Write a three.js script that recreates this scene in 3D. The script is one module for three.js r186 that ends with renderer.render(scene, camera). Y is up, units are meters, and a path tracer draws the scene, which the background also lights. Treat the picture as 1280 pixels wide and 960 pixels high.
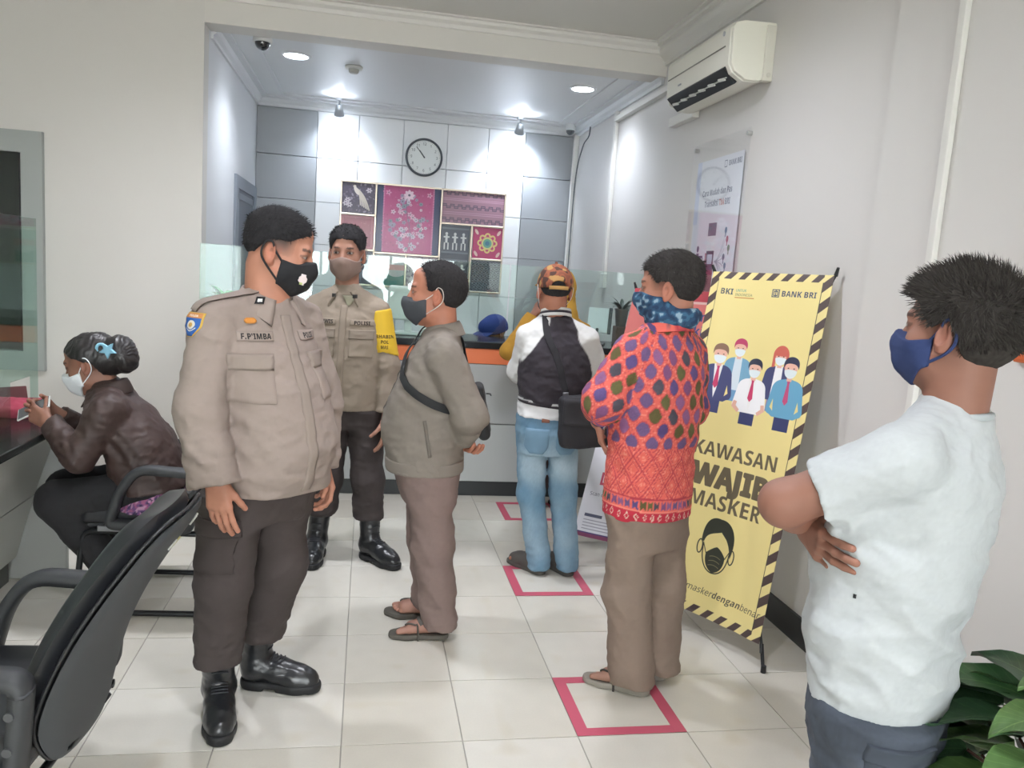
import * as THREE from 'three';
import { RoundedBoxGeometry } from 'three/addons/geometries/RoundedBoxGeometry.js';
import { ImprovedNoise } from 'three/addons/math/ImprovedNoise.js';
import * as BGU from 'three/addons/utils/BufferGeometryUtils.js';
import { RectAreaLightUniformsLib } from 'three/addons/lights/RectAreaLightUniformsLib.js';

// ---------------------------------------------------------------- camera, sky, exposure
const scene = new THREE.Scene();
const camera = new THREE.PerspectiveCamera(51.34, 4 / 3, 0.05, 60);
camera.rotation.order = 'YXZ';
camera.position.set(0.0238, 1.5592, 4.0678);
camera.rotation.set(-0.1358, -0.1849, 0.0681);
scene.add(camera);
const renderer = new THREE.WebGLRenderer();
renderer.toneMapping = THREE.LinearToneMapping;
renderer.toneMappingExposure = 2.28;
renderer.shadowMap.enabled = true;
RectAreaLightUniformsLib.init();
scene.background = new THREE.Color().setRGB(0.93, 0.98, 1.0);     // bright overcast day, seen only through the shop front
scene.backgroundIntensity = 6.2;

// ---------------------------------------------------------------- helpers
const V = (x, y, z) => new THREE.Vector3(x, y, z);
const vv = (a) => (a.isVector3 ? a.clone() : V(a[0], a[1], a[2]));
const NZ = new ImprovedNoise();
const noise = (x, y, z) => NZ.noise(x, y, z);
const clamp = (x, a = 0, b = 1) => Math.min(b, Math.max(a, x));
const mix = (a, b, t) => a + (b - a) * t;
const sstep = (a, b, x) => { const t = clamp((x - a) / (b - a)); return t * t * (3 - 2 * t); };
function rng(seed) { let s = seed >>> 0; return () => { s = (s + 0x6d2b79f5) >>> 0; let t = Math.imul(s ^ (s >>> 15), 1 | s); t = (t + Math.imul(t ^ (t >>> 7), 61 | t)) ^ t; return ((t ^ (t >>> 14)) >>> 0) / 4294967296; }; }
const lin = (hex) => { const c = new THREE.Color(hex); return [c.r, c.g, c.b]; };
const lerp3 = (a, b, t) => [mix(a[0], b[0], t), mix(a[1], b[1], t), mix(a[2], b[2], t)];
const mul3 = (a, k) => [a[0] * k, a[1] * k, a[2] * k];

const counts = {};
function numbered(n) { const k = counts[n] = (counts[n] ?? -1) + 1; return k ? n + '_' + String(k).padStart(3, '0') : n; }
function tag(o, label, category, group, kind) { Object.assign(o.userData, { label, category }); if (group) o.userData.group = group; if (kind) o.userData.kind = kind; return o; }
function thing(name, label, category, p = [0, 0, 0], turn = 0, group) { const o = new THREE.Group(); o.name = numbered(name); o.position.set(...p); o.rotation.y = turn; scene.add(o); return tag(o, label, category, group); }
function part(name, geo, mat, parent, label) { const m = new THREE.Mesh(geo, mat); m.name = name; parent.add(m); if (label) m.userData.label = label; return m; }
function solo(name, geo, mat, label, category, p = [0, 0, 0], group) { const m = new THREE.Mesh(geo, mat); m.name = numbered(name); m.position.set(...p); scene.add(m); return tag(m, label, category, group); }
function struct(name, geo, mat) { const m = new THREE.Mesh(geo, mat); m.name = name; m.userData.kind = 'structure'; scene.add(m); return m; }
const mat = (c, rough = 0.6, o = {}) => new THREE.MeshStandardMaterial({ color: c, roughness: rough, ...o });
const phys = (c, rough = 0.6, o = {}) => new THREE.MeshPhysicalMaterial({ color: c, roughness: rough, ...o });
const vcol = (rough = 0.8, o = {}) => new THREE.MeshStandardMaterial({ color: 0xffffff, vertexColors: true, roughness: rough, ...o });

function box(x0, x1, y0, y1, z0, z1) { const g = new THREE.BoxGeometry(x1 - x0, y1 - y0, z1 - z0); g.translate((x0 + x1) / 2, (y0 + y1) / 2, (z0 + z1) / 2); return g; }
function rbox(x0, x1, y0, y1, z0, z1, r = 0.005, s = 2) { const g = new RoundedBoxGeometry(x1 - x0, y1 - y0, z1 - z0, s, r); g.translate((x0 + x1) / 2, (y0 + y1) / 2, (z0 + z1) / 2); return g; }
function tube(pts, r, seg = 24, rad = 8, closed = false, type = 'catmullrom') { return new THREE.TubeGeometry(new THREE.CatmullRomCurve3(pts.map(vv), closed, type === 'c' ? 'centripetal' : 'catmullrom', 0.5), seg, r, rad, closed); }
function rod(a, b, r, r2 = r, seg = 12) { a = vv(a); b = vv(b); const d = b.clone().sub(a), g = new THREE.CylinderGeometry(r2, r, d.length(), seg); g.translate(0, d.length() / 2, 0); g.applyQuaternion(new THREE.Quaternion().setFromUnitVectors(V(0, 1, 0), d.normalize())); g.translate(a.x, a.y, a.z); return g; }
function bentPipe(pts, r, bend = 0.06, rad = 10) {                  // pipe with rounded corners
  const P = pts.map(vv), path = new THREE.CurvePath();
  let last = P[0];
  for (let i = 1; i < P.length - 1; i++) {
    const a = P[i].clone().add(P[i - 1].clone().sub(P[i]).setLength(Math.min(bend, P[i].distanceTo(P[i - 1]) * 0.49))), b = P[i].clone().add(P[i + 1].clone().sub(P[i]).setLength(Math.min(bend, P[i].distanceTo(P[i + 1]) * 0.49)));
    path.add(new THREE.LineCurve3(last, a)); path.add(new THREE.QuadraticBezierCurve3(a, P[i], b)); last = b;
  }
  path.add(new THREE.LineCurve3(last, P[P.length - 1]));
  const out = [], n = path.curves.length;
  for (const c of path.curves) out.push(...c.getPoints(c.isLineCurve3 ? 1 : 8).slice(out.length ? 1 : 0));
  const curve = new THREE.CurvePath(); for (let i = 1; i < out.length; i++) curve.add(new THREE.LineCurve3(out[i - 1], out[i]));
  return sweep(out, () => circle(r, rad));
}
function circle(r, n) { const o = []; for (let i = 0; i < n; i++) { const a = (i / n) * Math.PI * 2; o.push([Math.cos(a) * r, Math.sin(a) * r]); } return o; }
function sweep(pts, prof, up = null, capped = true) {               // sweeps a closed 2-D profile (list of [x, y]) along points with a carried frame
  const n = pts.length, pos = [], idx = []; let nrm = null, m = 0;
  for (let i = 0; i < n; i++) {
    const t = pts[Math.min(i + 1, n - 1)].clone().sub(pts[Math.max(i - 1, 0)]).normalize();
    if (up) nrm = (typeof up === 'function' ? up(i) : up).clone(); else if (!nrm) nrm = Math.abs(t.y) < 0.9 ? V(0, 1, 0) : V(1, 0, 0);
    nrm = nrm.clone().addScaledVector(t, -nrm.dot(t)).normalize();
    const bi = t.clone().cross(nrm), P = prof(i / (n - 1)); m = P.length;
    for (const [x, y] of P) pos.push(pts[i].x + bi.x * x + nrm.x * y, pts[i].y + bi.y * x + nrm.y * y, pts[i].z + bi.z * x + nrm.z * y);
  }
  for (let i = 0; i < n - 1; i++) for (let j = 0; j < m; j++) { const a = i * m + j, b = i * m + (j + 1) % m; idx.push(a, b, a + m, b, b + m, a + m); }
  if (capped) for (let j = 1; j < m - 1; j++) { idx.push(0, j + 1, j); const k = (n - 1) * m; idx.push(k, k + j, k + j + 1); }
  return indexed(pos, idx);
}
function indexed(pos, idx, col, uv) { const g = new THREE.BufferGeometry(); g.setAttribute('position', new THREE.Float32BufferAttribute(pos, 3)); if (col) g.setAttribute('color', new THREE.Float32BufferAttribute(col, 3)); if (uv) g.setAttribute('uv', new THREE.Float32BufferAttribute(uv, 2)); g.setIndex(idx); g.computeVertexNormals(); return g; }
function merge(list, withColor = false) {
  return BGU.mergeGeometries(list.map((g) => {
    const h = new THREE.BufferGeometry(), n = g.attributes.position.count;
    h.setAttribute('position', g.attributes.position.clone()); if (!g.attributes.normal) g.computeVertexNormals(); h.setAttribute('normal', g.attributes.normal.clone());
    if (withColor) h.setAttribute('color', g.attributes.color ? g.attributes.color.clone() : new THREE.Float32BufferAttribute(new Float32Array(n * 3).fill(1), 3));
    else h.setAttribute('uv', g.attributes.uv ? g.attributes.uv.clone() : new THREE.Float32BufferAttribute(new Float32Array(n * 2), 2));
    h.setIndex(g.index ? g.index.clone() : [...Array(n).keys()]);
    return h;
  }));
}
function paint(g, c) { const n = g.attributes.position.count, a = new Float32Array(n * 3); for (let i = 0; i < n; i++) { const k = typeof c === 'function' ? c(g.attributes.position.getX(i), g.attributes.position.getY(i), g.attributes.position.getZ(i)) : c; a.set(k, i * 3); } g.setAttribute('color', new THREE.BufferAttribute(a, 3)); return g; }
function canvasTex(w, h, draw) { const c = document.createElement('canvas'); c.width = w; c.height = h; draw(c.getContext('2d'), w, h); const t = new THREE.CanvasTexture(c); t.colorSpace = THREE.SRGBColorSpace; t.anisotropy = 8; return t; }
function noiseTex(size, fn, srgb = true) { const d = new Uint8Array(size * size * 4); for (let j = 0; j < size; j++) for (let i = 0; i < size; i++) { const c = fn(i / size, j / size); d.set([c[0] * 255, c[1] * 255, c[2] * 255, 255], (j * size + i) * 4); } const t = new THREE.DataTexture(d, size, size); t.wrapS = t.wrapT = THREE.RepeatWrapping; t.magFilter = THREE.LinearFilter; t.minFilter = THREE.LinearFilter; if (srgb) t.colorSpace = THREE.SRGBColorSpace; t.needsUpdate = true; return t; }
function extrude(pts, depth, bevel = 0, holes = []) { const s = new THREE.Shape(pts.map((p) => new THREE.Vector2(p[0], p[1]))); for (const h of holes) s.holes.push(new THREE.Path(h.map((p) => new THREE.Vector2(p[0], p[1])))); return new THREE.ExtrudeGeometry(s, { depth, bevelEnabled: bevel > 0, bevelThickness: bevel, bevelSize: bevel, bevelSegments: 2, curveSegments: 12 }); }
// a rectangular print lying in its own plane: centre c, right vector u, up vector v (sizes included), thickness th towards n
function sheet(c, u, v, th = 0.003) { c = vv(c); u = vv(u); v = vv(v); const w = u.length(), h = v.length(), g = new THREE.BoxGeometry(w, h, th), m = new THREE.Matrix4().makeBasis(u.clone().normalize(), v.clone().normalize(), u.clone().cross(v).normalize()); m.setPosition(c); g.applyMatrix4(m); return g; }

// ---------------------------------------------------------------- distance fields for bodies and clothing
// a field is { f(x, y, z) -> distance, b: [x0, y0, z0, x1, y1, z1] }
const grow = (bs) => { const o = [1e9, 1e9, 1e9, -1e9, -1e9, -1e9]; for (const b of bs) for (let i = 0; i < 3; i++) { o[i] = Math.min(o[i], b[i]); o[i + 3] = Math.max(o[i + 3], b[i + 3]); } return o; };
function cone(a, b, r1, r2 = r1) {
  a = vv(a); b = vv(b); const dx = b.x - a.x, dy = b.y - a.y, dz = b.z - a.z, L = dx * dx + dy * dy + dz * dz || 1e-9, ax = a.x, ay = a.y, az = a.z, R = Math.max(r1, r2);
  return { f(x, y, z) { const px = x - ax, py = y - ay, pz = z - az; let t = (px * dx + py * dy + pz * dz) / L; t = t < 0 ? 0 : t > 1 ? 1 : t; const ex = px - dx * t, ey = py - dy * t, ez = pz - dz * t; return Math.sqrt(ex * ex + ey * ey + ez * ez) - (r1 + (r2 - r1) * t); }, b: [Math.min(a.x, b.x) - R, Math.min(a.y, b.y) - R, Math.min(a.z, b.z) - R, Math.max(a.x, b.x) + R, Math.max(a.y, b.y) + R, Math.max(a.z, b.z) + R] };
}
const ball = (c, r) => cone(c, c, r, r);
function ell(c, r, m = null) {                                      // ellipsoid, optionally turned by a rotation matrix (Matrix4)
  c = vv(c); const [rx, ry, rz] = r, e = m ? m.clone().invert().elements : null, R = Math.max(rx, ry, rz);
  return { f(x, y, z) { let px = x - c.x, py = y - c.y, pz = z - c.z; if (e) { const a = e[0] * px + e[4] * py + e[8] * pz, b = e[1] * px + e[5] * py + e[9] * pz, d = e[2] * px + e[6] * py + e[10] * pz; px = a; py = b; pz = d; }
    const ax = px / rx, ay = py / ry, az = pz / rz, k0 = Math.sqrt(ax * ax + ay * ay + az * az), bx = ax / rx, by = ay / ry, bz = az / rz, k1 = Math.sqrt(bx * bx + by * by + bz * bz); return k1 < 1e-6 ? -Math.min(rx, ry, rz) : (k0 * (k0 - 1)) / k1; }, b: m ? [c.x - R, c.y - R, c.z - R, c.x + R, c.y + R, c.z + R] : [c.x - rx, c.y - ry, c.z - rz, c.x + rx, c.y + ry, c.z + rz] };
}
const rotM = (yaw = 0, pitch = 0, roll = 0) => new THREE.Matrix4().makeRotationFromEuler(new THREE.Euler(pitch, yaw, roll, 'YXZ'));
// rounded box field: centre, half sizes, rotation, rounding
function rbx(c, h, m, r) { c = vv(c); const e = (m || new THREE.Matrix4()).clone().invert().elements, R = Math.hypot(...h); return { f(x, y, z) { const px = x - c.x, py = y - c.y, pz = z - c.z; const a = Math.abs(e[0] * px + e[4] * py + e[8] * pz) - h[0] + r, b = Math.abs(e[1] * px + e[5] * py + e[9] * pz) - h[1] + r, d = Math.abs(e[2] * px + e[6] * py + e[10] * pz) - h[2] + r; return Math.hypot(Math.max(a, 0), Math.max(b, 0), Math.max(d, 0)) + Math.min(Math.max(a, b, d), 0) - r; }, b: [c.x - R, c.y - R, c.z - R, c.x + R, c.y + R, c.z + R] }; }
// body loft: sections [y, cx, cz, a, b] with elliptic outlines turned by yaw (a across, b front to back)
function loft(secs, yaw = 0, pow = 2.3) {
  const S = secs.slice().sort((p, q) => p[0] - q[0]), n = S.length, cy = Math.cos(yaw), sy = Math.sin(yaw), R = Math.max(...S.map((s) => Math.max(s[3], s[4])));
  const b = grow(S.map((s) => [s[1] - R, s[0], s[2] - R, s[1] + R, s[0], s[2] + R])), o = [0, 0, 0, 0];
  const at = (y) => { let i = 0; while (i < n - 2 && y > S[i + 1][0]) i++; const p0 = S[Math.max(i - 1, 0)], p1 = S[i], p2 = S[i + 1], p3 = S[Math.min(i + 2, n - 1)], t = clamp((y - p1[0]) / (p2[0] - p1[0])), h = p2[0] - p1[0];
    for (let k = 0; k < 4; k++) { const m1 = p2[0] === p0[0] ? 0 : ((p2[k + 1] - p0[k + 1]) / (p2[0] - p0[0])) * h, m2 = p3[0] === p1[0] ? 0 : ((p3[k + 1] - p1[k + 1]) / (p3[0] - p1[0])) * h, t2 = t * t, t3 = t2 * t; o[k] = (2 * t3 - 3 * t2 + 1) * p1[k + 1] + (t3 - 2 * t2 + t) * m1 + (-2 * t3 + 3 * t2) * p2[k + 1] + (t3 - t2) * m2; } return o; };
  return { at, f(x, y, z) { const [cx, cz, a, c] = at(y), qx = x - cx, qz = z - cz, u = Math.abs(qx * cy - qz * sy), w = Math.abs(qx * sy + qz * cy), r = Math.hypot(u, w), q = Math.pow(Math.pow(u / a, pow) + Math.pow(w / c, pow), 1 / pow);
    const d = r < 1e-5 ? -Math.min(a, c) : Math.min(r * (1 - 1 / q), 0.9 * r) * (q < 1 ? 0.8 : 0.85), e = Math.max(S[0][0] - y, y - S[n - 1][0]); return e <= 0 ? Math.max(d, e) : d <= 0 ? e : Math.hypot(d, e); }, b };
}
function smin(a, b, k) { const h = k - Math.abs(a - b); return h > 0 ? Math.min(a, b) - (h * h) / (4 * k) : Math.min(a, b); }
function join(k, ...l) { l = l.flat(); return { f(x, y, z) { let d = l[0].f(x, y, z); for (let i = 1; i < l.length; i++) d = smin(d, l[i].f(x, y, z), k); return d; }, b: grow(l.map((s) => s.b)) }; }
function carve(s, t, k = 0.004) { return { f(x, y, z) { return -smin(-s.f(x, y, z), t.f(x, y, z), k); }, b: s.b }; }
function cut(s, p, n, k = 0.004) { p = vv(p); n = vv(n).normalize(); return { f(x, y, z) { return -smin(-s.f(x, y, z), -((x - p.x) * n.x + (y - p.y) * n.y + (z - p.z) * n.z), k); }, b: s.b }; }
function inflate(s, r) { return { f: (x, y, z) => s.f(x, y, z) - r, b: [s.b[0] - r, s.b[1] - r, s.b[2] - r, s.b[3] + r, s.b[4] + r, s.b[5] + r] }; }
function rumple(s, fn) { return { f: (x, y, z) => { const d = s.f(x, y, z); return d > 0.06 || d < -0.06 ? d : d - fn(x, y, z); }, b: [s.b[0] - 0.01, s.b[1] - 0.01, s.b[2] - 0.01, s.b[3] + 0.01, s.b[4] + 0.01, s.b[5] + 0.01] }; }
function placed(s, M) { const e = M.clone().invert().elements, sc = Math.cbrt(Math.abs(M.determinant())), c = [], b = s.b; for (let i = 0; i < 8; i++) c.push(V(b[i & 1 ? 3 : 0], b[i & 2 ? 4 : 1], b[i & 4 ? 5 : 2]).applyMatrix4(M)); return { f: (x, y, z) => sc * s.f(e[0] * x + e[4] * y + e[8] * z + e[12], e[1] * x + e[5] * y + e[9] * z + e[13], e[2] * x + e[6] * y + e[10] * z + e[14]), b: grow(c.map((p) => [p.x, p.y, p.z, p.x, p.y, p.z])) }; }
// surface of a field as a mesh (surface nets, blocks far from the surface skipped)
function surface(s, cell, color, box3) {
  const b = box3 || s.b, pad = cell * 2.5, o = [b[0] - pad, b[1] - pad, b[2] - pad], N = [0, 1, 2].map((i) => Math.ceil((b[i + 3] - b[i] + 2 * pad) / cell) + 1), [nx, ny, nz] = N, F = new Float32Array(nx * ny * nz), B = 4, half = cell * B * 0.87;
  for (let k0 = 0; k0 < nz; k0 += B) for (let j0 = 0; j0 < ny; j0 += B) for (let i0 = 0; i0 < nx; i0 += B) {
    const d = s.f(o[0] + (i0 + 1.5) * cell, o[1] + (j0 + 1.5) * cell, o[2] + (k0 + 1.5) * cell), far = Math.abs(d) > half * 1.3 + 0.016, i1 = Math.min(i0 + B, nx), j1 = Math.min(j0 + B, ny), k1 = Math.min(k0 + B, nz);
    for (let k = k0; k < k1; k++) for (let j = j0; j < j1; j++) for (let i = i0; i < i1; i++) F[i + nx * (j + ny * k)] = far ? d : s.f(o[0] + i * cell, o[1] + j * cell, o[2] + k * cell);
  }
  if (box3) for (let k = 0; k < nz; k++) for (let j = 0; j < ny; j++) for (let i = 0; i < nx; i++) if (i < 1 || j < 1 || k < 1 || i > nx - 2 || j > ny - 2 || k > nz - 2) F[i + nx * (j + ny * k)] = Math.max(F[i + nx * (j + ny * k)], cell * 0.5);
  const id = new Int32Array(nx * ny * nz).fill(-1), pos = [], idx = [], E = [[0, 1], [2, 3], [4, 5], [6, 7], [0, 2], [1, 3], [4, 6], [5, 7], [0, 4], [1, 5], [2, 6], [3, 7]], off = [0, 1, nx, nx + 1, nx * ny, nx * ny + 1, nx * ny + nx, nx * ny + nx + 1], g = new Float32Array(8);
  for (let k = 0; k < nz - 1; k++) for (let j = 0; j < ny - 1; j++) { let at = nx * (j + ny * k); for (let i = 0; i < nx - 1; i++, at++) {
    let m = 0; for (let c = 0; c < 8; c++) if ((g[c] = F[at + off[c]]) < 0) m |= 1 << c;
    if (m === 0 || m === 255) continue;
    let n = 0, x = 0, y = 0, z = 0;
    for (const [p, q] of E) if ((g[p] < 0) !== (g[q] < 0)) { const t = g[p] / (g[p] - g[q]); x += mix(p & 1, q & 1, t); y += mix((p >> 1) & 1, (q >> 1) & 1, t); z += mix(p >> 2, q >> 2, t); n++; }
    id[at] = pos.length / 3; pos.push(o[0] + (i + x / n) * cell, o[1] + (j + y / n) * cell, o[2] + (k + z / n) * cell);
  } }
  const quad = (a, b2, c, d, flip) => { if (a < 0 || b2 < 0 || c < 0 || d < 0) return; if (flip) idx.push(a, c, b2, a, d, c); else idx.push(a, b2, c, a, c, d); };
  for (let k = 1; k < nz - 1; k++) for (let j = 1; j < ny - 1; j++) { let at = 1 + nx * (j + ny * k); for (let i = 1; i < nx - 1; i++, at++) {
    const v = F[at] < 0;
    if (v !== F[at + 1] < 0) quad(id[at - nx - nx * ny], id[at - nx * ny], id[at], id[at - nx], !v);
    if (v !== F[at + nx] < 0) quad(id[at - 1 - nx * ny], id[at - nx * ny], id[at], id[at - 1], v);
    if (v !== F[at + nx * ny] < 0) quad(id[at - 1 - nx], id[at - nx], id[at], id[at - 1], !v);
  } }
  const geo = indexed(pos, idx);
  if (color) { const nn = geo.attributes.normal.array, col = new Float32Array(pos.length); for (let i = 0; i < pos.length; i += 3) { const c = typeof color === 'function' ? color(pos[i], pos[i + 1], pos[i + 2], nn[i], nn[i + 1], nn[i + 2]) : color; col[i] = c[0]; col[i + 1] = c[1]; col[i + 2] = c[2]; } geo.setAttribute('color', new THREE.BufferAttribute(col, 3)); }
  return geo;
}
// trousers above height y stay under the shirt
function tuck(t, s, y, gap = 0.007) { return { f: (px, py, pz) => { const d = t.f(px, py, pz); return py > y ? Math.max(d, s.f(px, py, pz) + gap) : py > y - 0.03 ? smaxf(d, mix(s.f(px, y, pz) + gap, -0.02, (y - py) / 0.03), 0.004) : d; }, b: t.b }; }
function march(s, o, d, far = 0.5) { let t = 0; for (let i = 0; i < 70; i++) { const e = s.f(o.x + d.x * t, o.y + d.y * t, o.z + d.z * t); if (e < 4e-4) break; t += e * 0.7; if (t > far) { t = far; break; } } return o.clone().addScaledVector(d, t); }
function grad(s, p, h = 0.004) { return V(s.f(p.x + h, p.y, p.z) - s.f(p.x - h, p.y, p.z), s.f(p.x, p.y + h, p.z) - s.f(p.x, p.y - h, p.z), s.f(p.x, p.y, p.z + h) - s.f(p.x, p.y, p.z - h)).normalize(); }
// a piece of cloth lying on a field: middle o outside the body, d towards the body, width along u, height along v; uv 0..1
function patch(s, o, d, u, v, w, h, { n = 12, m = 12, th = 0.004, lift = 0.0015, outline = null, far = 0.3 } = {}) {
  o = vv(o); d = vv(d).normalize(); u = vv(u).normalize(); v = vv(v).normalize(); const pos = [], uv = [], idx = [], W = n + 1, count = (n + 1) * (m + 1);
  const top = [];
  for (let j = 0; j <= m; j++) for (let i = 0; i <= n; i++) { const a = i / n, c = j / m, q = outline ? outline(c) : [0, 1], uu = (q[0] + (a - 0.5) * q[1]) * w, p = march(s, o.clone().addScaledVector(u, uu).addScaledVector(v, (c - 0.5) * h), d, far); top.push(p); uv.push(a, c); }
  const back = top.map((p) => p.clone().addScaledVector(d, th)); for (const p of top) p.addScaledVector(d, -lift - th * 0.5);
  for (const p of [...top, ...back]) pos.push(p.x, p.y, p.z); uv.push(...uv);
  const flip = u.clone().cross(v).dot(d) > 0;
  const tri = (a, b, c) => (flip ? idx.push(a, c, b) : idx.push(a, b, c));
  for (let j = 0; j < m; j++) for (let i = 0; i < n; i++) { const a = i + j * W, b = a + 1, c = a + W, e = c + 1; tri(a, b, e); tri(a, e, c); tri(count + a, count + e, count + b); tri(count + a, count + c, count + e); }
  const rim = []; for (let i = 0; i < n; i++) rim.push(i); for (let j = 0; j < m; j++) rim.push(n + j * W); for (let i = n; i > 0; i--) rim.push(i + m * W); for (let j = m; j > 0; j--) rim.push(j * W);
  for (let i = 0; i < rim.length; i++) { const a = rim[i], b = rim[(i + 1) % rim.length]; tri(a, count + b, b); tri(a, count + a, count + b); }
  return indexed(pos, idx, null, uv);
}
// a band lying on a field: pts outside the body, each pulled towards the matching point of axis; flat section width x thickness
function strap(s, pts, axis, width, th = 0.004, seg = 40, taper = null) {
  const A = new THREE.CatmullRomCurve3(pts.map(vv)), C = new THREE.CatmullRomCurve3(axis.map(vv)), line = [], nor = [];
  for (let i = 0; i <= seg; i++) { const p = A.getPoint(i / seg), c = C.getPoint(i / seg), d = c.sub(p), L = d.length(); d.normalize(); const q = march(s, p, d, L); line.push(q); nor.push(d.multiplyScalar(-1)); }
  for (let k = 0; k < 2; k++) for (let i = 1; i < seg; i++) { const a = line[i - 1].clone().add(line[i + 1]).multiplyScalar(0.5), p = line[i].clone().lerp(a, 0.5); if (s.f(p.x, p.y, p.z) < 0) p.addScaledVector(nor[i], -s.f(p.x, p.y, p.z)); line[i].copy(p); }
  line.forEach((p, i) => p.addScaledVector(nor[i], th * 0.6));
  return sweep(line, (t) => { const w = (width / 2) * (taper ? taper(t) : 1); return [[-w, -th / 2], [w, -th / 2], [w * 0.9, th / 2], [-w * 0.9, th / 2]]; }, (i) => nor[i]);
}
// fold noise for cloth: soft broad folds and some sharper creases
const folds = (amp, sx = 9, sy = 15, sz = 9, seed = 0) => (x, y, z) => 1.35 * amp * (noise(x * sx + seed, y * sy + seed, z * sz) * 0.9 + (0.35 - Math.abs(noise(x * sx * 1.7 + 7 + seed, y * sy * 1.9, z * sz * 1.7 + seed))) * 0.8 + 0.25 * noise(x * 48, y * 60 + seed, z * 48));
// oblique creases: pulled along direction q
const creases = (amp, q, freq, seed = 0) => (x, y, z) => { const t = x * q[0] + y * q[1] + z * q[2]; return 1.4 * amp * (0.4 - Math.abs(noise(t * freq + seed, x * 4 + z * 4, y * 4 + seed))) * 1.4; };

// ---------------------------------------------------------------- the room
const plasterTex = noiseTex(256, (u, v) => { const n = 0.5 + 0.22 * noise(u * 6, v * 6, 3.1) + 0.18 * noise(u * 34, v * 34, 1.7) + 0.12 * noise(u * 90, v * 90, 5); return [n, n, n]; }, false);
const wallMat = mat('#dcd9d3', 0.62, { bumpMap: plasterTex, bumpScale: 0.0006 });
const wallMatR = mat('#d9d7d4', 0.5, { bumpMap: plasterTex, bumpScale: 0.0006 });
const ceilMat = mat('#e3e1da', 0.8), trimMat = mat('#e4e2dc', 0.5);
const alcoveMat = mat('#dfe1e3', 0.55), alcoveCeil = mat('#e4e6e6', 0.42);
const darkTile = mat('#2e3233', 0.35);

struct('wall_right', box(2.0, 2.16, 0, 3.35, -4.05, 9.4), wallMatR);
struct('wall_back', box(-1.21, 2.0, 0, 3.35, -4.05, -3.9), alcoveMat);
struct('wall_left', box(-2.76, -2.6, 0, 3.35, -3.2, 9.4), wallMat);
// the wall that closes the desk area, with its window hole
{
  const s = new THREE.Shape([[-2.6, 0], [-1.05, 0], [-1.05, 3.2], [-2.6, 3.2]].map((p) => new THREE.Vector2(...p)));
  s.holes.push(new THREE.Path([[-2.5, 0.86], [-2.5, 2.215], [-1.99, 2.215], [-1.99, 0.86]].map((p) => new THREE.Vector2(...p))));
  const g = new THREE.ExtrudeGeometry(s, { depth: 0.15, bevelEnabled: false }); g.translate(0, 0, -1.61); struct('wall_desk', g, wallMat);
}
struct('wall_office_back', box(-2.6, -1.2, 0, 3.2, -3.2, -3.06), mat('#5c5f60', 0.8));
struct('wall_alcove_left', box(-1.2, -1.05, 0, 3.2, -4.05, -1.61), alcoveMat);
{                                                                     // door leaf and frame in the alcove's left wall
  const d = new THREE.Group(); d.name = 'door_1'; d.userData.kind = 'structure'; scene.add(d);
  const fm = mat('#8b929b', 0.45), lm = mat('#6f757d', 0.5);
  part('door_frame', merge([box(-1.052, -1.03, 0, 2.2, -2.79, -2.69), box(-1.052, -1.03, 0, 2.2, -3.84, -3.74), box(-1.052, -1.03, 2.1, 2.2, -3.74, -2.79)]), fm, d);
  part('door_panel', box(-1.05, -1.042, 0, 2.1, -3.74, -2.79), lm, d);
  part('door_rail', merge([box(-1.043, -1.036, 0, 2.1, -2.88, -2.83), box(-1.043, -1.036, 0, 2.1, -3.7, -3.65), box(-1.043, -1.036, 2.02, 2.07, -3.7, -2.83), box(-1.043, -1.036, 0.95, 1.02, -3.7, -2.83)]), fm, d);
  part('door_handle', rod([-1.03, 1.0, -2.86], [-1.0, 1.0, -2.86], 0.012), mat('#b5b7b8', 0.3, { metalness: 0.9 }), d);
}
struct('wall_front', merge([box(-2.76, 2.16, 2.75, 3.35, 9.25, 9.4), box(-2.76, -2.2, 0, 2.75, 9.25, 9.4), box(1.75, 2.16, 0, 2.75, 9.25, 9.4), box(-2.2, 1.75, 0, 0.25, 9.25, 9.4)]), wallMat);
{                                                                     // glazed shop front behind the camera
  const w = new THREE.Group(); w.name = 'window_2'; w.userData.kind = 'structure'; scene.add(w);
  const fm = mat('#9a9c9c', 0.4, { metalness: 0.5 });
  for (const x of [-2.2, -0.92, 0.42, 1.7]) part('window_mullion', box(x, x + 0.05, 0.25, 2.75, 9.29, 9.35), fm, w);
  for (const y of [0.25, 2.7]) part('window_rail', box(-2.2, 1.75, y, y + 0.05, 9.29, 9.35), fm, w);
  for (const [a, b] of [[-2.15, -0.92], [-0.87, 0.42], [0.47, 1.7]]) part('window_pane', box(a, b, 0.3, 2.7, 9.316, 9.322), phys('#ffffff', 0.02, { transmission: 1, thickness: 0, ior: 1.5 }), w);
}
struct('pavement_outside', box(-12, 12, -0.12, -0.02, 9.4, 24), mat('#9c9a95', 0.9));
struct('ceiling', box(-2.76, 2.16, 3.2, 3.35, -1.66, 9.4), ceilMat);
struct('ceiling_alcove', box(-1.2, 2.0, 3.03, 3.35, -4.05, -1.66), alcoveCeil);
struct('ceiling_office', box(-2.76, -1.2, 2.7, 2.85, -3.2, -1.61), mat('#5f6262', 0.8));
struct('beam_header', box(-1.05, 2.0, 2.99, 3.2, -1.66, -1.46), mat('#e0ddd6', 0.6));
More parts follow.
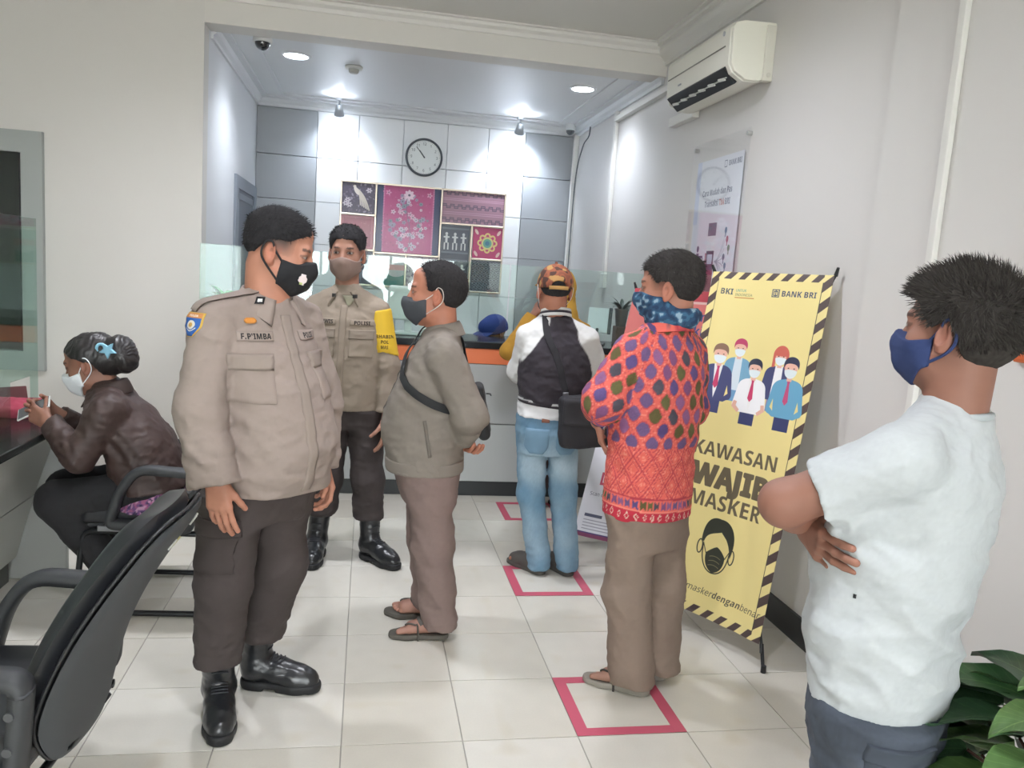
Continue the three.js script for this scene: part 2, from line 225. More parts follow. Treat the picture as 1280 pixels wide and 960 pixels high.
// cornices: stepped plaster mouldings
function cornice(name, from, to, into, y, prof, m) {
  const a = V(from[0], y, from[1]), b = V(to[0], y, to[1]), n = V(into[0], 0, into[1]);
  const pts = [a, b]; const pos = [], idx = []; const P = prof.length;
  for (const p of pts) for (const [o, h] of prof) pos.push(p.x + n.x * o, p.y + h, p.z + n.z * o);
  for (let j = 0; j < P; j++) { const k = (j + 1) % P; idx.push(j, k, j + P, k, k + P, j + P); }
  const tri = THREE.ShapeUtils.triangulateShape(prof.map((q) => new THREE.Vector2(...q)), []); for (const t of tri) { idx.push(t[0], t[2], t[1], t[0] + P, t[1] + P, t[2] + P); }
  const g = indexed(pos, idx).toNonIndexed(); g.computeVertexNormals(); return struct(name, g, m);
}
const bigProf = [[0, 0], [0, -0.14], [0.02, -0.14], [0.02, -0.115], [0.035, -0.1], [0.06, -0.075], [0.075, -0.05], [0.075, -0.035], [0.1, -0.03], [0.1, -0.012], [0.13, -0.01], [0.13, 0]];
const midProf = [[0, 0], [0, -0.07], [0.015, -0.07], [0.02, -0.045], [0.045, -0.03], [0.05, -0.012], [0.075, -0.01], [0.075, 0]];
const smallProf = [[0, 0], [0, -0.085], [0.018, -0.085], [0.018, -0.06], [0.04, -0.045], [0.055, -0.02], [0.1, -0.016], [0.1, 0]];
cornice('cornice_right', [2.0, -1.46], [2.0, 9.25], [-1, 0], 3.2, bigProf, trimMat);
cornice('cornice_header', [-1.05, -1.46], [2.0, -1.46], [0, 1], 3.2, midProf, trimMat);
cornice('cornice_alcove_left', [-1.05, -3.87], [-1.05, -1.66], [1, 0], 3.03, smallProf, mat('#e2e4e5', 0.5));
cornice('cornice_alcove_back', [-1.05, -3.87], [2.0, -3.87], [0, 1], 3.03, smallProf, mat('#e2e4e5', 0.5));
cornice('cornice_alcove_right', [2.0, -3.87], [2.0, -1.5], [-1, 0], 3.03, smallProf, mat('#e2e4e5', 0.5));
// raised square frame on the alcove ceiling
struct('trim_1', merge([box(-0.82, 1.78, 3.018, 3.032, -3.66, -3.63), box(-0.82, -0.79, 3.018, 3.032, -3.66, -1.66), box(1.75, 1.78, 3.018, 3.032, -3.66, -1.66)]), mat('#e2e4e5', 0.5));
struct('trim_2', merge([box(1.978, 2.001, 0, 3.06, 1.14, 9.25)]), wallMatR);   // shallow pier on the right wall
struct('baseboard_right', box(1.984, 2.001, 0, 0.125, -1.34, 1.14), darkTile);
struct('baseboard_pier', box(1.962, 1.98, 0, 0.125, 1.14, 9.25), darkTile);
struct('baseboard_desk', box(-2.6, -1.05, 0, 0.12, -1.462, -1.445), darkTile);

// floor: a grout bed with separate tiles
{
  const floor = struct('floor', box(-2.76, 2.16, -0.12, -0.004, -4.05, 9.4), mat('#a29f97', 0.9));
  const R = rng(11), tex = [0, 1, 2].map((k) => noiseTex(256, (u, v) => { const n = noise(u * 5 + k * 9, v * 5, 2) * 0.012 + noise(u * 60, v * 60, k) * 0.008; const st = Math.max(0, noise(u * 3 + k * 5, v * 4, 8) - 0.35) * 0.07; return [0.835 + n - st * 0.7, 0.822 + n - st * 0.95, 0.785 + n - st * 1.5]; }));
  const mats = tex.map((t, k) => mat(['#ffffff', '#fbfbfa', '#f6f5f2'][k], 0.26, { map: t }));
  const geos = [0, 1].map(() => { const g = new RoundedBoxGeometry(0.3965, 0.03, 0.3965, 1, 0.0014); g.translate(0, -0.015, 0); return g; });
  for (let j = -4; j < 16; j++) for (let i = -7; i < 5; i++) {
    const w = i === -7 ? 0.2 : 0.4, t = new THREE.Mesh(geos[0], mats[Math.floor(R() * 3)]); t.name = 'tile'; t.position.set(i === -7 ? -2.5 : i * 0.4 + 0.2, (R() - 0.5) * 0.0006, j * 0.4 + 0.2); if (i === -7) t.scale.x = 0.5; t.rotation.y = i === -7 ? 0 : Math.floor(R() * 4) * Math.PI / 2; floor.add(t);
  }
}
struct('floor_front', box(-2.6, 2.0, -0.1, 0, 6.402, 9.25), mat('#cfccc4', 0.3));
// cladding of the back wall: grey at the sides, white between
{
  const wall = scene.getObjectByName('wall_back'), xs = [-1.05, -0.5, -0.12, 0.297, 0.716, 1.115, 1.48, 2.0], ys = [2.945, 2.52, 2.115, 1.72, 1.33, 0.92];
  const wm = mat('#f0f1f2', 0.4), gm = mat('#a4a7aa', 0.42);
  for (let i = 0; i < 7; i++) for (let j = 0; j < 5; j++) part('panel', rbox(xs[i] + 0.003, xs[i + 1] - 0.003, ys[j + 1] + 0.003, ys[j] - 0.003, -3.9, -3.87, 0.003, 1), i === 0 || i === 6 ? gm : wm, wall);
}
// window in the desk wall, looking into a dark office
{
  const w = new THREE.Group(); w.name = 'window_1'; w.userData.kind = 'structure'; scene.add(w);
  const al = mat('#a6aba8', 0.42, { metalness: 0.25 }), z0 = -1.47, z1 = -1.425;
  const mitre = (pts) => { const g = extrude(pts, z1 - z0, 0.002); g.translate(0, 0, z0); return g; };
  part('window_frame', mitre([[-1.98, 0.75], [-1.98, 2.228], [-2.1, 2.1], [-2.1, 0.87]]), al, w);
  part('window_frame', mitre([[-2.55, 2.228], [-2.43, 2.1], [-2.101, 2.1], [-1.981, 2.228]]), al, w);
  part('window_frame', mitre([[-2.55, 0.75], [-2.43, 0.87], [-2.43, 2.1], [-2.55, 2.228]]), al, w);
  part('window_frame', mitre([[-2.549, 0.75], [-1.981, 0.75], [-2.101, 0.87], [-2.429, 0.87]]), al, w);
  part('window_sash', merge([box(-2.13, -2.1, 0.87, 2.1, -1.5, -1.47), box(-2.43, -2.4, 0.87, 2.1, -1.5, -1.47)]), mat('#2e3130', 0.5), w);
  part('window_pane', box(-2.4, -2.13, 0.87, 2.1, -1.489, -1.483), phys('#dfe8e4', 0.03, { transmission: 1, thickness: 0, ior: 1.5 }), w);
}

// ---------------------------------------------------------------- lights of the alcove
function lampLight(l, o, p) { l.position.set(...p); l.castShadow = true; o.add(l); return l; }
const glow = (c, k) => new THREE.MeshStandardMaterial({ color: 0xffffff, emissive: c, emissiveIntensity: k });
[[-0.56, -2.2, 'recessed round downlight in the alcove ceiling beside the dome camera'], [1.6, -2.22, 'recessed round downlight in the alcove ceiling towards the air conditioner']].forEach(([x, z, label], i) => {
  const t = thing('ceiling_downlight', label, 'downlight', [x, 3.03, z], 0, 'alcove downlights');
  part('rim', new THREE.LatheGeometry([[0.085, 0], [0.085, -0.012], [0.1, -0.014], [0.107, -0.008], [0.108, 0]].map((p) => new THREE.Vector2(...p)), 28), mat('#e8eaec', 0.35), t);
  const g = new THREE.CylinderGeometry(0.084, 0.084, 0.006, 28); g.translate(0, -0.008, 0); part('diffuser', g, glow('#eef5ff', 14), t);
  const s = new THREE.SpotLight('#e9f0fb', i ? 2.7 : 3.0, 0, 1.2, 0.8, 2); lampLight(s, t, [0, -0.02, 0]); s.target.position.set(0, -1, 0); t.add(s.target); s.shadow.radius = 3;
});
[[-0.3, 'small ceiling spotlight aimed at the white panels left of the wall clock', 0], [1.37, 'small ceiling spotlight aimed at the white panels right of the wall clock', 1]].forEach(([x, label, i]) => {
  const t = thing('wall_spotlight', label, 'spotlight', [x, 3.03, -3.62], 0, 'ceiling spotlights over the back wall');
  part('mount', (() => { const g = new THREE.CylinderGeometry(0.035, 0.035, 0.02, 20); g.translate(0, -0.01, 0); return g; })(), mat('#c9ccd0', 0.4), t);
  part('arm', rod([0, -0.015, 0], [0, -0.06, 0], 0.008), mat('#a9adb2', 0.4), t);
  const h = new THREE.LatheGeometry([[0.012, 0.05], [0.028, 0.045], [0.036, 0.0], [0.046, -0.05], [0.042, -0.05], [0.03, -0.01], [0, -0.005]].map((p) => new THREE.Vector2(...p)), 24); h.rotateX(0.6); h.translate(0, -0.1, 0);
  part('lamp_head', h, mat('#b7bbc0', 0.35, { metalness: 0.3 }), t);
  const b = new THREE.CylinderGeometry(0.038, 0.038, 0.004, 20); b.translate(0, -0.04, 0); b.rotateX(0.6); b.translate(0, -0.1, 0); part('bulb', b, glow('#e2efff', 22), t);
  const s = new THREE.SpotLight('#e0ebfb', i ? 2.3 : 1.35, 0, 1.05, 0.9, 2); lampLight(s, t, [0, -0.15, -0.03]); s.target.position.set(0, -0.85, -0.36); t.add(s.target); s.shadow.radius = 2;
  // the upper opening of the fitting washes the ceiling
  const u = new THREE.SpotLight('#e2ecfb', i ? 0.4 : 0.25, 0, 0.9, 1, 2); lampLight(u, t, [0.0, -0.16, 0.07]); u.target.position.set(0, 0.3, 0.32); t.add(u.target);
});
// round ceiling lamps of the waiting room
[[-0.7, 0.3, 'round ceiling lamp of the waiting room, the one nearest the desk window'], [0.8, 0.5, 'round ceiling lamp of the waiting room, the one nearest the air conditioner'], [0.0, 2.7, 'round ceiling lamp of the waiting room, the one in the middle'], [-0.3, 6.2, 'round ceiling lamp of the waiting room near the shop front']].forEach(([x, z, label]) => {
  const t = thing('ceiling_lamp', label, 'lamp', [x, 3.2, z], 0, 'waiting room ceiling lamps');
  part('housing', new THREE.LatheGeometry([[0, 0], [0.13, 0], [0.13, -0.02], [0.115, -0.03], [0.11, -0.018], [0, -0.018]].map((p) => new THREE.Vector2(...p)), 32), mat('#e4e5e4', 0.4), t);
  const g = new THREE.CylinderGeometry(0.11, 0.11, 0.006, 32); g.translate(0, -0.021, 0); part('diffuser', g, glow('#f6f8ff', 7), t);
  const s = new THREE.SpotLight('#f4f6ff', x > 0.5 ? 5 : 6.5, 0, 1.4, 0.9, 2); lampLight(s, t, [0, -0.04, 0]); s.target.position.set(0, -1, 0); t.add(s.target); s.shadow.radius = 5;
});
{ // dome camera
  const t = thing('dome_camera', 'white dome security camera with dark lens at the left of the alcove ceiling', 'camera', [-0.735, 3.03, -1.74]);
  const g = new THREE.CylinderGeometry(0.06, 0.064, 0.055, 28); g.translate(0, -0.0275, 0); part('housing', g, mat('#e3e3df', 0.4), t);
  const d = new THREE.SphereGeometry(0.05, 24, 16, 0, Math.PI * 2, 0, Math.PI / 2); d.rotateX(Math.PI); d.translate(0, -0.055, 0); part('dome', d, phys('#1c1f22', 0.08, { clearcoat: 1 }), t);
}
{
  const t = thing('smoke_detector', 'round white smoke detector in the middle of the alcove ceiling', 'smoke detector', [-0.15, 3.03, -2.36]);
  part('base', new THREE.LatheGeometry([[0, -0.02], [0.062, -0.02], [0.066, -0.01], [0.066, 0], [0, 0]].map((p) => new THREE.Vector2(...p)), 28), mat('#dcdcd6', 0.5), t);
  part('chamber', new THREE.LatheGeometry([[0, -0.05], [0.028, -0.05], [0.036, -0.042], [0.04, -0.02]].map((p) => new THREE.Vector2(...p)), 24), mat('#b9b7ae', 0.5), t);
}
{
  const t = thing('dome_camera', 'small dome security camera in the far right corner above the back wall', 'camera', [1.88, 3.03, -3.7]);
  const g = new THREE.CylinderGeometry(0.05, 0.052, 0.06, 24); g.translate(0, -0.03, 0); part('housing', g, mat('#dfe1e2', 0.4), t);
  const d = new THREE.SphereGeometry(0.042, 20, 14, 0, Math.PI * 2, 0, Math.PI / 2); d.rotateX(Math.PI); d.translate(0, -0.06, 0); part('dome', d, phys('#4a4e52', 0.1, { clearcoat: 1 }), t);
}
// ---------------------------------------------------------------- clock
{
  const t = thing('wall_clock', 'round white wall clock with dark rim and black numerals on the white panels', 'clock', [0.5, 2.613, -3.868]);
  const R = 0.165, face = canvasTex(512, 512, (c) => { c.fillStyle = '#e9ecea'; c.fillRect(0, 0, 512, 512); c.translate(256, 256); c.fillStyle = '#55595c'; c.font = '52px sans-serif'; c.textAlign = 'center'; c.textBaseline = 'middle';
    for (let k = 1; k <= 12; k++) { const a = (k / 6) * Math.PI; c.fillText(String(k), Math.sin(a) * 190, -Math.cos(a) * 190); }
    for (let k = 0; k < 60; k++) { c.save(); c.rotate((k / 30) * Math.PI); c.fillRect(-2, -236, 4, k % 5 ? 8 : 14); c.restore(); } });
  const d = new THREE.CircleGeometry(R, 48); d.translate(0, 0, 0.02); part('dial', d, mat('#ffffff', 0.35, { map: face }), t);
  const rim = new THREE.LatheGeometry([[R - 0.008, 0.02], [R - 0.006, 0.032], [R + 0.004, 0.036], [R + 0.012, 0.028], [R + 0.014, 0], [0, 0]].map((p) => new THREE.Vector2(...p)), 56); rim.rotateX(Math.PI / 2); part('rim', rim, mat('#4d5258', 0.35), t);
  const hand = (len, w, deg, z) => { const g = new THREE.BoxGeometry(w, len, 0.002); g.translate(0, len * 0.42, z); g.rotateZ((-deg * Math.PI) / 180); return g; };
  part('hour_hand', hand(0.085, 0.011, 322, 0.0235), mat('#3d4144', 0.4), t); part('minute_hand', hand(0.13, 0.007, 320, 0.0265), mat('#3d4144', 0.4), t);
  const p = new THREE.CylinderGeometry(0.007, 0.007, 0.012, 16); p.rotateX(Math.PI / 2); p.translate(0, 0, 0.026); part('hub', p, mat('#3d4144', 0.4), t);
}
// ---------------------------------------------------------------- framed textiles on the back wall
{
  const x0 = -0.262, y0 = 1.365, W = 1.575, H = 0.965, t = thing('textile_display', 'large framed wall display of patterned batik cloth panels below the clock', 'wall art', [x0, y0, -3.868]);
  const fm = mat('#cdbfae', 0.28, { metalness: 0.75 });
  const R = rng(5);
  const scatter = (c, w, h, cols, n, r0, r1) => { for (let k = 0; k < n; k++) { c.fillStyle = cols[Math.floor(R() * cols.length)]; const x = R() * w, y = R() * h, r = mix(r0, r1, R()); c.beginPath(); c.ellipse(x, y, r, r * mix(0.35, 1, R()), R() * 3, 0, 7); c.fill(); } };
  const flower = (c, x, y, r, col, n = 6) => { c.fillStyle = col; for (let k = 0; k < n; k++) { const a = (k / n) * 6.283; c.beginPath(); c.ellipse(x + Math.cos(a) * r * 0.6, y + Math.sin(a) * r * 0.6, r * 0.5, r * 0.3, a, 0, 7); c.fill(); } c.fillStyle = '#5f4a63'; c.beginPath(); c.arc(x, y, r * 0.25, 0, 7); c.fill(); };
  const bg = (c, w, h, col) => { c.fillStyle = col; c.fillRect(0, 0, w, h); };
  const prints = {
    bird: [256, 256, (c, w, h) => { bg(c, w, h, '#4b4152'); scatter(c, w, h, ['#6d6276', '#5b5065', '#857a8c'], 90, 4, 14); for (const [x, y] of [[30, 180], [60, 190], [45, 150], [210, 60]]) flower(c, x, y, 22, '#b9adb5'); c.strokeStyle = '#c9bdb0'; c.lineWidth = 9; for (let k = 0; k < 6; k++) { c.beginPath(); c.moveTo(110, 50); c.quadraticCurveTo(180 - k * 8, 90, 215 - k * 14, 230 - k * 8); c.stroke(); } c.fillStyle = '#d6cac0'; c.beginPath(); c.ellipse(112, 70, 16, 38, -0.5, 0, 7); c.fill(); c.beginPath(); c.arc(96, 34, 12, 0, 7); c.fill(); }],
    red: [256, 256, (c, w, h) => { bg(c, w, h, '#b56a74'); c.fillStyle = '#a65a66'; c.fillRect(20, 18, 216, 220); scatter(c, w, h, ['#c07a80', '#9d525f'], 60, 2, 5); }],
    dark: [256, 256, (c, w, h) => { bg(c, w, h, '#4c5260'); scatter(c, w, h, ['#667083', '#3c4250', '#8790a0'], 140, 3, 10); }],
    pink: [512, 560, (c, w, h) => { bg(c, w, h, '#2a3560'); c.fillStyle = '#b8437c'; c.fillRect(52, 0, w - 104, h); scatter(c, w, h, ['#c45a8c', '#a93670'], 160, 3, 10); c.fillStyle = '#2a3560'; c.fillRect(0, 0, 44, h); c.fillRect(w - 44, 0, 44, h); c.fillStyle = '#d990b4'; for (const s of [0, 1]) for (let k = 0; k < 40; k++) c.fillRect(s ? w - 62 : 48, k * 14, 12, 7);
      for (let k = 0; k < 70; k++) { const y = 60 + R() * 470, sp = 30 + 130 * Math.sin(((y - 40) / 520) * 3.1), x = w / 2 + (R() - 0.5) * 2 * sp; flower(c, x, y, 10 + R() * 14, ['#d9a5c0', '#c9b6c8', '#9a8aa6', '#e2bcd0', '#7b8a96'][Math.floor(R() * 5)], 5 + Math.floor(R() * 3)); } c.strokeStyle = '#7c5a78'; c.lineWidth = 5; c.beginPath(); c.moveTo(w / 2, 40); c.bezierCurveTo(w / 2 - 70, 200, w / 2 + 70, 340, w / 2, 540); c.stroke(); flower(c, w / 2, 70, 40, '#e6c4d6', 8); for (const x of [90, w - 90]) flower(c, x, 60, 22, '#d98fb5', 5); }],
    green: [256, 192, (c, w, h) => { bg(c, w, h, '#b9b5b2'); c.fillStyle = '#cf8f8c'; c.fillRect(0, 60, w, 34); c.fillStyle = '#3f7d70'; c.beginPath(); c.moveTo(0, 130); c.quadraticCurveTo(70, 100, 128, 125); c.quadraticCurveTo(190, 150, w, 120); c.lineTo(w, h); c.lineTo(0, h); c.fill(); }],
    mauve: [256, 192, (c, w, h) => { bg(c, w, h, '#a99498'); scatter(c, w, h, ['#8a727b', '#c3b0b0', '#775f6c'], 90, 4, 14); }],
    stripes: [640, 256, (c, w, h) => { bg(c, w, h, '#96707e'); for (const y of [10, 118, 226]) { c.strokeStyle = '#4e4354'; c.lineWidth = 6; for (const o of [0, 12]) { c.beginPath(); for (let k = 0; k <= 32; k++) { const x = k * 20; c.lineTo(x, y + o + (Math.floor(k / 2) % 2 ? 9 : -9)); c.lineTo(x + 20, y + o + (Math.floor(k / 2) % 2 ? 9 : -9)); } c.stroke(); } } c.fillStyle = '#b58a98'; for (const y of [60, 72, 168, 182]) c.fillRect(0, y, w, 5); }],
    figures: [256, 512, (c, w, h) => { bg(c, w, h, '#4c515a'); for (const o of [0, 250]) { c.fillStyle = '#6c727b'; c.fillRect(8, 20 + o, w - 16, 14); c.fillRect(8, 210 + o, w - 16, 14); for (let k = 0; k < 3; k++) { const x = 50 + k * 76; c.fillStyle = '#c9cbc8'; c.beginPath(); c.arc(x, 70 + o, 12, 0, 7); c.fill(); c.fillRect(x - 10, 82 + o, 20, 60); c.fillRect(x - 26, 90 + o, 52, 12); c.fillRect(x - 22, 140 + o, 12, 56); c.fillRect(x + 10, 140 + o, 12, 56); } } }],
    crest: [256, 256, (c, w, h) => { bg(c, w, h, '#b63a68'); c.strokeStyle = '#d8c07c'; c.lineWidth = 14; for (let k = 0; k < 8; k++) { const a = (k / 8) * 6.283; c.beginPath(); c.arc(128 + Math.cos(a) * 62, 128 + Math.sin(a) * 58, 20, a - 2, a + 2); c.stroke(); } c.fillStyle = '#cfc27e'; c.beginPath(); c.arc(128, 130, 52, 0, 7); c.fill(); c.fillStyle = '#5f9a86'; c.beginPath(); c.arc(128, 130, 38, 0, 7); c.fill(); c.fillStyle = '#3f6f86'; c.beginPath(); c.arc(128, 130, 20, 0, 7); c.fill(); c.fillStyle = '#dcb9b0'; for (const [x, y] of [[30, 40], [226, 40], [30, 220], [226, 220]]) { c.beginPath(); c.ellipse(x, y, 12, 26, x > 100 ? 0.6 : -0.6, 0, 7); c.fill(); } }],
    scales: [256, 256, (c, w, h) => { bg(c, w, h, '#3f434b'); c.strokeStyle = '#868b93'; c.lineWidth = 4; for (let j = 0; j < 9; j++) for (let i = 0; i < 9; i++) { c.beginPath(); c.ellipse(i * 32 + (j % 2) * 16, j * 32, 10, 15, R() * 3, 0, 7); c.stroke(); } }],
  };
  const cells = [['bird', 0.005, 0.2, 0.7, 0.995], ['red', 0.005, 0.2, 0.355, 0.675], ['dark', 0.005, 0.2, 0.01, 0.335], ['pink', 0.214, 0.598, 0.34, 0.995], ['green', 0.214, 0.395, 0.01, 0.315], ['mauve', 0.41, 0.598, 0.01, 0.315], ['stripes', 0.612, 0.995, 0.68, 0.995], ['figures', 0.612, 0.79, 0.01, 0.655], ['crest', 0.812, 0.995, 0.345, 0.655], ['scales', 0.812, 0.995, 0.01, 0.32]];
  for (const [k, a, b, c, d] of cells) { const [w, h, draw] = prints[k]; const g = new THREE.BoxGeometry((b - a) * W, (d - c) * H, 0.012); g.translate(((a + b) / 2) * W, ((c + d) / 2) * H, 0.016); part('textile_panel', g, phys('#ffffff', 0.5, { map: canvasTex(w, h, draw), clearcoat: 0.5, clearcoatRoughness: 0.15 }), t); }
  const bar = (a, b, c, d) => part('frame_bar', rbox(a * W - 0.008, b * W + 0.008, c * H - 0.008, d * H + 0.008, 0, 0.034, 0.003, 1), fm, t);
  bar(0, 1, 0, 0); bar(0, 1, 1, 1); bar(0, 0, 0, 1); bar(1, 1, 0, 1); bar(0.207, 0.207, 0, 1); bar(0.605, 0.605, 0, 1); bar(0, 0.207, 0.688, 0.688); bar(0, 0.207, 0.345, 0.345); bar(0.207, 0.605, 0.328, 0.328); bar(0.403, 0.403, 0, 0.328); bar(0.605, 1, 0.668, 0.668); bar(0.801, 0.801, 0, 0.668); bar(0.801, 1, 0.333, 0.333);
}
// ---------------------------------------------------------------- teller counter
{
  const t = thing('teller_counter', 'long grey teller counter with black worktop and orange band across the alcove', 'counter', [0.475, 0, -1.65]);
  const X0 = -1.52, X1 = 1.52;
  const gp = mat('#b4b8b6', 0.4), gp2 = mat('#acafae', 0.4);
  part('carcass', box(X0, X1, 0.1, 1.03, -0.28, 0.28), mat('#74787a', 0.6), t);
  part('kickboard', box(X0, X1, 0.002, 0.104, -0.28, 0.298), darkTile, t);
  part('panel', rbox(X0, X1, 0.106, 0.514, 0.27, 0.306, 0.004, 1), gp, t); part('panel', rbox(X0, X1, 0.52, 0.935, 0.27, 0.306, 0.004, 1), gp2, t);
  part('band', rbox(X0, X1, 0.938, 1.042, 0.27, 0.309, 0.003, 1), mat('#ea7f52', 0.45), t, 'orange band under the worktop');
  part('worktop', rbox(X0, X1, 1.044, 1.09, -0.34, 0.322, 0.008, 2), mat('#24282b', 0.18), t);
  part('back_ledge', box(X0, X1, 0.74, 0.78, -0.62, -0.28), mat('#8c8f90', 0.5), t);
}
[[-1.04, -0.04], [-0.03, 0.97], [0.98, 1.985]].forEach(([a, b], i) => solo('counter_screen', rbox(a, b, 1.09, 1.625, -0.004, 0.004, 0.002, 1), phys('#f3fbf8', 0.015, { transmission: 1, thickness: 0, ior: 1.52 }), ['clear glass screen on the left end of the teller counter', 'clear glass screen on the middle of the teller counter', 'clear glass screen on the right end of the teller counter'][i], 'glass screen', [0, 0, -1.37], 'glass screens on the teller counter'));
{ // white monitor seen from behind
  const t = thing('monitor', 'white monitor standing behind the glass screen of the teller counter', 'monitor', [0.31, 1.09, -1.62], -0.25);
  part('screen_housing', rbox(-0.14, 0.14, 0.1, 0.34, -0.02, 0.03, 0.015, 3), mat('#f2f2f0', 0.4), t);
  part('neck', rbox(-0.025, 0.025, 0.02, 0.16, -0.03, 0.0, 0.006, 2), mat('#e8e8e6', 0.4), t);
  part('foot', rbox(-0.1, 0.1, 0, 0.022, -0.09, 0.08, 0.008, 2), mat('#e8e8e6', 0.4), t);
}
solo('paper_stack', rbox(-0.11, 0.06, 0, 0.075, -0.09, 0.09, 0.006, 2), mat('#e6e6e2', 0.7), 'white stack of paper slips on the counter beside the monitor', 'paper', [0.52, 1.09, -1.5]);
{ // tablet leaning back on a stand
  const t = thing('display_board', 'white tilted display board with dark edge on the right end of the teller counter', 'display', [1.69, 1.09, -1.6], -0.35);
  const g = rbox(-0.075, 0.075, 0, 0.19, -0.004, 0.004, 0.003, 1); g.rotateX(-0.35); g.translate(0, 0.09, 0); part('board', g, mat('#dfe4ea', 0.3), t);
  const e = rbox(0.075, 0.1, -0.005, 0.195, -0.012, 0.006, 0.003, 1); e.rotateX(-0.35); e.translate(0, 0.09, 0); part('edge', e, mat('#3a3c40', 0.4), t);
  part('stand', merge([rod([0, 0.14, -0.02], [0, 0.004, -0.11], 0.01), rbox(-0.06, 0.06, 0, 0.012, -0.13, 0.06, 0.004, 1), rod([0, 0.01, 0.03], [0, 0.12, -0.005], 0.01)]), mat('#4b4d50', 0.4), t);
}
solo('wooden_box', rbox(-0.045, 0.045, 0, 0.14, -0.05, 0.05, 0.006, 2), mat('#5b4038', 0.5), 'dark brown box on the counter under the small potted plant', 'box', [1.9, 1.09, -1.7]);
// small plants
function leafGeo(L, W, droop = 0.5, segs = 6, fold = 0.15, point = 1.6) {   // a leaf along +z, base at the origin, upper side +y
  const pos = [], idx = [];
  for (let i = 0; i <= segs; i++) { const t = i / segs, w = W * Math.pow(Math.sin(Math.PI * Math.pow(t, 0.75)), point > 1.8 ? 1.1 : 0.8) * (1 - t * 0.1) + 0.0006, y = -droop * L * t * t + L * 0.16 * t, z = L * t * (1 - droop * 0.2 * t); for (const [s, f] of [[-1, fold], [-0.5, fold * 0.4], [0, 0], [0.5, fold * 0.4], [1, fold]]) pos.push(s * w, y + f * w + Math.sin(t * 9 + s) * W * 0.05, z); }
  for (let i = 0; i < segs; i++) for (let j = 0; j < 4; j++) { const a = i * 5 + j; idx.push(a, a + 5, a + 1, a + 1, a + 5, a + 6); }
  return indexed(pos, idx);
}
function potPlant(p, label, { n, L, W, potR, potH, potC, seed, tilt0 = 0.3, tilt1 = 1.2, leafC = ['#2f5a33', '#3c6b3c', '#26482b'] }) {
  const t = thing('potted_plant', label, 'plant', p), R = rng(seed);
  part('pot', new THREE.LatheGeometry([[0, 0], [potR * 0.75, 0], [potR, potH * 0.9], [potR * 1.08, potH * 0.92], [potR * 1.08, potH], [potR * 0.92, potH], [potR * 0.9, potH * 0.85], [0, potH * 0.85]].map((q) => new THREE.Vector2(...q)), 24), mat(potC, 0.5), t);
  const lm = leafC.map((c) => phys(c, 0.45, { side: THREE.DoubleSide }));
  for (let k = 0; k < n; k++) { const a = k * 2.4 + R(), tl = mix(tilt0, tilt1, R()), l = L * mix(0.7, 1.1, R()), g = leafGeo(l, W, mix(0.3, 0.8, R())); g.rotateX(-(Math.PI / 2 - tl)); g.rotateY(a); g.translate(Math.sin(a) * potR * 0.2, potH * 0.85, Math.cos(a) * potR * 0.2); part('leaf', g, lm[k % 3], t); }
  return t;
}
potPlant([1.9, 1.231, -1.7], 'small plant with narrow dark leaves in a grey pot near the right wall', { n: 16, L: 0.17, W: 0.016, potR: 0.05, potH: 0.13, potC: '#6f6a68', seed: 4, tilt0: 0.25, tilt1: 1.1, leafC: ['#3d4c3e', '#4a5a48', '#333f36'] });
potPlant([-0.93, 1.09, -1.62], 'leafy green potted plant on the left end of the teller counter', { n: 22, L: 0.17, W: 0.03, potR: 0.07, potH: 0.2, potC: '#8f948f', seed: 8, tilt0: 0.5, tilt1: 1.5, leafC: ['#3f7d45', '#4d8f52', '#2f6338'] });
// ---------------------------------------------------------------- red tape on the floor
const tapeMat = mat('#c0566c', 0.5);
function tapeSquare(x0, z0, label) {
  const t = thing('floor_tape_square', label, 'floor marking', [x0 + 0.2, 0.0006, z0 + 0.2]); const w = 0.045, a = 0.2;
  part('tape_strip', box(-a, a, 0, 0.0008, -a, -a + w), tapeMat, t); part('tape_strip', box(-a, a, 0, 0.0008, a - w, a), tapeMat, t); part('tape_strip', box(-a, -a + w, 0.0002, 0.0012, -a, a), tapeMat, t); part('tape_strip', box(a - w, a, 0.0002, 0.0012, -a, a), tapeMat, t);
}
tapeSquare(0.8, 1.2, 'red tape square on the floor under the sandals of the batik shirt man');
tapeSquare(0.8, 0.0, 'red tape square on the floor under the man in light blue jeans');
tapeSquare(0.95, -1.2, 'red tape square on the floor right in front of the teller counter');
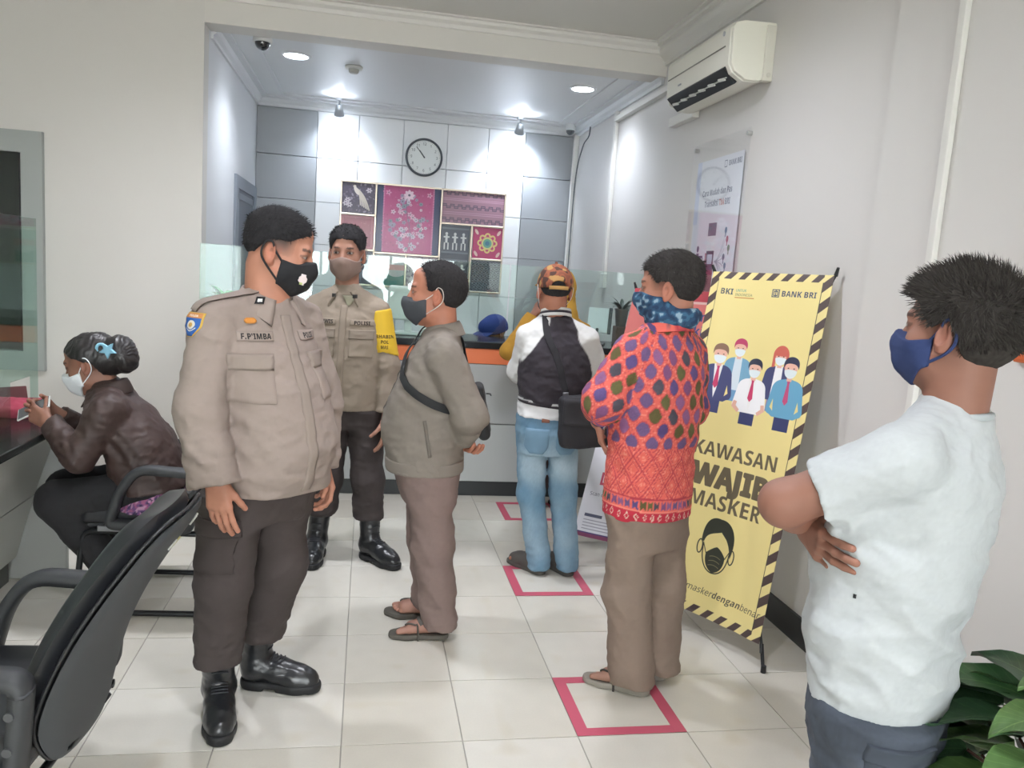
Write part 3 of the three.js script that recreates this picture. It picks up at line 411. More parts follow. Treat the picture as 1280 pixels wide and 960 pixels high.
// ---------------------------------------------------------------- air conditioner
{
  const t = thing('air_conditioner', 'white split air conditioner with open louvre high on the right wall', 'air conditioner', [2.0, 2.62, -0.36]);
  const wm = mat('#ecebe0', 0.35), L = 0.43;
  const prof = [[0, 0.03], [-0.07, 0], [-0.14, 0.0], [-0.2, 0.035], [-0.222, 0.075], [-0.226, 0.25], [-0.215, 0.268], [-0.17, 0.28], [-0.005, 0.285], [0, 0.28]];
  const body = extrude(prof.map(([x, y]) => [x, y]), 2 * L, 0.006); body.translate(0, 0, -L); 
  part('housing', body, wm, t);
  // side cheek nearer the viewer, slightly set off
  const ck = extrude(prof.map(([x, y]) => [x * 0.99, y * 0.985 + 0.002]), 0.02, 0.004); ck.translate(0, 0, L + 0.008); part('side_cheek', ck, mat('#ecebdd', 0.35), t);
  part('back_plate', rbox(-0.052, 0.0, 0.0, 0.272, L, L + 0.042, 0.004, 1), mat('#dcdacd', 0.45), t);
  part('panel_seam', box(-0.2345, -0.23, 0.165, 0.17, -L * 0.96, L * 0.9), mat('#8c8c84', 0.6), t);
  part('outlet', (() => { const g = rbox(-0.05, 0.05, -0.006, 0.012, -L * 0.92, L * 0.92, 0.003, 1); g.rotateZ(-0.75); g.translate(-0.197, 0.026, 0); return g; })(), mat('#23272a', 0.5), t);
  part('louvre', (() => { const g = rbox(-0.0035, 0.0035, -0.003, 0.003, -L * 0.88, L * 0.88, 0.002, 1); g.rotateZ(-0.75); g.translate(-0.206, 0.018, 0); return g; })(), mat('#b9bbb4', 0.4), t);
  for (let k = 0; k < 6; k++) part('vane', (() => { const g = rbox(-0.008, 0.008, -0.004, 0.004, -0.034, 0.034, 0.002, 1); g.rotateY(0.12); g.rotateZ(-0.75); g.translate(-0.206, 0.018, -L * 0.75 + k * L * 0.3); return g; })(), mat('#d6d8d2', 0.4), t);
  const b = new THREE.CylinderGeometry(0.012, 0.012, 0.004, 20); b.rotateZ(Math.PI / 2); b.translate(-0.234, 0.235, L * 0.84); part('badge', b, mat('#b9bcc0', 0.4), t);
  part('badge', box(-0.235, -0.231, 0.1, 0.108, -L * 0.55, -L * 0.45), mat('#a4a8ac', 0.4), t);
  const sc = new THREE.CylinderGeometry(0.012, 0.012, 0.003, 14); sc.rotateX(Math.PI / 2); sc.translate(-0.022, 0.03, L + 0.043); part('screw_cover', sc, mat('#cfcdc0', 0.5), t);
}
// ---------------------------------------------------------------- conduits on the right wall
{
  const cm = mat('#e2e1dc', 0.45);
  const c = (name, g, label) => solo(name, g, cm, label, 'conduit', [0, 0, 0]);
  c('wall_conduit', rbox(1.955, 1.978, 0.13, 3.06, 1.505, 1.54, 0.004, 2), 'white vertical conduit on the right wall beside the pier, left of the orange board');
  c('wall_conduit', merge([rbox(1.972, 2.0, 1.6, 2.95, -2.56, -2.5, 0.005, 2), rbox(1.965, 2.0, 1.5, 1.62, -2.58, -2.48, 0.006, 2)]), 'white conduit on the right wall dropping to a box above the potted plant');
  c('wall_conduit', rbox(1.95, 2.0, 0.9, 2.95, -3.84, -3.79, 0.005, 2), 'white conduit in the far right corner beside the grey panels');
  c('air_conditioner_trunking', merge([rbox(1.955, 2.0, 2.86, 2.9, -2.5, -0.82, 0.006, 2), rbox(1.95, 2.0, 2.6, 2.66, -1.2, -0.8, 0.006, 2)]), 'white pipe trunking along the right wall behind the air conditioner');
  solo('cable', tube([[1.97, 2.95, -3.3], [1.97, 2.87, -3.33], [1.975, 2.8, -3.55], [1.975, 2.5, -3.74], [1.975, 1.6, -3.77]], 0.006, 40, 6), mat('#5f6468', 0.6), 'thin dark cable hanging in the far right corner of the alcove', 'cable');
}
// ---------------------------------------------------------------- posters on the right wall
{
  const t = thing('wall_poster', 'white teller machine poster in a clear acrylic holder on the right wall', 'poster', [1.995, 1.86, -0.4]);
  const tex = canvasTex(600, 820, (c, w, h) => {
    c.fillStyle = '#e6eaf2'; c.fillRect(0, 0, w, h); c.fillStyle = '#cfd8ec'; c.fillRect(0, 0, 60, 300);
    c.fillStyle = '#4c5878'; c.font = 'bold 34px sans-serif'; c.textAlign = 'right'; c.fillText('BANK BRI', w - 20, 50); c.strokeStyle = '#4c5878'; c.lineWidth = 4; c.strokeRect(w - 228, 24, 28, 28);
    c.textAlign = 'center'; c.font = 'bold 40px sans-serif'; c.fillStyle = '#4a5578'; c.fillText('Cara Mudah dan Pas', w / 2, 170); c.fillText('Transaksi', w / 2 - 60, 222); c.fillStyle = '#b04a4a'; c.fillText('Tbk', w / 2 + 78, 222); c.fillStyle = '#4a5578'; c.fillText('BRI', w / 2 + 150, 222);
    c.fillStyle = '#e9edf2'; c.fillRect(230, 300, 120, 350); c.fillStyle = '#6d6f80'; c.fillRect(236, 300, 108, 60); c.fillStyle = '#8d2f48'; c.fillRect(236, 520, 108, 170); c.fillStyle = '#4b3a52'; c.fillRect(240, 430, 100, 90); c.fillStyle = '#c6d3e2'; c.fillRect(256, 446, 66, 46); c.fillStyle = '#a0405a'; c.fillRect(222, 440, 16, 250);
    c.fillStyle = '#3d4666'; c.beginPath(); c.arc(112, 420, 16, 0, 7); c.fill(); c.fillRect(96, 440, 36, 110); c.fillRect(98, 550, 12, 120); c.fillRect(118, 550, 12, 120); c.fillRect(128, 452, 60, 12);
    c.strokeStyle = '#9aa3b4'; c.lineWidth = 3; for (let k = 0; k < 9; k++) { c.beginPath(); c.moveTo(350, 480); c.quadraticCurveTo(420, 480, 470, 340 + k * 40); c.stroke(); c.fillStyle = ['#5d7f9a', '#a2566a', '#6a8a70', '#555f78'][k % 4]; c.beginPath(); c.arc(470 + (k % 3) * 26, 340 + k * 40, 15, 0, 7); c.fill(); c.fillRect(466 + (k % 3) * 26, 352 + k * 40, 10, 18); }
    c.fillStyle = '#7d86a0'; for (let k = 0; k < 4; k++) c.fillRect(60, 720 + k * 22, 470 - (k % 2) * 60, 9);
  });
  part('print', sheet([-0.006, -0.06, 0.0], [0, 0, 0.62], [0, 1.02, 0], 0.002).rotateY(0), mat('#ffffff', 0.4, { map: tex }), t);
  part('holder', box(-0.016, -0.012, -0.6, 0.56, -0.38, 0.38), phys('#ffffff', 0.04, { transmission: 1, thickness: 0, ior: 1.49 }), t, 'clear acrylic sheet');
  for (const [y, z] of [[0.53, 0.35], [0.53, -0.35], [-0.57, 0.35], [-0.57, -0.35]]) part('standoff', rod([0.004, y, z], [-0.024, y, z], 0.012), mat('#c9cac8', 0.3, { metalness: 0.7 }), t);
}
{
  const tex = canvasTex(256, 512, (c, w, h) => { const g = ['#d9a552', '#d8924a', '#d47a40', '#d4683c']; for (let k = 0; k < 4; k++) { c.fillStyle = g[k]; c.fillRect(0, (k * h) / 4, w, h / 4 + 1); } c.fillStyle = '#c85f38'; c.fillRect(0, h - 44, w, 6); });
  const t = thing('orange_board', 'orange and yellow notice board on the right wall behind the grey shirt man', 'notice board', [1.976, 1.4, 1.955]);
  part('board', rbox(-0.016, 0, 0, 0.75, 0, 0.6, 0.004, 1), mat('#c8683c', 0.5), t); part('print', sheet([-0.018, 0.375, 0.3], [0, 0, 0.58], [0, 0.73, 0], 0.003), mat('#ffffff', 0.45, { map: tex }), t);
}

// ---------------------------------------------------------------- service desk at the left with its glass
{
  const t = thing('service_desk', 'grey service desk with black worktop and sloping front at the left edge', 'desk', [-1.36, 0.012, 1.2]);
  const gm = mat('#c0c1bb', 0.45), gd = mat('#b6b7b1', 0.45);
  part('worktop', rbox(-0.75, 0.075, 0.722, 0.757, -1.06, 1.6, 0.008, 2), mat('#262928', 0.22), t);
  const slab = (y0, y1, x0, x1, m) => { const g = extrude([[x0, y0], [x1, y1], [x1 - 0.04, y1], [x0 - 0.04, y0]], 2.58); g.translate(0, 0, -1.02); return part('front_panel', g, m, t); };
  slab(0.1, 0.395, -0.165, -0.085, gm); slab(0.402, 0.72, -0.083, 0.02, gd);
  part('plinth', box(-0.7, -0.19, -0.012, 0.1, -1.0, 1.56), mat('#5d5e5a', 0.5), t);
  part('end_panel', rbox(-0.75, 0.045, -0.012, 0.722, -1.07, -1.035, 0.004, 1), mat('#a2a4a0', 0.45), t);
  part('inner_shelf', box(-0.73, -0.3, 0.5, 0.52, -1.02, 1.5), mat('#6d6e6a', 0.5), t);
}
{
  const s = extrude([[-0.33, 0.757], [-0.388, 0.757], [-0.388, 0.985], [-0.606, 0.985], [-0.606, 0.757], [-2.5, 0.757], [-2.5, 1.645], [-0.33, 1.645]], 0.008, 0.0012); s.rotateY(Math.PI / 2);
  solo('desk_screen', s, phys('#e6f3ee', 0.015, { transmission: 1, thickness: 0, ior: 1.25 }), 'greenish glass screen with a hand opening standing on the left service desk', 'glass screen', [-1.375, 0.012, 0]);
}
{ // things behind the glass
  const g = surface(rumple(join(0.05, cone([-0.12, 0.045, 0.02], [0.1, 0.04, -0.02], 0.045, 0.05), cone([-0.05, 0.05, 0.08], [0.12, 0.035, 0.06], 0.04, 0.035)), folds(0.006, 14, 20, 14, 2)), 0.007);
  solo('cloth_bundle', g, mat('#a63c52', 0.85), 'crumpled crimson cloth lying on the desk behind the glass', 'cloth', [-1.56, 0.757, 0.1]);
  const t = thing('desk_calendar', 'small dark red desk calendar standing behind the crimson cloth', 'calendar', [-1.62, 0.757, -0.08], 0.7);
  const p = rbox(-0.06, 0.06, 0, 0.11, -0.004, 0.004, 0.003, 1); p.rotateX(-0.3); part('front_leaf', p, mat('#5a2b2d', 0.6), t); const q = rbox(-0.06, 0.06, 0, 0.11, -0.004, 0.004, 0.003, 1); q.rotateX(0.3); q.translate(0, 0, -0.065); part('back_leaf', q, mat('#443332', 0.6), t);
  solo('paper_slip', rbox(-0.04, 0.04, 0, 0.003, -0.06, 0.06, 0.001, 1), mat('#e3e4e0', 0.8), 'white slip of paper on the left desk behind the glass', 'paper', [-1.47, 0.757, 0.62]);
  // office behind the window
  const c = thing('office_cabinet', 'grey filing cabinet seen dimly through the left wall window', 'cabinet', [-2.2, 0, -2.8]);
  part('body', rbox(-0.3, 0.3, 0, 1.4, -0.2, 0.2, 0.006, 1), mat('#7b8083', 0.5), c); for (let k = 0; k < 4; k++) { const d = part('drawer', rbox(-0.28, 0.28, 0.06 + k * 0.33, 0.36 + k * 0.33, 0.2, 0.22, 0.005, 1), mat('#8b9093', 0.5), c); part('handle', rbox(-0.06, 0.06, 0.24 + k * 0.33, 0.26 + k * 0.33, 0.22, 0.235, 0.004, 1), mat('#b9bcbc', 0.4), d); }
  const bx = (dx, y, label, col) => { const b = thing('file_box', label, 'box', [-2.2 + dx, y, -2.8], 0, 'boxes on the office cabinet'); part('carton', rbox(-0.13, 0.13, 0, 0.2, -0.14, 0.14, 0.004, 1), mat(col, 0.7), b); part('lid', rbox(-0.135, 0.135, 0.2, 0.24, -0.145, 0.145, 0.004, 1), mat(col, 0.6), b); };
  bx(-0.14, 1.4, 'pale file box on the office cabinet, the left one of two', '#a9b3b2'); bx(0.15, 1.4, 'white file box on the office cabinet, the right one of two', '#c5cccc');
}
// ---------------------------------------------------------------- visitor chairs
function visitorChair(label, p, turn) {                              // faces -x
  const t = thing('visitor_chair', label, 'chair', p, turn), black = mat('#2b2d30', 0.5), pl = mat('#37393b', 0.55), leather = phys('#222427', 0.36, { clearcoat: 0.25, clearcoatRoughness: 0.4 });
  // seat
  const seat = new RoundedBoxGeometry(0.47, 0.085, 0.48, 5, 0.038); { const a = seat.attributes.position; for (let i = 0; i < a.count; i++) { const x = a.getX(i), z = a.getZ(i); a.setY(i, a.getY(i) + (a.getY(i) > 0 ? -0.014 * Math.exp(-((x * x + z * z) / 0.025)) : 0) + (x < -0.15 ? -(x + 0.15) * (x + 0.15) * 1.6 : 0)); } seat.computeVertexNormals(); } seat.translate(-0.04, 0.445, 0);
  part('seat', seat, leather, t);
  part('seat_pan', rbox(-0.25, 0.17, 0.385, 0.41, -0.22, 0.22, 0.01, 2), pl, t);
  // backrest: shield outline, curved across, reclined
  const H = 0.63, outline = (v) => { const w = v < 0.3 ? mix(0.13, 0.232, Math.sin((v / 0.3) * Math.PI / 2)) : mix(0.232, 0.165, Math.pow((v - 0.3) / 0.7, 1.5)); const top = v > 0.9 ? Math.sqrt(Math.max(0, 1 - Math.pow((v - 0.9) / 0.1, 2))) * 0.45 + 0.55 : 1, bot = v < 0.06 ? Math.sqrt(Math.max(0, 1 - Math.pow((0.06 - v) / 0.06, 2))) * 0.5 + 0.5 : 1; return w * top * bot; };
  const place = (u, v, d) => { const h = v * H, lean = 0.36, bow = 0.05 * Math.sin(v * Math.PI) * -1 + 0.03 * v; const w = outline(v) * u, curl = -0.16 * w * w * 4; const x = 0.205 + Math.sin(lean) * h + bow + curl + d * Math.cos(lean), y = 0.365 + Math.cos(lean) * h - d * Math.sin(lean); return [x, y, w]; };
  const shell = (d0, d1, puff, inset) => { const nu = 22, nv = 30, pos = [], idx = [], W = nu + 1, N = W * (nv + 1); for (const s of [0, 1]) for (let j = 0; j <= nv; j++) for (let i = 0; i <= nu; i++) { const u = (i / nu) * 2 - 1, v = inset + (j / nv) * (1 - 2 * inset), e = Math.pow(1 - Math.pow(Math.abs(u), 6), 0.5) * Math.pow(1 - Math.pow(Math.abs((j / nv) * 2 - 1), 14), 0.5); pos.push(...place(u * (1 - inset), v, s ? mix((d0 + d1) / 2, d1 + (puff > 0 ? puff : 0) * e, e) : mix((d0 + d1) / 2, d0 - (puff < 0 ? -puff : 0) * e, e))); } for (let j = 0; j < nv; j++) for (let i = 0; i < nu; i++) { const a = i + j * W; idx.push(a, a + W, a + 1, a + 1, a + W, a + W + 1); idx.push(N + a, N + a + 1, N + a + W, N + a + 1, N + a + W + 1, N + a + W); } return indexed(pos, idx); };
  part('backrest', shell(-0.066, 0.0, -0.014, 0.005), leather, t);
  part('back_shell', shell(0.004, 0.02, 0.008, 0.0), mat('#404346', 0.6), t);
  { const pts = []; for (let k = 0; k < 64; k++) { const a = k / 64; const [u, v] = a < 0.08 ? [(a / 0.08) * 2 - 1, 0.004] : a < 0.5 ? [1, 0.004 + 0.993 * ((a - 0.08) / 0.42)] : a < 0.58 ? [1 - ((a - 0.5) / 0.08) * 2, 0.997] : [-1, 0.997 - 0.993 * ((a - 0.58) / 0.42)]; pts.push(V(...place(u, v, 0.002))); } part('piping', new THREE.TubeGeometry(new THREE.CatmullRomCurve3(pts, true, 'centripetal'), 200, 0.005, 6, true), mat('#1c1d1f', 0.4), t); }
  // scuffs where the covering has worn through
  const R = rng(3); for (let k = 0; k < 4; k++) { const v = 0.86 + k * 0.025, u = 0.3 - k * 0.28, pts = []; for (let i = 0; i < 4; i++) pts.push(V(...place(u + i * 0.06 * (k % 2 ? 1 : -0.6), v + i * 0.008 * (k % 2 ? -1 : 1.3), 0.029))); part('scuff', new THREE.TubeGeometry(new THREE.CatmullRomCurve3(pts), 10, 0.0032, 5), mat(k === 1 ? '#b9b27c' : '#c9c9c4', 0.8), t, 'pale worn scuff on the back'); }
  // armrest loops
  for (const s of [-1, 1]) {
    const z = s * 0.268, loop = []; for (const [x, y] of [[0.2, 0.645], [-0.03, 0.66], [-0.1, 0.56], [-0.14, 0.42], [0.18, 0.4]]) loop.push(V(x, y, z));
    const P = []; const n = loop.length; for (let i = 0; i < n; i++) { const p = loop[i], a = loop[(i + n - 1) % n], b = loop[(i + 1) % n], r = i === 1 ? 0.06 : i === 2 ? 0.05 : 0.03; const pa = p.clone().add(a.clone().sub(p).setLength(r)), pb = p.clone().add(b.clone().sub(p).setLength(r)); for (let k = 0; k <= 6; k++) { const q = k / 6; P.push(pa.clone().multiplyScalar((1 - q) * (1 - q)).addScaledVector(p, 2 * q * (1 - q)).addScaledVector(pb, q * q)); } }
    P.push(P[0].clone(), P[1].clone());
    const arm = part('armrest', sweep(P, () => [[-0.027, -0.017], [0.0, -0.021], [0.027, -0.017], [0.03, 0], [0.026, 0.016], [0, 0.02], [-0.026, 0.016], [-0.03, 0]], (i) => { const q = P[i]; return V(q.x + 0.05, q.y - 0.52, 0).normalize(); }, true), pl, t);
    for (const [bx, by] of [[0.185, 0.58], [0.18, 0.5]]) part('bolt', rod([bx, by, z + s * 0.02], [bx, by, z + s * 0.034], 0.01), mat('#5b5d5f', 0.4, { metalness: 0.6 }), arm);
    part('bracket', rbox(-0.2, 0.12, 0.375, 0.4, z - s * 0.05 - 0.02, z - s * 0.05 + 0.02, 0.005, 1), mat('#8e9093', 0.35, { metalness: 0.6 }), t);
  }
  // cantilever tube frame
  const tubeM = mat('#222426', 0.35, { metalness: 0.4 });
  part('frame', merge([-1, 1].map((s) => bentPipe([[0.2, 0.37, s * 0.225], [-0.26, 0.375, s * 0.225], [-0.29, 0.018, s * 0.235], [0.24, 0.014, s * 0.235]], 0.0125, 0.05)).concat([rod([0.235, 0.014, -0.235], [0.235, 0.014, 0.235], 0.0125), rod([0.19, 0.37, -0.225], [0.19, 0.37, 0.225], 0.011)])), tubeM, t);
  for (const s of [-1, 1]) { part('back_strut', sweep([V(0.12, 0.385, s * 0.1), V(0.2, 0.38, s * 0.1), V(0.232, 0.4, s * 0.1)], () => [[-0.02, -0.004], [0.02, -0.004], [0.02, 0.004], [-0.02, 0.004]]), tubeM, t); part('glide', rod([-0.24, 0, s * 0.235], [-0.24, 0.006, s * 0.235], 0.014), mat('#1b1c1d', 0.6), t); }
  return t;
}
visitorChair('black leather visitor chair in the foreground with its scuffed back turned', [-0.835, 0, 2.06], -4 * Math.PI / 180);
visitorChair('black visitor chair under the seated woman in the brown jacket', [-0.84, 0, 0.36], -3 * Math.PI / 180);
solo('wallet', (() => { const g = surface(join(0.02, rbx([0, 0.012, 0], [0.05, 0.012, 0.035], rotM(0.3), 0.01), cone([-0.02, 0.014, -0.01], [0.03, 0.016, 0.02], 0.013, 0.012)), 0.004); return g; })(), mat('#c2c23c', 0.6), 'small yellow-green pouch on the seat of the foreground chair', 'pouch', [-0.93, 0.489, 2.16]);

// ---------------------------------------------------------------- free-standing banners
function xBanner(name, label, BL, BR, TR, TL, tex, feet, edge) {
  const c = BL.clone().add(BR).add(TR).add(TL).multiplyScalar(0.25), base = V(c.x, 0, c.z), t = thing(name, label, 'banner', base.toArray());
  const q = [BL, BR, TR, TL].map((p) => p.clone().sub(base)), n = q[1].clone().sub(q[0]).cross(q[3].clone().sub(q[0])).normalize();
  const nu = 24, nv = 50, pos = [], uv = [], idx = [], W = nu + 1, N = W * (nv + 1);
  for (const s of [1, -1]) for (let j = 0; j <= nv; j++) for (let i = 0; i <= nu; i++) {
    const u = i / nu, v = j / nv, p = q[0].clone().lerp(q[1], u).lerp(q[3].clone().lerp(q[2], u), v);
    const sag = -0.02 * Math.sin(Math.PI * u) * Math.sin(Math.PI * v) + 0.012 * Math.pow(1 - v, 3) * Math.sin(u * 7 + 1) + 0.010 * Math.exp(-Math.pow((u - 0.12 - 0.1 * (1 - v)) / 0.05, 2)) * v - 0.012 * Math.exp(-Math.pow((u - 0.8 + 0.35 * v) / 0.07, 2)) * (1 - v);
    p.addScaledVector(n, sag + s * 0.0012); pos.push(p.x, p.y, p.z); uv.push(u, v);
  }
  for (let j = 0; j < nv; j++) for (let i = 0; i < nu; i++) { const a = i + j * W, b = a + 1, d = a + W, e = d + 1; idx.push(a, b, e, a, e, d, N + a, N + e, N + b, N + a, N + d, N + e); }
  const rim = []; for (let i = 0; i < nu; i++) rim.push(i); for (let j = 0; j < nv; j++) rim.push(nu + j * W); for (let i = nu; i > 0; i--) rim.push(i + nv * W); for (let j = nv; j > 0; j--) rim.push(j * W); for (let i = 0; i < rim.length; i++) { const a = rim[i], b = rim[(i + 1) % rim.length]; idx.push(a, N + a, N + b, a, N + b, b); }
  part('sheet', indexed(pos, idx, null, uv), phys('#ffffff', 0.42, { map: tex, clearcoat: 0.15, clearcoatRoughness: 0.4 }), t);
  const pm = mat('#26282a', 0.45), mid = q[0].clone().add(q[1]).add(q[2]).add(q[3]).multiplyScalar(0.25).addScaledVector(n, -0.05);
  for (const k of [0, 1, 2, 3]) { const e = q[k].clone().addScaledVector(n, -0.008); part('pole', rod(mid, e, 0.006), pm, t); part('corner_cap', rod(e.clone().addScaledVector(n, -0.002), e.clone().add(q[k].clone().sub(mid).setLength(0.035)).addScaledVector(n, 0.01), 0.009, 0.006), pm, t); }
  part('hub', rod(mid.clone().addScaledVector(n, -0.02), mid.clone().addScaledVector(n, 0.02), 0.025), pm, t);
  for (const [k, f] of feet) { const a = q[k].clone().addScaledVector(n, -0.012), b = V(...f).sub(base); part('foot_pole', rod(a, b, 0.0075), pm, t); part('foot', rod(b, b.clone().setY(b.y + 0.03), 0.011), pm, t); }
  return t;
}
const hazard = (c, x, y, w, h, step, vertical) => { c.save(); c.beginPath(); c.rect(x, y, w, h); c.clip(); c.fillStyle = '#eddc98'; c.fillRect(x, y, w, h); c.fillStyle = '#544644'; const L = vertical ? h : w, T = vertical ? w : h; for (let k = -1; k * step < L + step; k++) { c.beginPath(); if (vertical) { c.moveTo(x, y + k * step + T * 0.9); c.lineTo(x + w, y + k * step); c.lineTo(x + w, y + k * step + step * 0.48); c.lineTo(x, y + k * step + step * 0.48 + T * 0.9); } else { c.moveTo(x + k * step, y + h); c.lineTo(x + k * step + T * 0.9, y); c.lineTo(x + k * step + step * 0.48 + T * 0.9, y); c.lineTo(x + k * step + step * 0.48, y + h); } c.fill(); } c.restore(); };
{
  const tex = canvasTex(768, 2048, (c, w, h) => {
    c.fillStyle = '#ecdb96'; c.fillRect(0, 0, w, h);
    hazard(c, 0, 0, w, 44, 92, false); hazard(c, 0, h - 50, w, 50, 92, false); hazard(c, 0, 0, 52, h, 118, true); hazard(c, w - 52, 0, 52, h, 118, true);
    c.fillStyle = '#4c4a3c'; c.fillRect(w - 55, 44, 4, h - 94); c.fillRect(52, 44, 3, h - 94);
    // logos
    c.fillStyle = '#4d5560'; c.font = 'bold 50px sans-serif'; c.textAlign = 'left'; c.fillText('BKI', 84, 140); c.font = '22px sans-serif'; c.fillStyle = '#5f9a8a'; c.fillText('UNTUK', 182, 120); c.fillStyle = '#7b7f5a'; c.fillText('INDONESIA', 182, 146); c.fillStyle = '#c07a3a'; c.fillRect(182, 154, 128, 5);
    c.fillStyle = '#3f4a66'; c.font = 'bold 46px sans-serif'; c.textAlign = 'right'; c.fillText('BANK BRI', w - 76, 134); c.strokeStyle = '#3f4a66'; c.lineWidth = 5; c.strokeRect(w - 345, 96, 42, 42); c.strokeRect(w - 336, 106, 24, 24); c.beginPath(); c.moveTo(w - 324, 96); c.lineTo(w - 324, 138); c.stroke();
    // five masked office workers
    const fig = (x, y, s, o) => { c.save(); c.translate(x, y); c.scale(s, s); const P = (col, ...pts) => { c.fillStyle = col; c.beginPath(); pts.forEach(([a, b], i) => (i ? c.lineTo(a, b) : c.moveTo(a, b))); c.closePath(); c.fill(); };
      P(o.trouser || '#3b3f66', [-44, 250], [44, 250], [44, 330], [-44, 330]);
      c.fillStyle = o.suit; c.beginPath(); c.moveTo(-28, 62); c.quadraticCurveTo(-84, 70, -88, 120); c.lineTo(-104, 220); c.quadraticCurveTo(-104, 246, -80, 250); c.lineTo(-62, 262); c.lineTo(62, 262); c.lineTo(80, 250); c.quadraticCurveTo(104, 246, 104, 220); c.lineTo(88, 120); c.quadraticCurveTo(84, 70, 28, 62); c.closePath(); c.fill();
      if (o.arms) { P(o.arms, [-96, 200], [-104, 236], [-62, 268], [-52, 250], [-78, 228], [-74, 204]); P(o.arms, [96, 200], [104, 236], [62, 268], [52, 250], [78, 228], [74, 204]); }
      c.fillStyle = '#ecdb96'; if (o.gap) { P('#ecdb96', [-70, 168], [-82, 214], [-62, 232]); P('#ecdb96', [70, 168], [82, 214], [62, 232]); }
      P('#f0efee', [-24, 60], [24, 60], [10, 200], [0, 250], [-10, 200]);
      if (o.shirt) { P(o.shirt, [-24, 60], [24, 60], [30, 262], [-30, 262]); }
      if (o.tie) P(o.tie, [-9, 68], [9, 68], [6, 84], [15, 176], [0, 196], [-15, 176], [-6, 84]);
      c.fillStyle = '#e8b7a4'; c.fillRect(-14, 34, 28, 36); c.beginPath(); c.ellipse(0, 8, 36, 46, 0, 0, 7); c.fill();
      c.fillStyle = o.hair; c.beginPath(); if (o.long) { c.ellipse(0, -4, 50, 58, 0, Math.PI, 0); c.lineTo(50, 70); c.lineTo(30, 66); c.lineTo(34, 0); c.lineTo(-34, 0); c.lineTo(-30, 66); c.lineTo(-50, 70); } else { c.moveTo(-42, 6); c.quadraticCurveTo(-52, -54, 0, -58); c.quadraticCurveTo(52, -54, 42, 6); c.quadraticCurveTo(34, -20, 10, -22); c.quadraticCurveTo(-20, -26, -34, -14); } c.closePath(); c.fill();
      c.fillStyle = '#3c3440'; c.fillRect(-20, 0, 8, 5); c.fillRect(12, 0, 8, 5);
      c.fillStyle = '#e3edf0'; c.beginPath(); c.moveTo(-35, 14); c.quadraticCurveTo(0, 2, 35, 14); c.quadraticCurveTo(34, 50, 0, 56); c.quadraticCurveTo(-34, 50, -35, 14); c.fill(); c.restore(); };
    c.save(); c.translate(0, 8);
    fig(285, 450, 0.98, { suit: '#78a8c4', hair: '#c2466c', shirt: '#d6e2ea', trouser: '#6f9cc4' });
    fig(550, 470, 0.98, { suit: '#454a72', hair: '#d0685a', long: true, shirt: '#f0f0f2', trouser: '#9a86b0' });
    fig(165, 500, 1.1, { suit: '#4a4f7a', hair: '#8a6a58', tie: '#c8406a', gap: true, trouser: '#454a78' });
    fig(625, 530, 1.1, { suit: '#6ba8c8', hair: '#373c56', tie: '#c4507c', gap: true, shirt: '#6ba8c8', trouser: '#3d4470' });
    fig(400, 560, 1.02, { suit: '#f2f2f4', hair: '#3a3c50', tie: '#c8406a', arms: '#e8b7a4', trouser: '#3d4470' });
    c.restore();
    // wording
    c.textAlign = 'center'; c.fillStyle = '#6a604c';
    c.font = 'bold 118px sans-serif'; c.save(); c.translate(w / 2, 1130); c.scale(0.98, 1); c.fillText('KAWASAN', 0, 0); c.restore();
    c.font = '900 172px sans-serif'; c.lineWidth = 9; c.lineJoin = 'round'; c.strokeStyle = '#6a604c'; c.save(); c.translate(w / 2, 1305); c.scale(0.98, 1); c.fillText('WAJIB', 0, 0); c.strokeText('WAJIB', 0, 0); c.restore();
    c.font = 'bold 124px sans-serif'; c.save(); c.translate(w / 2 - 4, 1432); c.scale(0.98, 1); c.fillText('MASKER', 0, 0); c.restore();
    // masked head emblem
    c.save(); c.translate(384, 1640); c.fillStyle = '#3a3d33'; c.strokeStyle = '#3a3d33';
    c.beginPath(); c.moveTo(-100, -14); c.bezierCurveTo(-108, -170, -30, -168, 0, -164); c.bezierCurveTo(70, -172, 128, -100, 96, 40); c.bezierCurveTo(84, -10, 70, -40, 50, -62); c.lineTo(14, -92); c.bezierCurveTo(-30, -70, -76, -70, -84, -10); c.closePath(); c.fill();
    c.lineWidth = 7; c.beginPath(); c.ellipse(-104, 22, 16, 40, 0, 0, 7); c.stroke(); c.beginPath(); c.ellipse(104, 30, 16, 40, 0, 0, 7); c.stroke();
    c.beginPath(); c.moveTo(-84, 0); c.bezierCurveTo(-84, 110, -44, 150, 0, 152); c.bezierCurveTo(52, 150, 88, 110, 90, 0); c.stroke();
    c.beginPath(); c.moveTo(-58, 46); c.quadraticCurveTo(-6, -4, 8, -2); c.quadraticCurveTo(40, 10, 66, 46); c.quadraticCurveTo(70, 130, 2, 150); c.quadraticCurveTo(-62, 130, -58, 46); c.fill(); c.lineWidth = 5; c.beginPath(); c.moveTo(-58, 50); c.lineTo(-86, -8); c.moveTo(66, 50); c.lineTo(90, -4); c.stroke();
    c.strokeStyle = '#8a8463'; c.lineWidth = 4; for (const k of [0, 1, 2]) { c.beginPath(); c.moveTo(-32, 62 + k * 26); c.quadraticCurveTo(4, 44 + k * 26, 40, 62 + k * 26); c.stroke(); } c.restore();
    c.fillStyle = '#5d5748'; c.textAlign = 'left'; c.font = 'italic 54px sans-serif'; const y = 1925; let x = 84; for (const [s, f] of [['#pakaimasker', 'italic 52px sans-serif'], ['dengan', 'italic bold 52px sans-serif'], ['benar', 'italic 52px sans-serif']]) { c.font = f; c.fillText(s, x, y); x += c.measureText(s).width; }
  });
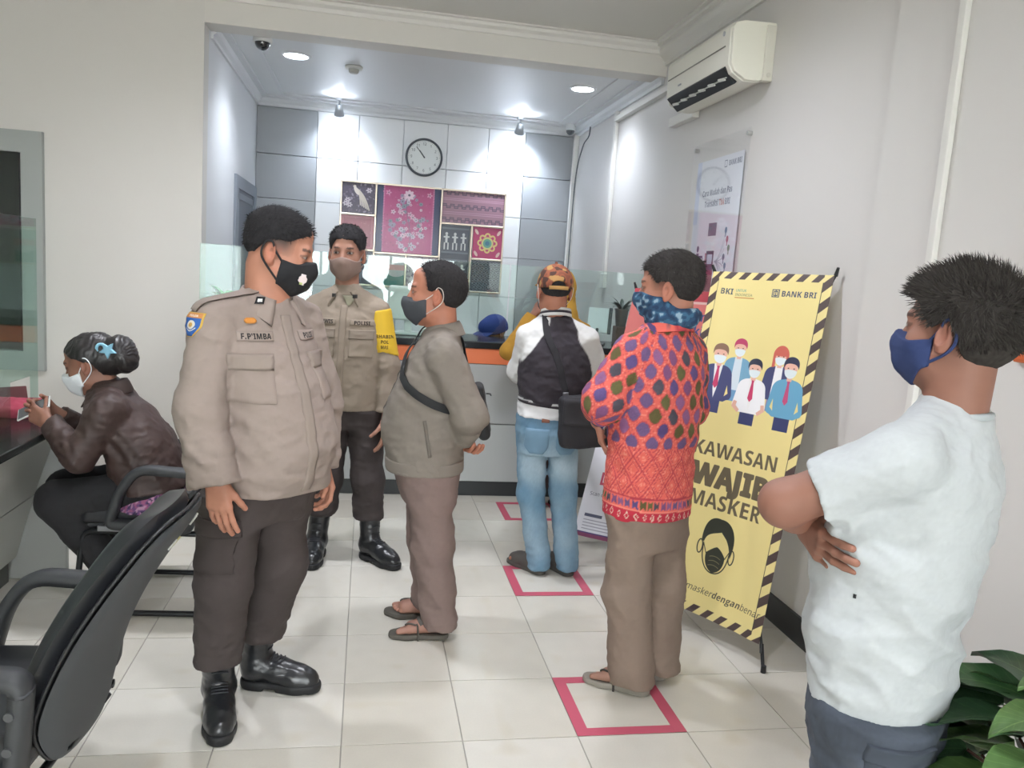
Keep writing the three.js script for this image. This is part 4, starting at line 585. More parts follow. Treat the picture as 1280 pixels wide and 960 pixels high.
  xBanner('standing_banner', 'yellow mandatory mask banner with hazard stripe border leaning by the right wall', V(1.4, 0.1, 0.6), V(1.7, 0.1, 1.15), V(1.965, 1.648, 0.94), V(1.675, 1.64, 0.37), tex, [[1, [1.698, 0.0, 1.2]], [0, [1.43, 0.0, 0.58]]]);
}
{
  const tex = canvasTex(600, 1500, (c, w, h) => {
    c.fillStyle = '#e9e9f1'; c.fillRect(0, 0, w, h); c.fillStyle = '#d97a76'; c.fillRect(0, 0, w, 470); c.fillStyle = '#bd4652'; c.fillRect(0, 0, w, 60); c.fillStyle = '#dfb9b4'; c.fillRect(0, 60, w, 14);
    c.fillStyle = '#41518f'; c.font = 'bold 74px sans-serif'; c.textAlign = 'right'; c.fillText('Mitra anania', w - 24, 170); c.fillText('kita', w - 24, 250);
    const logo = (x, y, s) => { c.fillStyle = '#c1526a'; c.fillRect(x, y, s, s); c.fillStyle = '#efe7ee'; c.fillRect(x + s * 0.2, y + s * 0.24, s * 0.6, s * 0.52); c.fillStyle = '#5a4a5c'; c.beginPath(); c.arc(x + s / 2, y + s / 2, s * 0.14, 0, 7); c.fill(); };
    for (const x of [96, 330]) { logo(x, 770, 110); c.fillStyle = '#c1526a'; c.fillRect(x - 10, 1105, 130, 76); c.fillRect(x + 5, 1080, 26, 28); c.fillRect(x + 70, 1080, 26, 28); c.fillStyle = '#efe7ee'; for (let k = 0; k < 4; k++) c.fillRect(x + 4 + k * 28, 1120, 12, 46); }
    c.fillStyle = '#77748a'; c.font = '30px sans-serif'; c.textAlign = 'left'; c.fillText('BELANJA', 240, 1010); c.fillText('Scan disini', 40, 1250); c.fillText('mudah cepat', 300, 1250); c.fillStyle = '#5e6078'; c.fillRect(40, 1360, 110, 18); c.fillRect(220, 1330, 180, 22); c.fillStyle = '#a9a8b8'; for (let k = 0; k < 4; k++) c.fillRect(40, 1395 + k * 18, 420, 5);
    c.fillStyle = '#8a4a6a'; c.fillRect(0, h - 26, w, 26); c.fillStyle = '#5d4a80'; c.fillRect(0, h - 30, w, 8);
  });
  xBanner('standing_banner', 'white banner with salmon top and red logos behind the batik shirt man', V(1.29, 0.06, -0.37), V(1.74, 0.06, 0.02), V(1.965, 1.54, -0.07), V(1.565, 1.53, -0.45), tex, [[1, [1.74, 0.0, 0.04]], [0, [1.29, 0.0, -0.38]]]);
}
// ---------------------------------------------------------------- big foliage plant at the lower right
{
  const t = thing('potted_plant', 'bushy plant with broad dark green leaves in the lower right corner', 'plant', [1.47, 0, 2.84]), R = rng(21);
  part('pot', new THREE.LatheGeometry([[0, 0], [0.13, 0], [0.17, 0.26], [0.185, 0.27], [0.185, 0.3], [0.165, 0.3], [0.16, 0.25], [0, 0.25]].map((q) => new THREE.Vector2(...q)), 32), mat('#8a5a44', 0.7), t);
  part('soil', (() => { const g = new THREE.CylinderGeometry(0.16, 0.16, 0.02, 24); g.translate(0, 0.255, 0); return g; })(), mat('#3b2f28', 0.95), t);
  const veins = (base) => noiseTex(128, (u, v) => { const k = Math.abs(u - 0.5), ve = Math.abs(((v * 9 - k * 5) % 1 + 1) % 1 - 0.5) < 0.06 ? 0.05 : 0, mid = k < 0.02 ? 0.1 : 0, n = noise(u * 8, v * 8, base[0] * 50) * 0.03; return [base[0] + mid + ve + n, base[1] + mid + ve + n, base[2] + mid * 0.6 + ve * 0.6 + n]; });
  const lm = [[0.25, 0.38, 0.26], [0.29, 0.44, 0.29], [0.22, 0.34, 0.24], [0.34, 0.46, 0.27]].map((b) => phys('#ffffff', 0.4, { map: veins(b), side: THREE.DoubleSide, transmission: 0 }));
  const stem = mat('#5d3c34', 0.7);
  const broad = (L, W, droop) => { const pos = [], uv = [], idx = [], n = 9, m = 6; for (let i = 0; i <= n; i++) { const v = i / n, w = W * (Math.pow(Math.sin(Math.PI * Math.pow(v * 0.985 + 0.012, 0.62)), 0.85)) + 0.0005; for (let j = 0; j <= m; j++) { const u = (j / m) * 2 - 1, f = Math.abs(u); pos.push(u * w, 0.1 * L * Math.sin(v * 2.2) - droop * L * v * v + f * f * W * 0.22 + Math.sin(v * 14 + u * 2.5) * W * 0.05 * f + Math.abs(Math.sin(v * 22 - f * 5)) * 0.0016, L * v); uv.push((u + 1) / 2, v); } } const W2 = m + 1; for (let i = 0; i < n; i++) for (let j = 0; j < m; j++) { const a = i * W2 + j; idx.push(a, a + W2, a + 1, a + 1, a + W2, a + W2 + 1); } return indexed(pos, idx, null, uv); };
  const variants = [broad(0.2, 0.066, 0.3), broad(0.23, 0.075, 0.42), broad(0.17, 0.062, 0.2), broad(0.14, 0.052, 0.35)];
  const leafAt = (x, y, z, yaw, pitch, roll, k, sc) => { const st = part('stem', tube([[0, 0.25, 0], [x * 0.35, mix(0.25, y, 0.6), z * 0.35], [x * 0.8, y - 0.02, z * 0.8], [x, y, z]], 0.0035, 10, 6), stem, t); const l = part('leaf', variants[k % 4], lm[(k * 7 + Math.floor(R() * 4)) % 4], t); l.position.set(x, y, z); l.rotation.set(pitch, yaw, roll, 'YXZ'); l.scale.setScalar(sc); };
  for (let k = 0; k < 92; k++) { const a = k * 2.399 + R() * 0.5, ring = Math.sqrt((k + 0.5) / 92), r = 0.04 + ring * 0.2, y = 0.79 - ring * ring * 0.27 + (R() - 0.5) * 0.12; leafAt(Math.sin(a) * r, y, Math.cos(a) * r, a + (R() - 0.5) * 0.7, mix(-0.35, 0.55, ring) + (R() - 0.5) * 0.3, (R() - 0.5) * 0.5, k, mix(0.75, 1.15, R())); }
}

// ---------------------------------------------------------------- people: building blocks
const skinMat = vcol(0.55), clothMat = vcol(0.88), hairMat = new THREE.MeshPhysicalMaterial({ color: 0xffffff, vertexColors: true, roughness: 0.85, specularIntensity: 0.3 }), leatherMat = vcol(0.38);
const bodyOf = (t, list) => part('body', merge(list, true), skinMat, t);
const facing = (yaw) => V(Math.sin(yaw), 0, Math.cos(yaw));
// head in its own axes: face towards +z, chin -0.115, crown +0.12
function headField(o = {}) {
  const e = [];
  const skull = ell([0, 0.035, -0.016], [0.073, 0.084, 0.094]);
  const base = join(0.03, skull, ell([0, -0.028, 0.028], [0.057, 0.082, 0.062]), cone([0, -0.088, 0.052], [0, -0.055, -0.005], 0.026, 0.044), cone([0.03, -0.06, 0.02], [-0.03, -0.06, 0.02], 0.034));
  const cheeks = join(0.02, base, ball([0.034, -0.022, 0.054], 0.027), ball([-0.034, -0.022, 0.054], 0.027), cone([-0.03, 0.033, 0.077], [0.03, 0.033, 0.077], 0.012), ball([0, 0.07, 0.05], 0.035));
  let f = join(0.012, cheeks, cone([0, 0.02, 0.084], [0, -0.026, 0.107], 0.009, 0.0125), ball([0.012, -0.03, 0.095], 0.009), ball([-0.012, -0.03, 0.095], 0.009));
  f = carve(carve(f, ell([0.032, 0.012, 0.1], [0.02, 0.012, 0.018]), 0.008), ell([-0.032, 0.012, 0.1], [0.02, 0.012, 0.018]), 0.008);
  f = join(0.006, f, ball([0.031, 0.012, 0.073], 0.0145), ball([-0.031, 0.012, 0.073], 0.0145), cone([-0.016, -0.06, 0.088], [0.016, -0.06, 0.088], 0.0085), cone([-0.012, -0.073, 0.086], [0.012, -0.073, 0.086], 0.0085));
  for (const s of [1, -1]) e.push(carve(join(0.004, ell([s * 0.077, -0.004, -0.012], [0.009, 0.033, 0.02], rotM(s * 0.35, -0.15)), ball([s * 0.075, -0.03, -0.003], 0.009)), ell([s * 0.086, 0.0, -0.006], [0.008, 0.02, 0.011], rotM(s * 0.35, -0.15)), 0.004));
  return { face: f, all: join(0.008, f, ...e), skull };
}
const HEADF = headField();
function makeHead({ p, yaw = 0, pitch = 0, roll = 0, s = 1.1 }) {
  const M = new THREE.Matrix4().makeTranslation(...p).multiply(rotM(yaw, pitch, roll)).multiply(new THREE.Matrix4().makeScale(s, s, s)), inv = M.clone().invert();
  const to = (x, y, z) => V(x, y, z).applyMatrix4(M), from = (x, y, z) => V(x, y, z).applyMatrix4(inv), dir = (x, y, z) => V(x, y, z).transformDirection(M);
  return { M, inv, s, to, from, dir, skin: placed(HEADF.all, M), face: placed(HEADF.face, M) };
}
function skinColor(base, head, o = {}) {
  const lip = lerp3(base, lin('#8a4a45'), 0.55), dark = mul3(base, 0.72), hair = o.hair || [0.02, 0.018, 0.017];
  return (x, y, z) => {
    const n = 1 + 0.05 * noise(x * 40, y * 40, z * 40) + 0.05 * noise(x * 13, y * 13, z * 13); let c = mul3(base, n);
    if (head) { const q = head.from(x, y, z), ax = Math.abs(q.x);
      if (q.y > -0.2 && Math.abs(q.z) < 0.14 && ax < 0.1) {
        if (q.z > 0.07) { if (Math.hypot((ax - 0.031) / 0.0125, (q.y - 0.011) / 0.0045) < 1) c = Math.hypot(ax - 0.031, q.y - 0.012) < 0.0058 ? [0.02, 0.014, 0.012] : [0.3, 0.27, 0.25]; else if (Math.hypot((ax - 0.031) / 0.0165, (q.y - 0.013) / 0.009) < 1) c = mul3(base, 0.5); if (Math.hypot((ax - 0.033) / 0.02, (q.y - 0.034 + 6 * (ax - 0.033) * (ax - 0.033)) / 0.0045) < 1) c = lerp3(c, hair, 0.75); if (ax < 0.024 && q.y < -0.052 && q.y > -0.082) c = lip; }
        if (ax > 0.066 && q.z < 0.02 && q.z > -0.05 && q.y > -0.05 && q.y < 0.04) c = lerp3(c, [c[0] * 1.1, c[1] * 0.88, c[2] * 0.85], 0.6);
        if (q.y > 0.0 && q.z < 0.05 && o.fade !== 0) { const k = (o.fade ?? 0.6) * sstep(-0.02, 0.04, q.y) * (1 - sstep(0.02, 0.06, q.z)) * (ax < 0.079 ? 1 : 0.2); c = lerp3(c, hair, k); }
      } }
    return c;
  };
}
function headMesh(head, neckTo, r0, r1, color, cell = 0.0034) { return surface(join(0.02, head.skin, cone(head.to(0, -0.05, -0.026), neckTo, r0, r1)), cell, color); }
// face covering: follows the face, from nose bridge to under the chin
function maskField(head, { top = 0.006, bottom = -0.128, sideTop = -0.012, sideBottom = -0.07, zmin = 0.004, out = 0.004, bulge = 1 } = {}) {
  const b = join(0.03, HEADF.face, ell([0, -0.042, 0.08], [0.036, 0.05, 0.034 * bulge]));
  const f = { f(x, y, z) { const t = sstep(0, 1, clamp((0.092 - z) / (0.092 - zmin))), u = mix(top - Math.abs(x) * 0.35, sideTop, t), l = mix(bottom, sideBottom, t); return Math.max(b.f(x, y, z) - out - 0.0007 * noise(x * 90, y * 140, z * 90), y - u, l - y, zmin - z); }, b: [-0.08, -0.14, zmin - 0.004, 0.08, 0.02, 0.135] };
  return placed(f, head.M);
}
function earLoops(head, sideTop, sideBottom, zmin, r, m, parent, lab) {
  const l = []; for (const s of [1, -1]) { const q = (x, y, z) => head.to(s * x, y, z); part('ear_loop', tube([q(0.062, sideTop - 0.004, zmin + 0.008), q(0.076, 0.008, 0.002), q(0.083, 0.031, -0.012), q(0.086, 0.022, -0.03), q(0.083, -0.01, -0.034), q(0.077, -0.035, -0.018), q(0.064, sideBottom + 0.006, zmin + 0.008)], r, 36, 6), m, parent, lab); }
}
const lay = (p) => V(0, -0.55, p.z > 0 ? 0.25 : -0.15).lerp(V(0, 0.1, 0.55), sstep(0.04, 0.115, p.y + 0.02 * noise(p.x * 40, p.z * 40, 1)));
// hair cap with strands. line(z) is the lowest y of the hair at depth z
function hairMesh(head, { side = 0.006, top = 0.02, line, color, strands = 1500, len = 0.02, comb = lay, seed = 1, lumps = 0.004, cell = 0.004, width = 0.0013, back = 0 }) {
  const sk = HEADF.skull, f = { f(x, y, z) { const th = mix(side, top, sstep(0.02, 0.1, y)) + back * sstep(0.0, -0.09, z) * sstep(0.1, 0.02, y); const d = sk.f(x, y, z) - th - lumps * 0.5 * noise(x * 32, y * 32, z * 32) - lumps * 0.22 * noise(x * 120, y * 50, z * 120); return smaxf(d, line(z, Math.abs(x)) + 0.005 * noise(x * 130, y * 40, z * 130) - y, 0.006); }, b: [-0.11, -0.1, -0.15, 0.11, 0.17, 0.12] };
  const g = surface(f, cell), P = g.attributes.position, Nn = g.attributes.normal, R = rng(seed), pos = [], idx = [], col = [];
  const cb = typeof comb === 'function' ? null : V(...comb);
  for (let k = 0; k < strands; k++) {
    const i = Math.floor(R() * P.count), p = V(P.getX(i), P.getY(i), P.getZ(i)), n = V(Nn.getX(i), Nn.getY(i), Nn.getZ(i)); if (n.y < -0.5) continue;
    const d = n.clone().multiplyScalar(0.38).addScaledVector(cb || comb(p, n), 1).add(V(R() - 0.5, R() - 0.5, R() - 0.5).multiplyScalar(0.45)).normalize(), L = len * mix(0.5, 1.15, R()) * mix(0.45, 1, sstep(-0.03, 0.08, p.y)), w = n.clone().cross(d).normalize().multiplyScalar(width), m = p.clone().addScaledVector(d, L * 0.55), e = p.clone().addScaledVector(d, L).addScaledVector(n, -L * 0.15), a = pos.length / 3;
    p.addScaledVector(n, -0.002);
    for (const q of [p.clone().sub(w), p.clone().add(w), m.clone().sub(w.clone().multiplyScalar(0.8)), m.clone().add(w.clone().multiplyScalar(0.8)), e]) pos.push(q.x, q.y, q.z);
    const c = mul3(color, mix(0.6, 1.5, R())); for (let j = 0; j < 5; j++) col.push(...c); idx.push(a, a + 1, a + 3, a, a + 3, a + 2, a + 2, a + 3, a + 4);
  }
  paint(g, (x, y, z) => mul3(color, 1 + 0.35 * noise(x * 150, y * 60, z * 150)));
  const out = strands ? merge([g, indexed(pos, idx, col)], true) : g; out.applyMatrix4(head.M); return out;
}
function smaxf(a, b, k) { return -smin(-a, -b, k); }
// hand: wrist w, finger direction F, palm normal N, 'R' or 'L'
function hand({ w, F, N, lr, s = 1, curl = [0.25, 0.3, 0.35, 0.4], thumb = [0.75, 0.65, 0.25], thumbCurl = 0.3, spread = 0.06, wristFrom = null, wr = 0.026 }) {
  w = vv(w); F = vv(F).normalize(); N = vv(N); N.addScaledVector(F, -N.dot(F)).normalize(); const S = lr === 'R' ? F.clone().cross(N) : N.clone().cross(F);
  const at = (f, sd, n) => w.clone().addScaledVector(F, f * s).addScaledVector(S, sd * s).addScaledVector(N, n * s), palm = [], fingers = [], tips = [];
  const L = [[0.045, 0.026, 0.021], [0.05, 0.03, 0.022], [0.046, 0.028, 0.022], [0.036, 0.021, 0.019]], off = [0.029, 0.0095, -0.0105, -0.029], kn = [0.086, 0.09, 0.085, 0.076], rad = [0.0095, 0.0098, 0.0093, 0.0082];
  for (let i = 0; i < 4; i++) {
    const k = at(kn[i], off[i], -0.002); palm.push(cone(at(0.005, off[i] * 0.62, 0), k, 0.017 * s, 0.0118 * s));
    let p = k, a = 0, dirBase = F.clone().addScaledVector(S, (off[i] / 0.029) * spread).normalize(); const seg = [];
    for (let j = 0; j < 3; j++) { a += curl[i] * (j === 0 ? 0.9 : 1.1); const d = dirBase.clone().multiplyScalar(Math.cos(a)).addScaledVector(N, Math.sin(a)).normalize(), q = p.clone().addScaledVector(d, L[i][j] * s); seg.push(cone(p, q, rad[i] * s * (1 - j * 0.05), rad[i] * s * (0.97 - j * 0.06))); p = q; }
    fingers.push(join(0.003, ...seg)); tips.push(p);
  }
  palm.push(cone(at(0.02, 0.018, 0.008), at(0.05, 0.03, 0.006), 0.015 * s, 0.011 * s)); palm.push(cone(wristFrom ? vv(wristFrom) : at(-0.05, 0, 0), at(0.01, 0, 0), wr * s, 0.0245 * s));
  let T = F.clone().multiplyScalar(thumb[0]).addScaledVector(S, thumb[1]).addScaledVector(N, thumb[2]).normalize(), p = at(0.022, 0.026, 0.006); const th = [];
  for (const [l, r] of [[0.042, 0.0135], [0.033, 0.0112], [0.026, 0.0098]]) { const q = p.clone().addScaledVector(T, l * s); th.push(cone(p, q, r * s, r * 0.9 * s)); p = q; T = T.clone().addScaledVector(F, 0.25 * thumbCurl).addScaledVector(N, thumbCurl).addScaledVector(S, -0.35 * thumbCurl).normalize(); }
  fingers.push(join(0.004, ...th)); tips.push(p);
  const PM = join(0.012, ...palm), fs = { f(x, y, z) { let d = 1e9; for (const q of fingers) d = Math.min(d, q.f(x, y, z)); return smin(d, PM.f(x, y, z), 0.007); }, b: grow([PM.b, ...fingers.map((q) => q.b)]) };
  return { field: fs, tips, S, F, N, w, at };
}
// nails lightened, knuckles darker
const handColor = (base, h) => (x, y, z) => { let c = mul3(base, 1 + 0.06 * noise(x * 60, y * 60, z * 60)); for (const t of h.tips) { const d = Math.hypot(x - t.x, y - t.y, z - t.z); if (d < 0.012) c = lerp3(c, [Math.min(1, base[0] * 1.5), base[1] * 1.4, base[2] * 1.4], 0.5 * sstep(0.013, 0.005, d)); } return c; };
const laceM = mat('#33353a', 0.6);
// laced boot standing on y = 0
function boot(t, heel, dir, top, { L = 0.29, r = 0.056, y0 = 0 } = {}) {
  const h = V(heel[0], y0, heel[1]), f = V(dir[0], 0, dir[1]).normalize(), s = V(0, 1, 0).cross(f), k = L / 0.29, at = (a, y, b = 0) => h.clone().addScaledVector(f, a * k).addScaledVector(s, b).setY(y0 + y);
  let up = join(0.03, cone(at(0.045, 0.056), at(0.05, 0.075), 0.043, 0.045), cone(at(0.055, 0.1), vv(top), 0.05, r), cone(at(0.06, 0.085), at(0.14, 0.066), 0.05, 0.044), cone(at(0.14, 0.062), at(0.2, 0.046, 0.004), 0.044, 0.046), cone(at(0.2, 0.044, -0.004), at(0.243, 0.04), 0.044, 0.039));
  up = rumple(cut(cut(up, at(0, 0.02), [0, -1, 0]), top, V(0, 1, 0)), (x, y, z) => 0.0035 * (0.4 - Math.abs(noise(x * 16, y * 42, z * 16))) * sstep(0.03, 0.08, y - y0) + 0.0012 * noise(x * 60, y * 60, z * 60));
  const b = part('boot', surface(up, 0.005), phys('#1d1f22', 0.3, { clearcoat: 0.3, clearcoatRoughness: 0.3 }), t, 'black leather lace-up boot');
  let so = join(0.015, cone(at(0.048, 0.02), at(0.07, 0.02), 0.05), cone(at(0.06, 0.02), at(0.2, 0.02), 0.042, 0.053), cone(at(0.2, 0.02), at(0.246, 0.02), 0.052, 0.044)); so = cut(cut(so, at(0, 0.034), [0, 1, 0], 0.002), at(0, 0.0), [0, -1, 0], 0.002);
  so = carve(so, rbx(at(0.115, 0.0), [0.07, 0.012, 0.022], new THREE.Matrix4().makeBasis(s, V(0, 1, 0), f), 0.003), 0.003);
  part('sole', surface(so, 0.005), mat('#17181a', 0.6), b);
  for (let j = 0; j < 7; j++) { const a = j / 6, c = at(mix(0.145, 0.09, a), mix(0.1, 0.14, a) + (j > 3 ? (j - 3) * 0.022 : 0)), o = c.clone().addScaledVector(f, 0.06).setY(c.y + 0.05), d = f.clone().multiplyScalar(-0.8).setY(-0.55).normalize(); const L3 = [-0.026, -0.012, 0, 0.012, 0.026].map((q) => march(up, o.clone().addScaledVector(s, q), d, 0.2).addScaledVector(d, -0.002)); part('lace', tube(L3, 0.0028, 12, 6), laceM, b); }
  return b;
}
// bare foot on a sandal
function sandalFoot(t, heel, dir, { L = 0.255, skin, mirror = 1, sole = '#4d4a45', straps = '#4a4038', strapLabel, ankle, clog = false, y0 = 0 }) {
  const h = V(heel[0], y0, heel[1]), f = V(dir[0], 0, dir[1]).normalize(), s = V(0, 1, 0).cross(f).multiplyScalar(mirror), k = L / 0.255, at = (a, y, b = 0) => h.clone().addScaledVector(f, a * k).addScaledVector(s, b).setY(y0 + y), th = 0.024;
  let so = join(0.02, cone(at(0.04, 0.012), at(0.1, 0.012, -0.002), 0.036, 0.034), cone(at(0.1, 0.012, -0.002), at(0.18, 0.012, -0.004), 0.034, 0.046), cone(at(0.18, 0.012, -0.004), at(0.225, 0.012, 0.004), 0.046, 0.035)); so = cut(cut(so, at(0, th), [0, 1, 0], 0.002), at(0, 0), [0, -1, 0], 0.002);
  const sd = part('sandal', surface(so, 0.0045), mat(sole, 0.75), t);
  const an = ankle ? vv(ankle) : at(0.055, 0.12);
  const foot = join(0.02, cone(at(0.035, th + 0.028), at(0.05, th + 0.035), 0.03, 0.032), cone(at(0.05, th + 0.05), an, 0.034, 0.034), cone(at(0.06, th + 0.045), at(0.165, th + 0.022), 0.034, 0.024), cone(at(0.08, th + 0.026, -0.01), at(0.165, th + 0.017, -0.022), 0.026, 0.019), cone(at(0.1, th + 0.03, 0.01), at(0.172, th + 0.019, 0.018), 0.024, 0.02));
  const toes = [[0.178, 0.026, 0.022, 0.046, 0.0125], [0.182, 0.008, 0.018, 0.04, 0.0092], [0.178, -0.008, 0.017, 0.036, 0.0085], [0.17, -0.022, 0.016, 0.032, 0.008], [0.158, -0.034, 0.015, 0.027, 0.0075]].map(([a, b, y, l, r]) => cone(at(a - 0.02, th + y, b * 0.95), at(a + l - 0.008, th + r * 0.85, b * 1.04 + 0.002), r * 1.15, r));
  const toeMin = { f: (x, y, z) => { let d = 1e9; for (const q of toes) d = Math.min(d, q.f(x, y, z)); return d; }, b: grow(toes.map((q) => q.b)) };
  const all = cut(join(0.006, foot, toeMin), at(0, th + 0.001), [0, -1, 0], 0.003);
  const nailAt = toes.map((_, i) => [[0.218, 0.027], [0.214, 0.0085], [0.206, -0.0085], [0.194, -0.0235], [0.177, -0.0355]][i]).map(([a, b]) => at(a, th + 0.014, b));
  const g = surface(all, 0.004, (x, y, z) => { let c = mul3(skin, 1 + 0.1 * noise(x * 40, y * 40, z * 40)); for (const q of nailAt) if (Math.hypot(x - q.x, y - q.y, z - q.z) < 0.008) c = lerp3(c, [skin[0] * 1.5, skin[1] * 1.45, skin[2] * 1.4], 0.7); return c; });
  if (!clog) {
    const over = (a0, a1, a2) => { const L3 = []; for (let i = 0; i <= 12; i++) { const q = i / 12, b = mix(-0.044, 0.044, q), a = mix(a0, a2, q) + (a1 - (a0 + a2) / 2) * 4 * q * (1 - q), o = at(a, 0.16, b * 0.6), p = at(a, 0.016, b * 0.86), d = p.clone().sub(o).normalize(); const m = march(join(0.01, all, so), o, d, 0.2); L3.push(m.addScaledVector(d, -0.003)); } return L3; };
    const band = (L3, w) => sweep(L3, () => [[-w, -0.002], [w, -0.002], [w * 0.9, 0.002], [-w * 0.9, 0.002]], (i) => V(0, 1, 0).addScaledVector(s, ((i / 12) * 2 - 1) * 1.2).normalize());
    part('strap', band(over(0.11, 0.13, 0.115), 0.013), mat(straps, 0.6), sd, strapLabel); 
    const v1 = []; for (let i = 0; i <= 10; i++) { const q = i / 10; const o = at(mix(0.115, 0.19, q), 0.16, mix(0.04, 0.017, q)), p = at(mix(0.115, 0.19, q), 0.01, mix(0.045, 0.017, q)), d = p.clone().sub(o).normalize(); v1.push(march(join(0.01, all, so), o, d, 0.2).addScaledVector(d, -0.003)); } part('strap', tube(v1, 0.0045, 20, 6), mat(straps, 0.6), sd, strapLabel);
  } else {
    let up = join(0.02, cone(at(0.09, 0.055), at(0.18, 0.035), 0.047, 0.042), cone(at(0.18, 0.033), at(0.215, 0.03), 0.042, 0.034), cone(at(0.04, 0.03), at(0.1, 0.04), 0.04, 0.043)); up = cut(cut(up, at(0, 0.02), [0, -1, 0]), at(0.02, 0.05), f.clone().multiplyScalar(-0.6).setY(0.8), 0.006); part('upper', surface(up, 0.0045), mat(straps, 0.75), sd, strapLabel);
  }
  return g;
}
// inner body under the clothing, kept well inside it
function innerBody(J, secs, yaw, { arms = true, legs = true, r = 1, cell = 0.014, color, legR = [0.07, 0.05, 0.036], bare = 0 } = {}) {
  const S = secs.map(([y, x, z, a, b]) => [y, x, z, a * 0.8, b * 0.78]), l = [loft(S, yaw), cone(J.neck, V(S[Math.floor(S.length / 2)][1], J.neck[1] - 0.15, S[Math.floor(S.length / 2)][2]), 0.05, 0.07)];
  if (arms) for (const k of ['L', 'R']) if (J['sh' + k]) { l.push(cone(J['sh' + k], J['el' + k], 0.045, 0.036), cone(J['el' + k], J['wr' + k], 0.036, 0.025)); }
  if (legs) for (const k of ['L', 'R']) { l.push(cone(J['hip' + k], J['kn' + k], legR[0], legR[1]), cone(J['kn' + k], J['an' + k], legR[1] * 0.95, legR[2])); }
  return surface(join(0.03, ...l), cell, color);
}
// embroidered strip or printed patch
const label = (w, h, draw, rough = 0.8) => mat('#ffffff', rough, { map: canvasTex(w, h, draw) });
const letters = (txt, bg, fg, W = 256, H = 64, font = 'bold 44px sans-serif') => label(W, H, (c) => { c.fillStyle = bg; c.fillRect(0, 0, W, H); c.fillStyle = fg; c.font = font; c.textAlign = 'center'; c.textBaseline = 'middle'; c.fillText(txt, W / 2, H / 2 + 2, W - 8); });
const fabric = (hex, v = 0.07, seed = 0) => { const b = lin(hex); return (x, y, z) => mul3(b, 1 + v * noise(x * 7 + seed, y * 7, z * 7) + v * 0.7 * noise(x * 90, y * 90, z * 90)); };

const pw = (pts) => (z) => { if (z <= pts[0][0]) return pts[0][1]; for (let i = 1; i < pts.length; i++) if (z <= pts[i][0]) return mix(pts[i - 1][1], pts[i][1], (z - pts[i - 1][0]) / (pts[i][0] - pts[i - 1][0])); return pts[pts.length - 1][1]; };
const D2R = Math.PI / 180;
function sleeve(sh, el, wr, r, k = 0.03, cutOff = 0) { const s = join(k, cone(sh, el, r[0], r[1]), cone(el, wr, r[1], r[2])), d = vv(wr).sub(vv(el)).normalize(); return cut(s, vv(wr).addScaledVector(d, cutOff), d, 0.006); }
function legsField(J, secs, yaw, r, hemL, hemR, { k = 0.05, between = 0.012 } = {}) {
  const leg = (s, h) => cut(join(0.03, cone(J['hip' + s], J['kn' + s], r[0], r[1]), cone(J['kn' + s], J['an' + s], r[1], r[2])), h, [0, -1, 0], 0.006);
  return join(k, loft(secs, yaw), join(between, leg('L', hemL), leg('R', hemR)));
}
function collar(t, c, yaw, { r = 0.062, h = 0.03, fall = 0.045, open = 0.35, tip = 0.02, m, name = 'collar', tilt = 0.018, squash = 0.9 }) {
  const pts = [], n = 36, F = facing(yaw), L = V(Math.cos(yaw), 0, -Math.sin(yaw)); c = vv(c);
  for (let i = 0; i <= n; i++) { const a = mix(open, Math.PI * 2 - open, i / n); pts.push(c.clone().addScaledVector(F, Math.cos(a) * r * squash * 1.05).addScaledVector(L, Math.sin(a) * r).add(V(0, -Math.cos(a) * tilt - (Math.cos(a) > 0.5 ? (Math.cos(a) - 0.5) * 0.02 : 0), 0))); }
  return part(name, sweep(pts, (q) => { const e = Math.pow(Math.abs(q * 2 - 1), 6) * tip; return [[-0.004, -0.02], [-0.002, h], [0.006, h + 0.003], [0.016, h - 0.012], [0.034 + e * 0.5, h - fall - e], [0.03 + e * 0.5, h - fall - e - 0.003], [0.01, h - 0.016], [0.003, -0.02]]; }, V(0, 1, 0)), m, t);
}
const hairDark = [0.03, 0.029, 0.031];

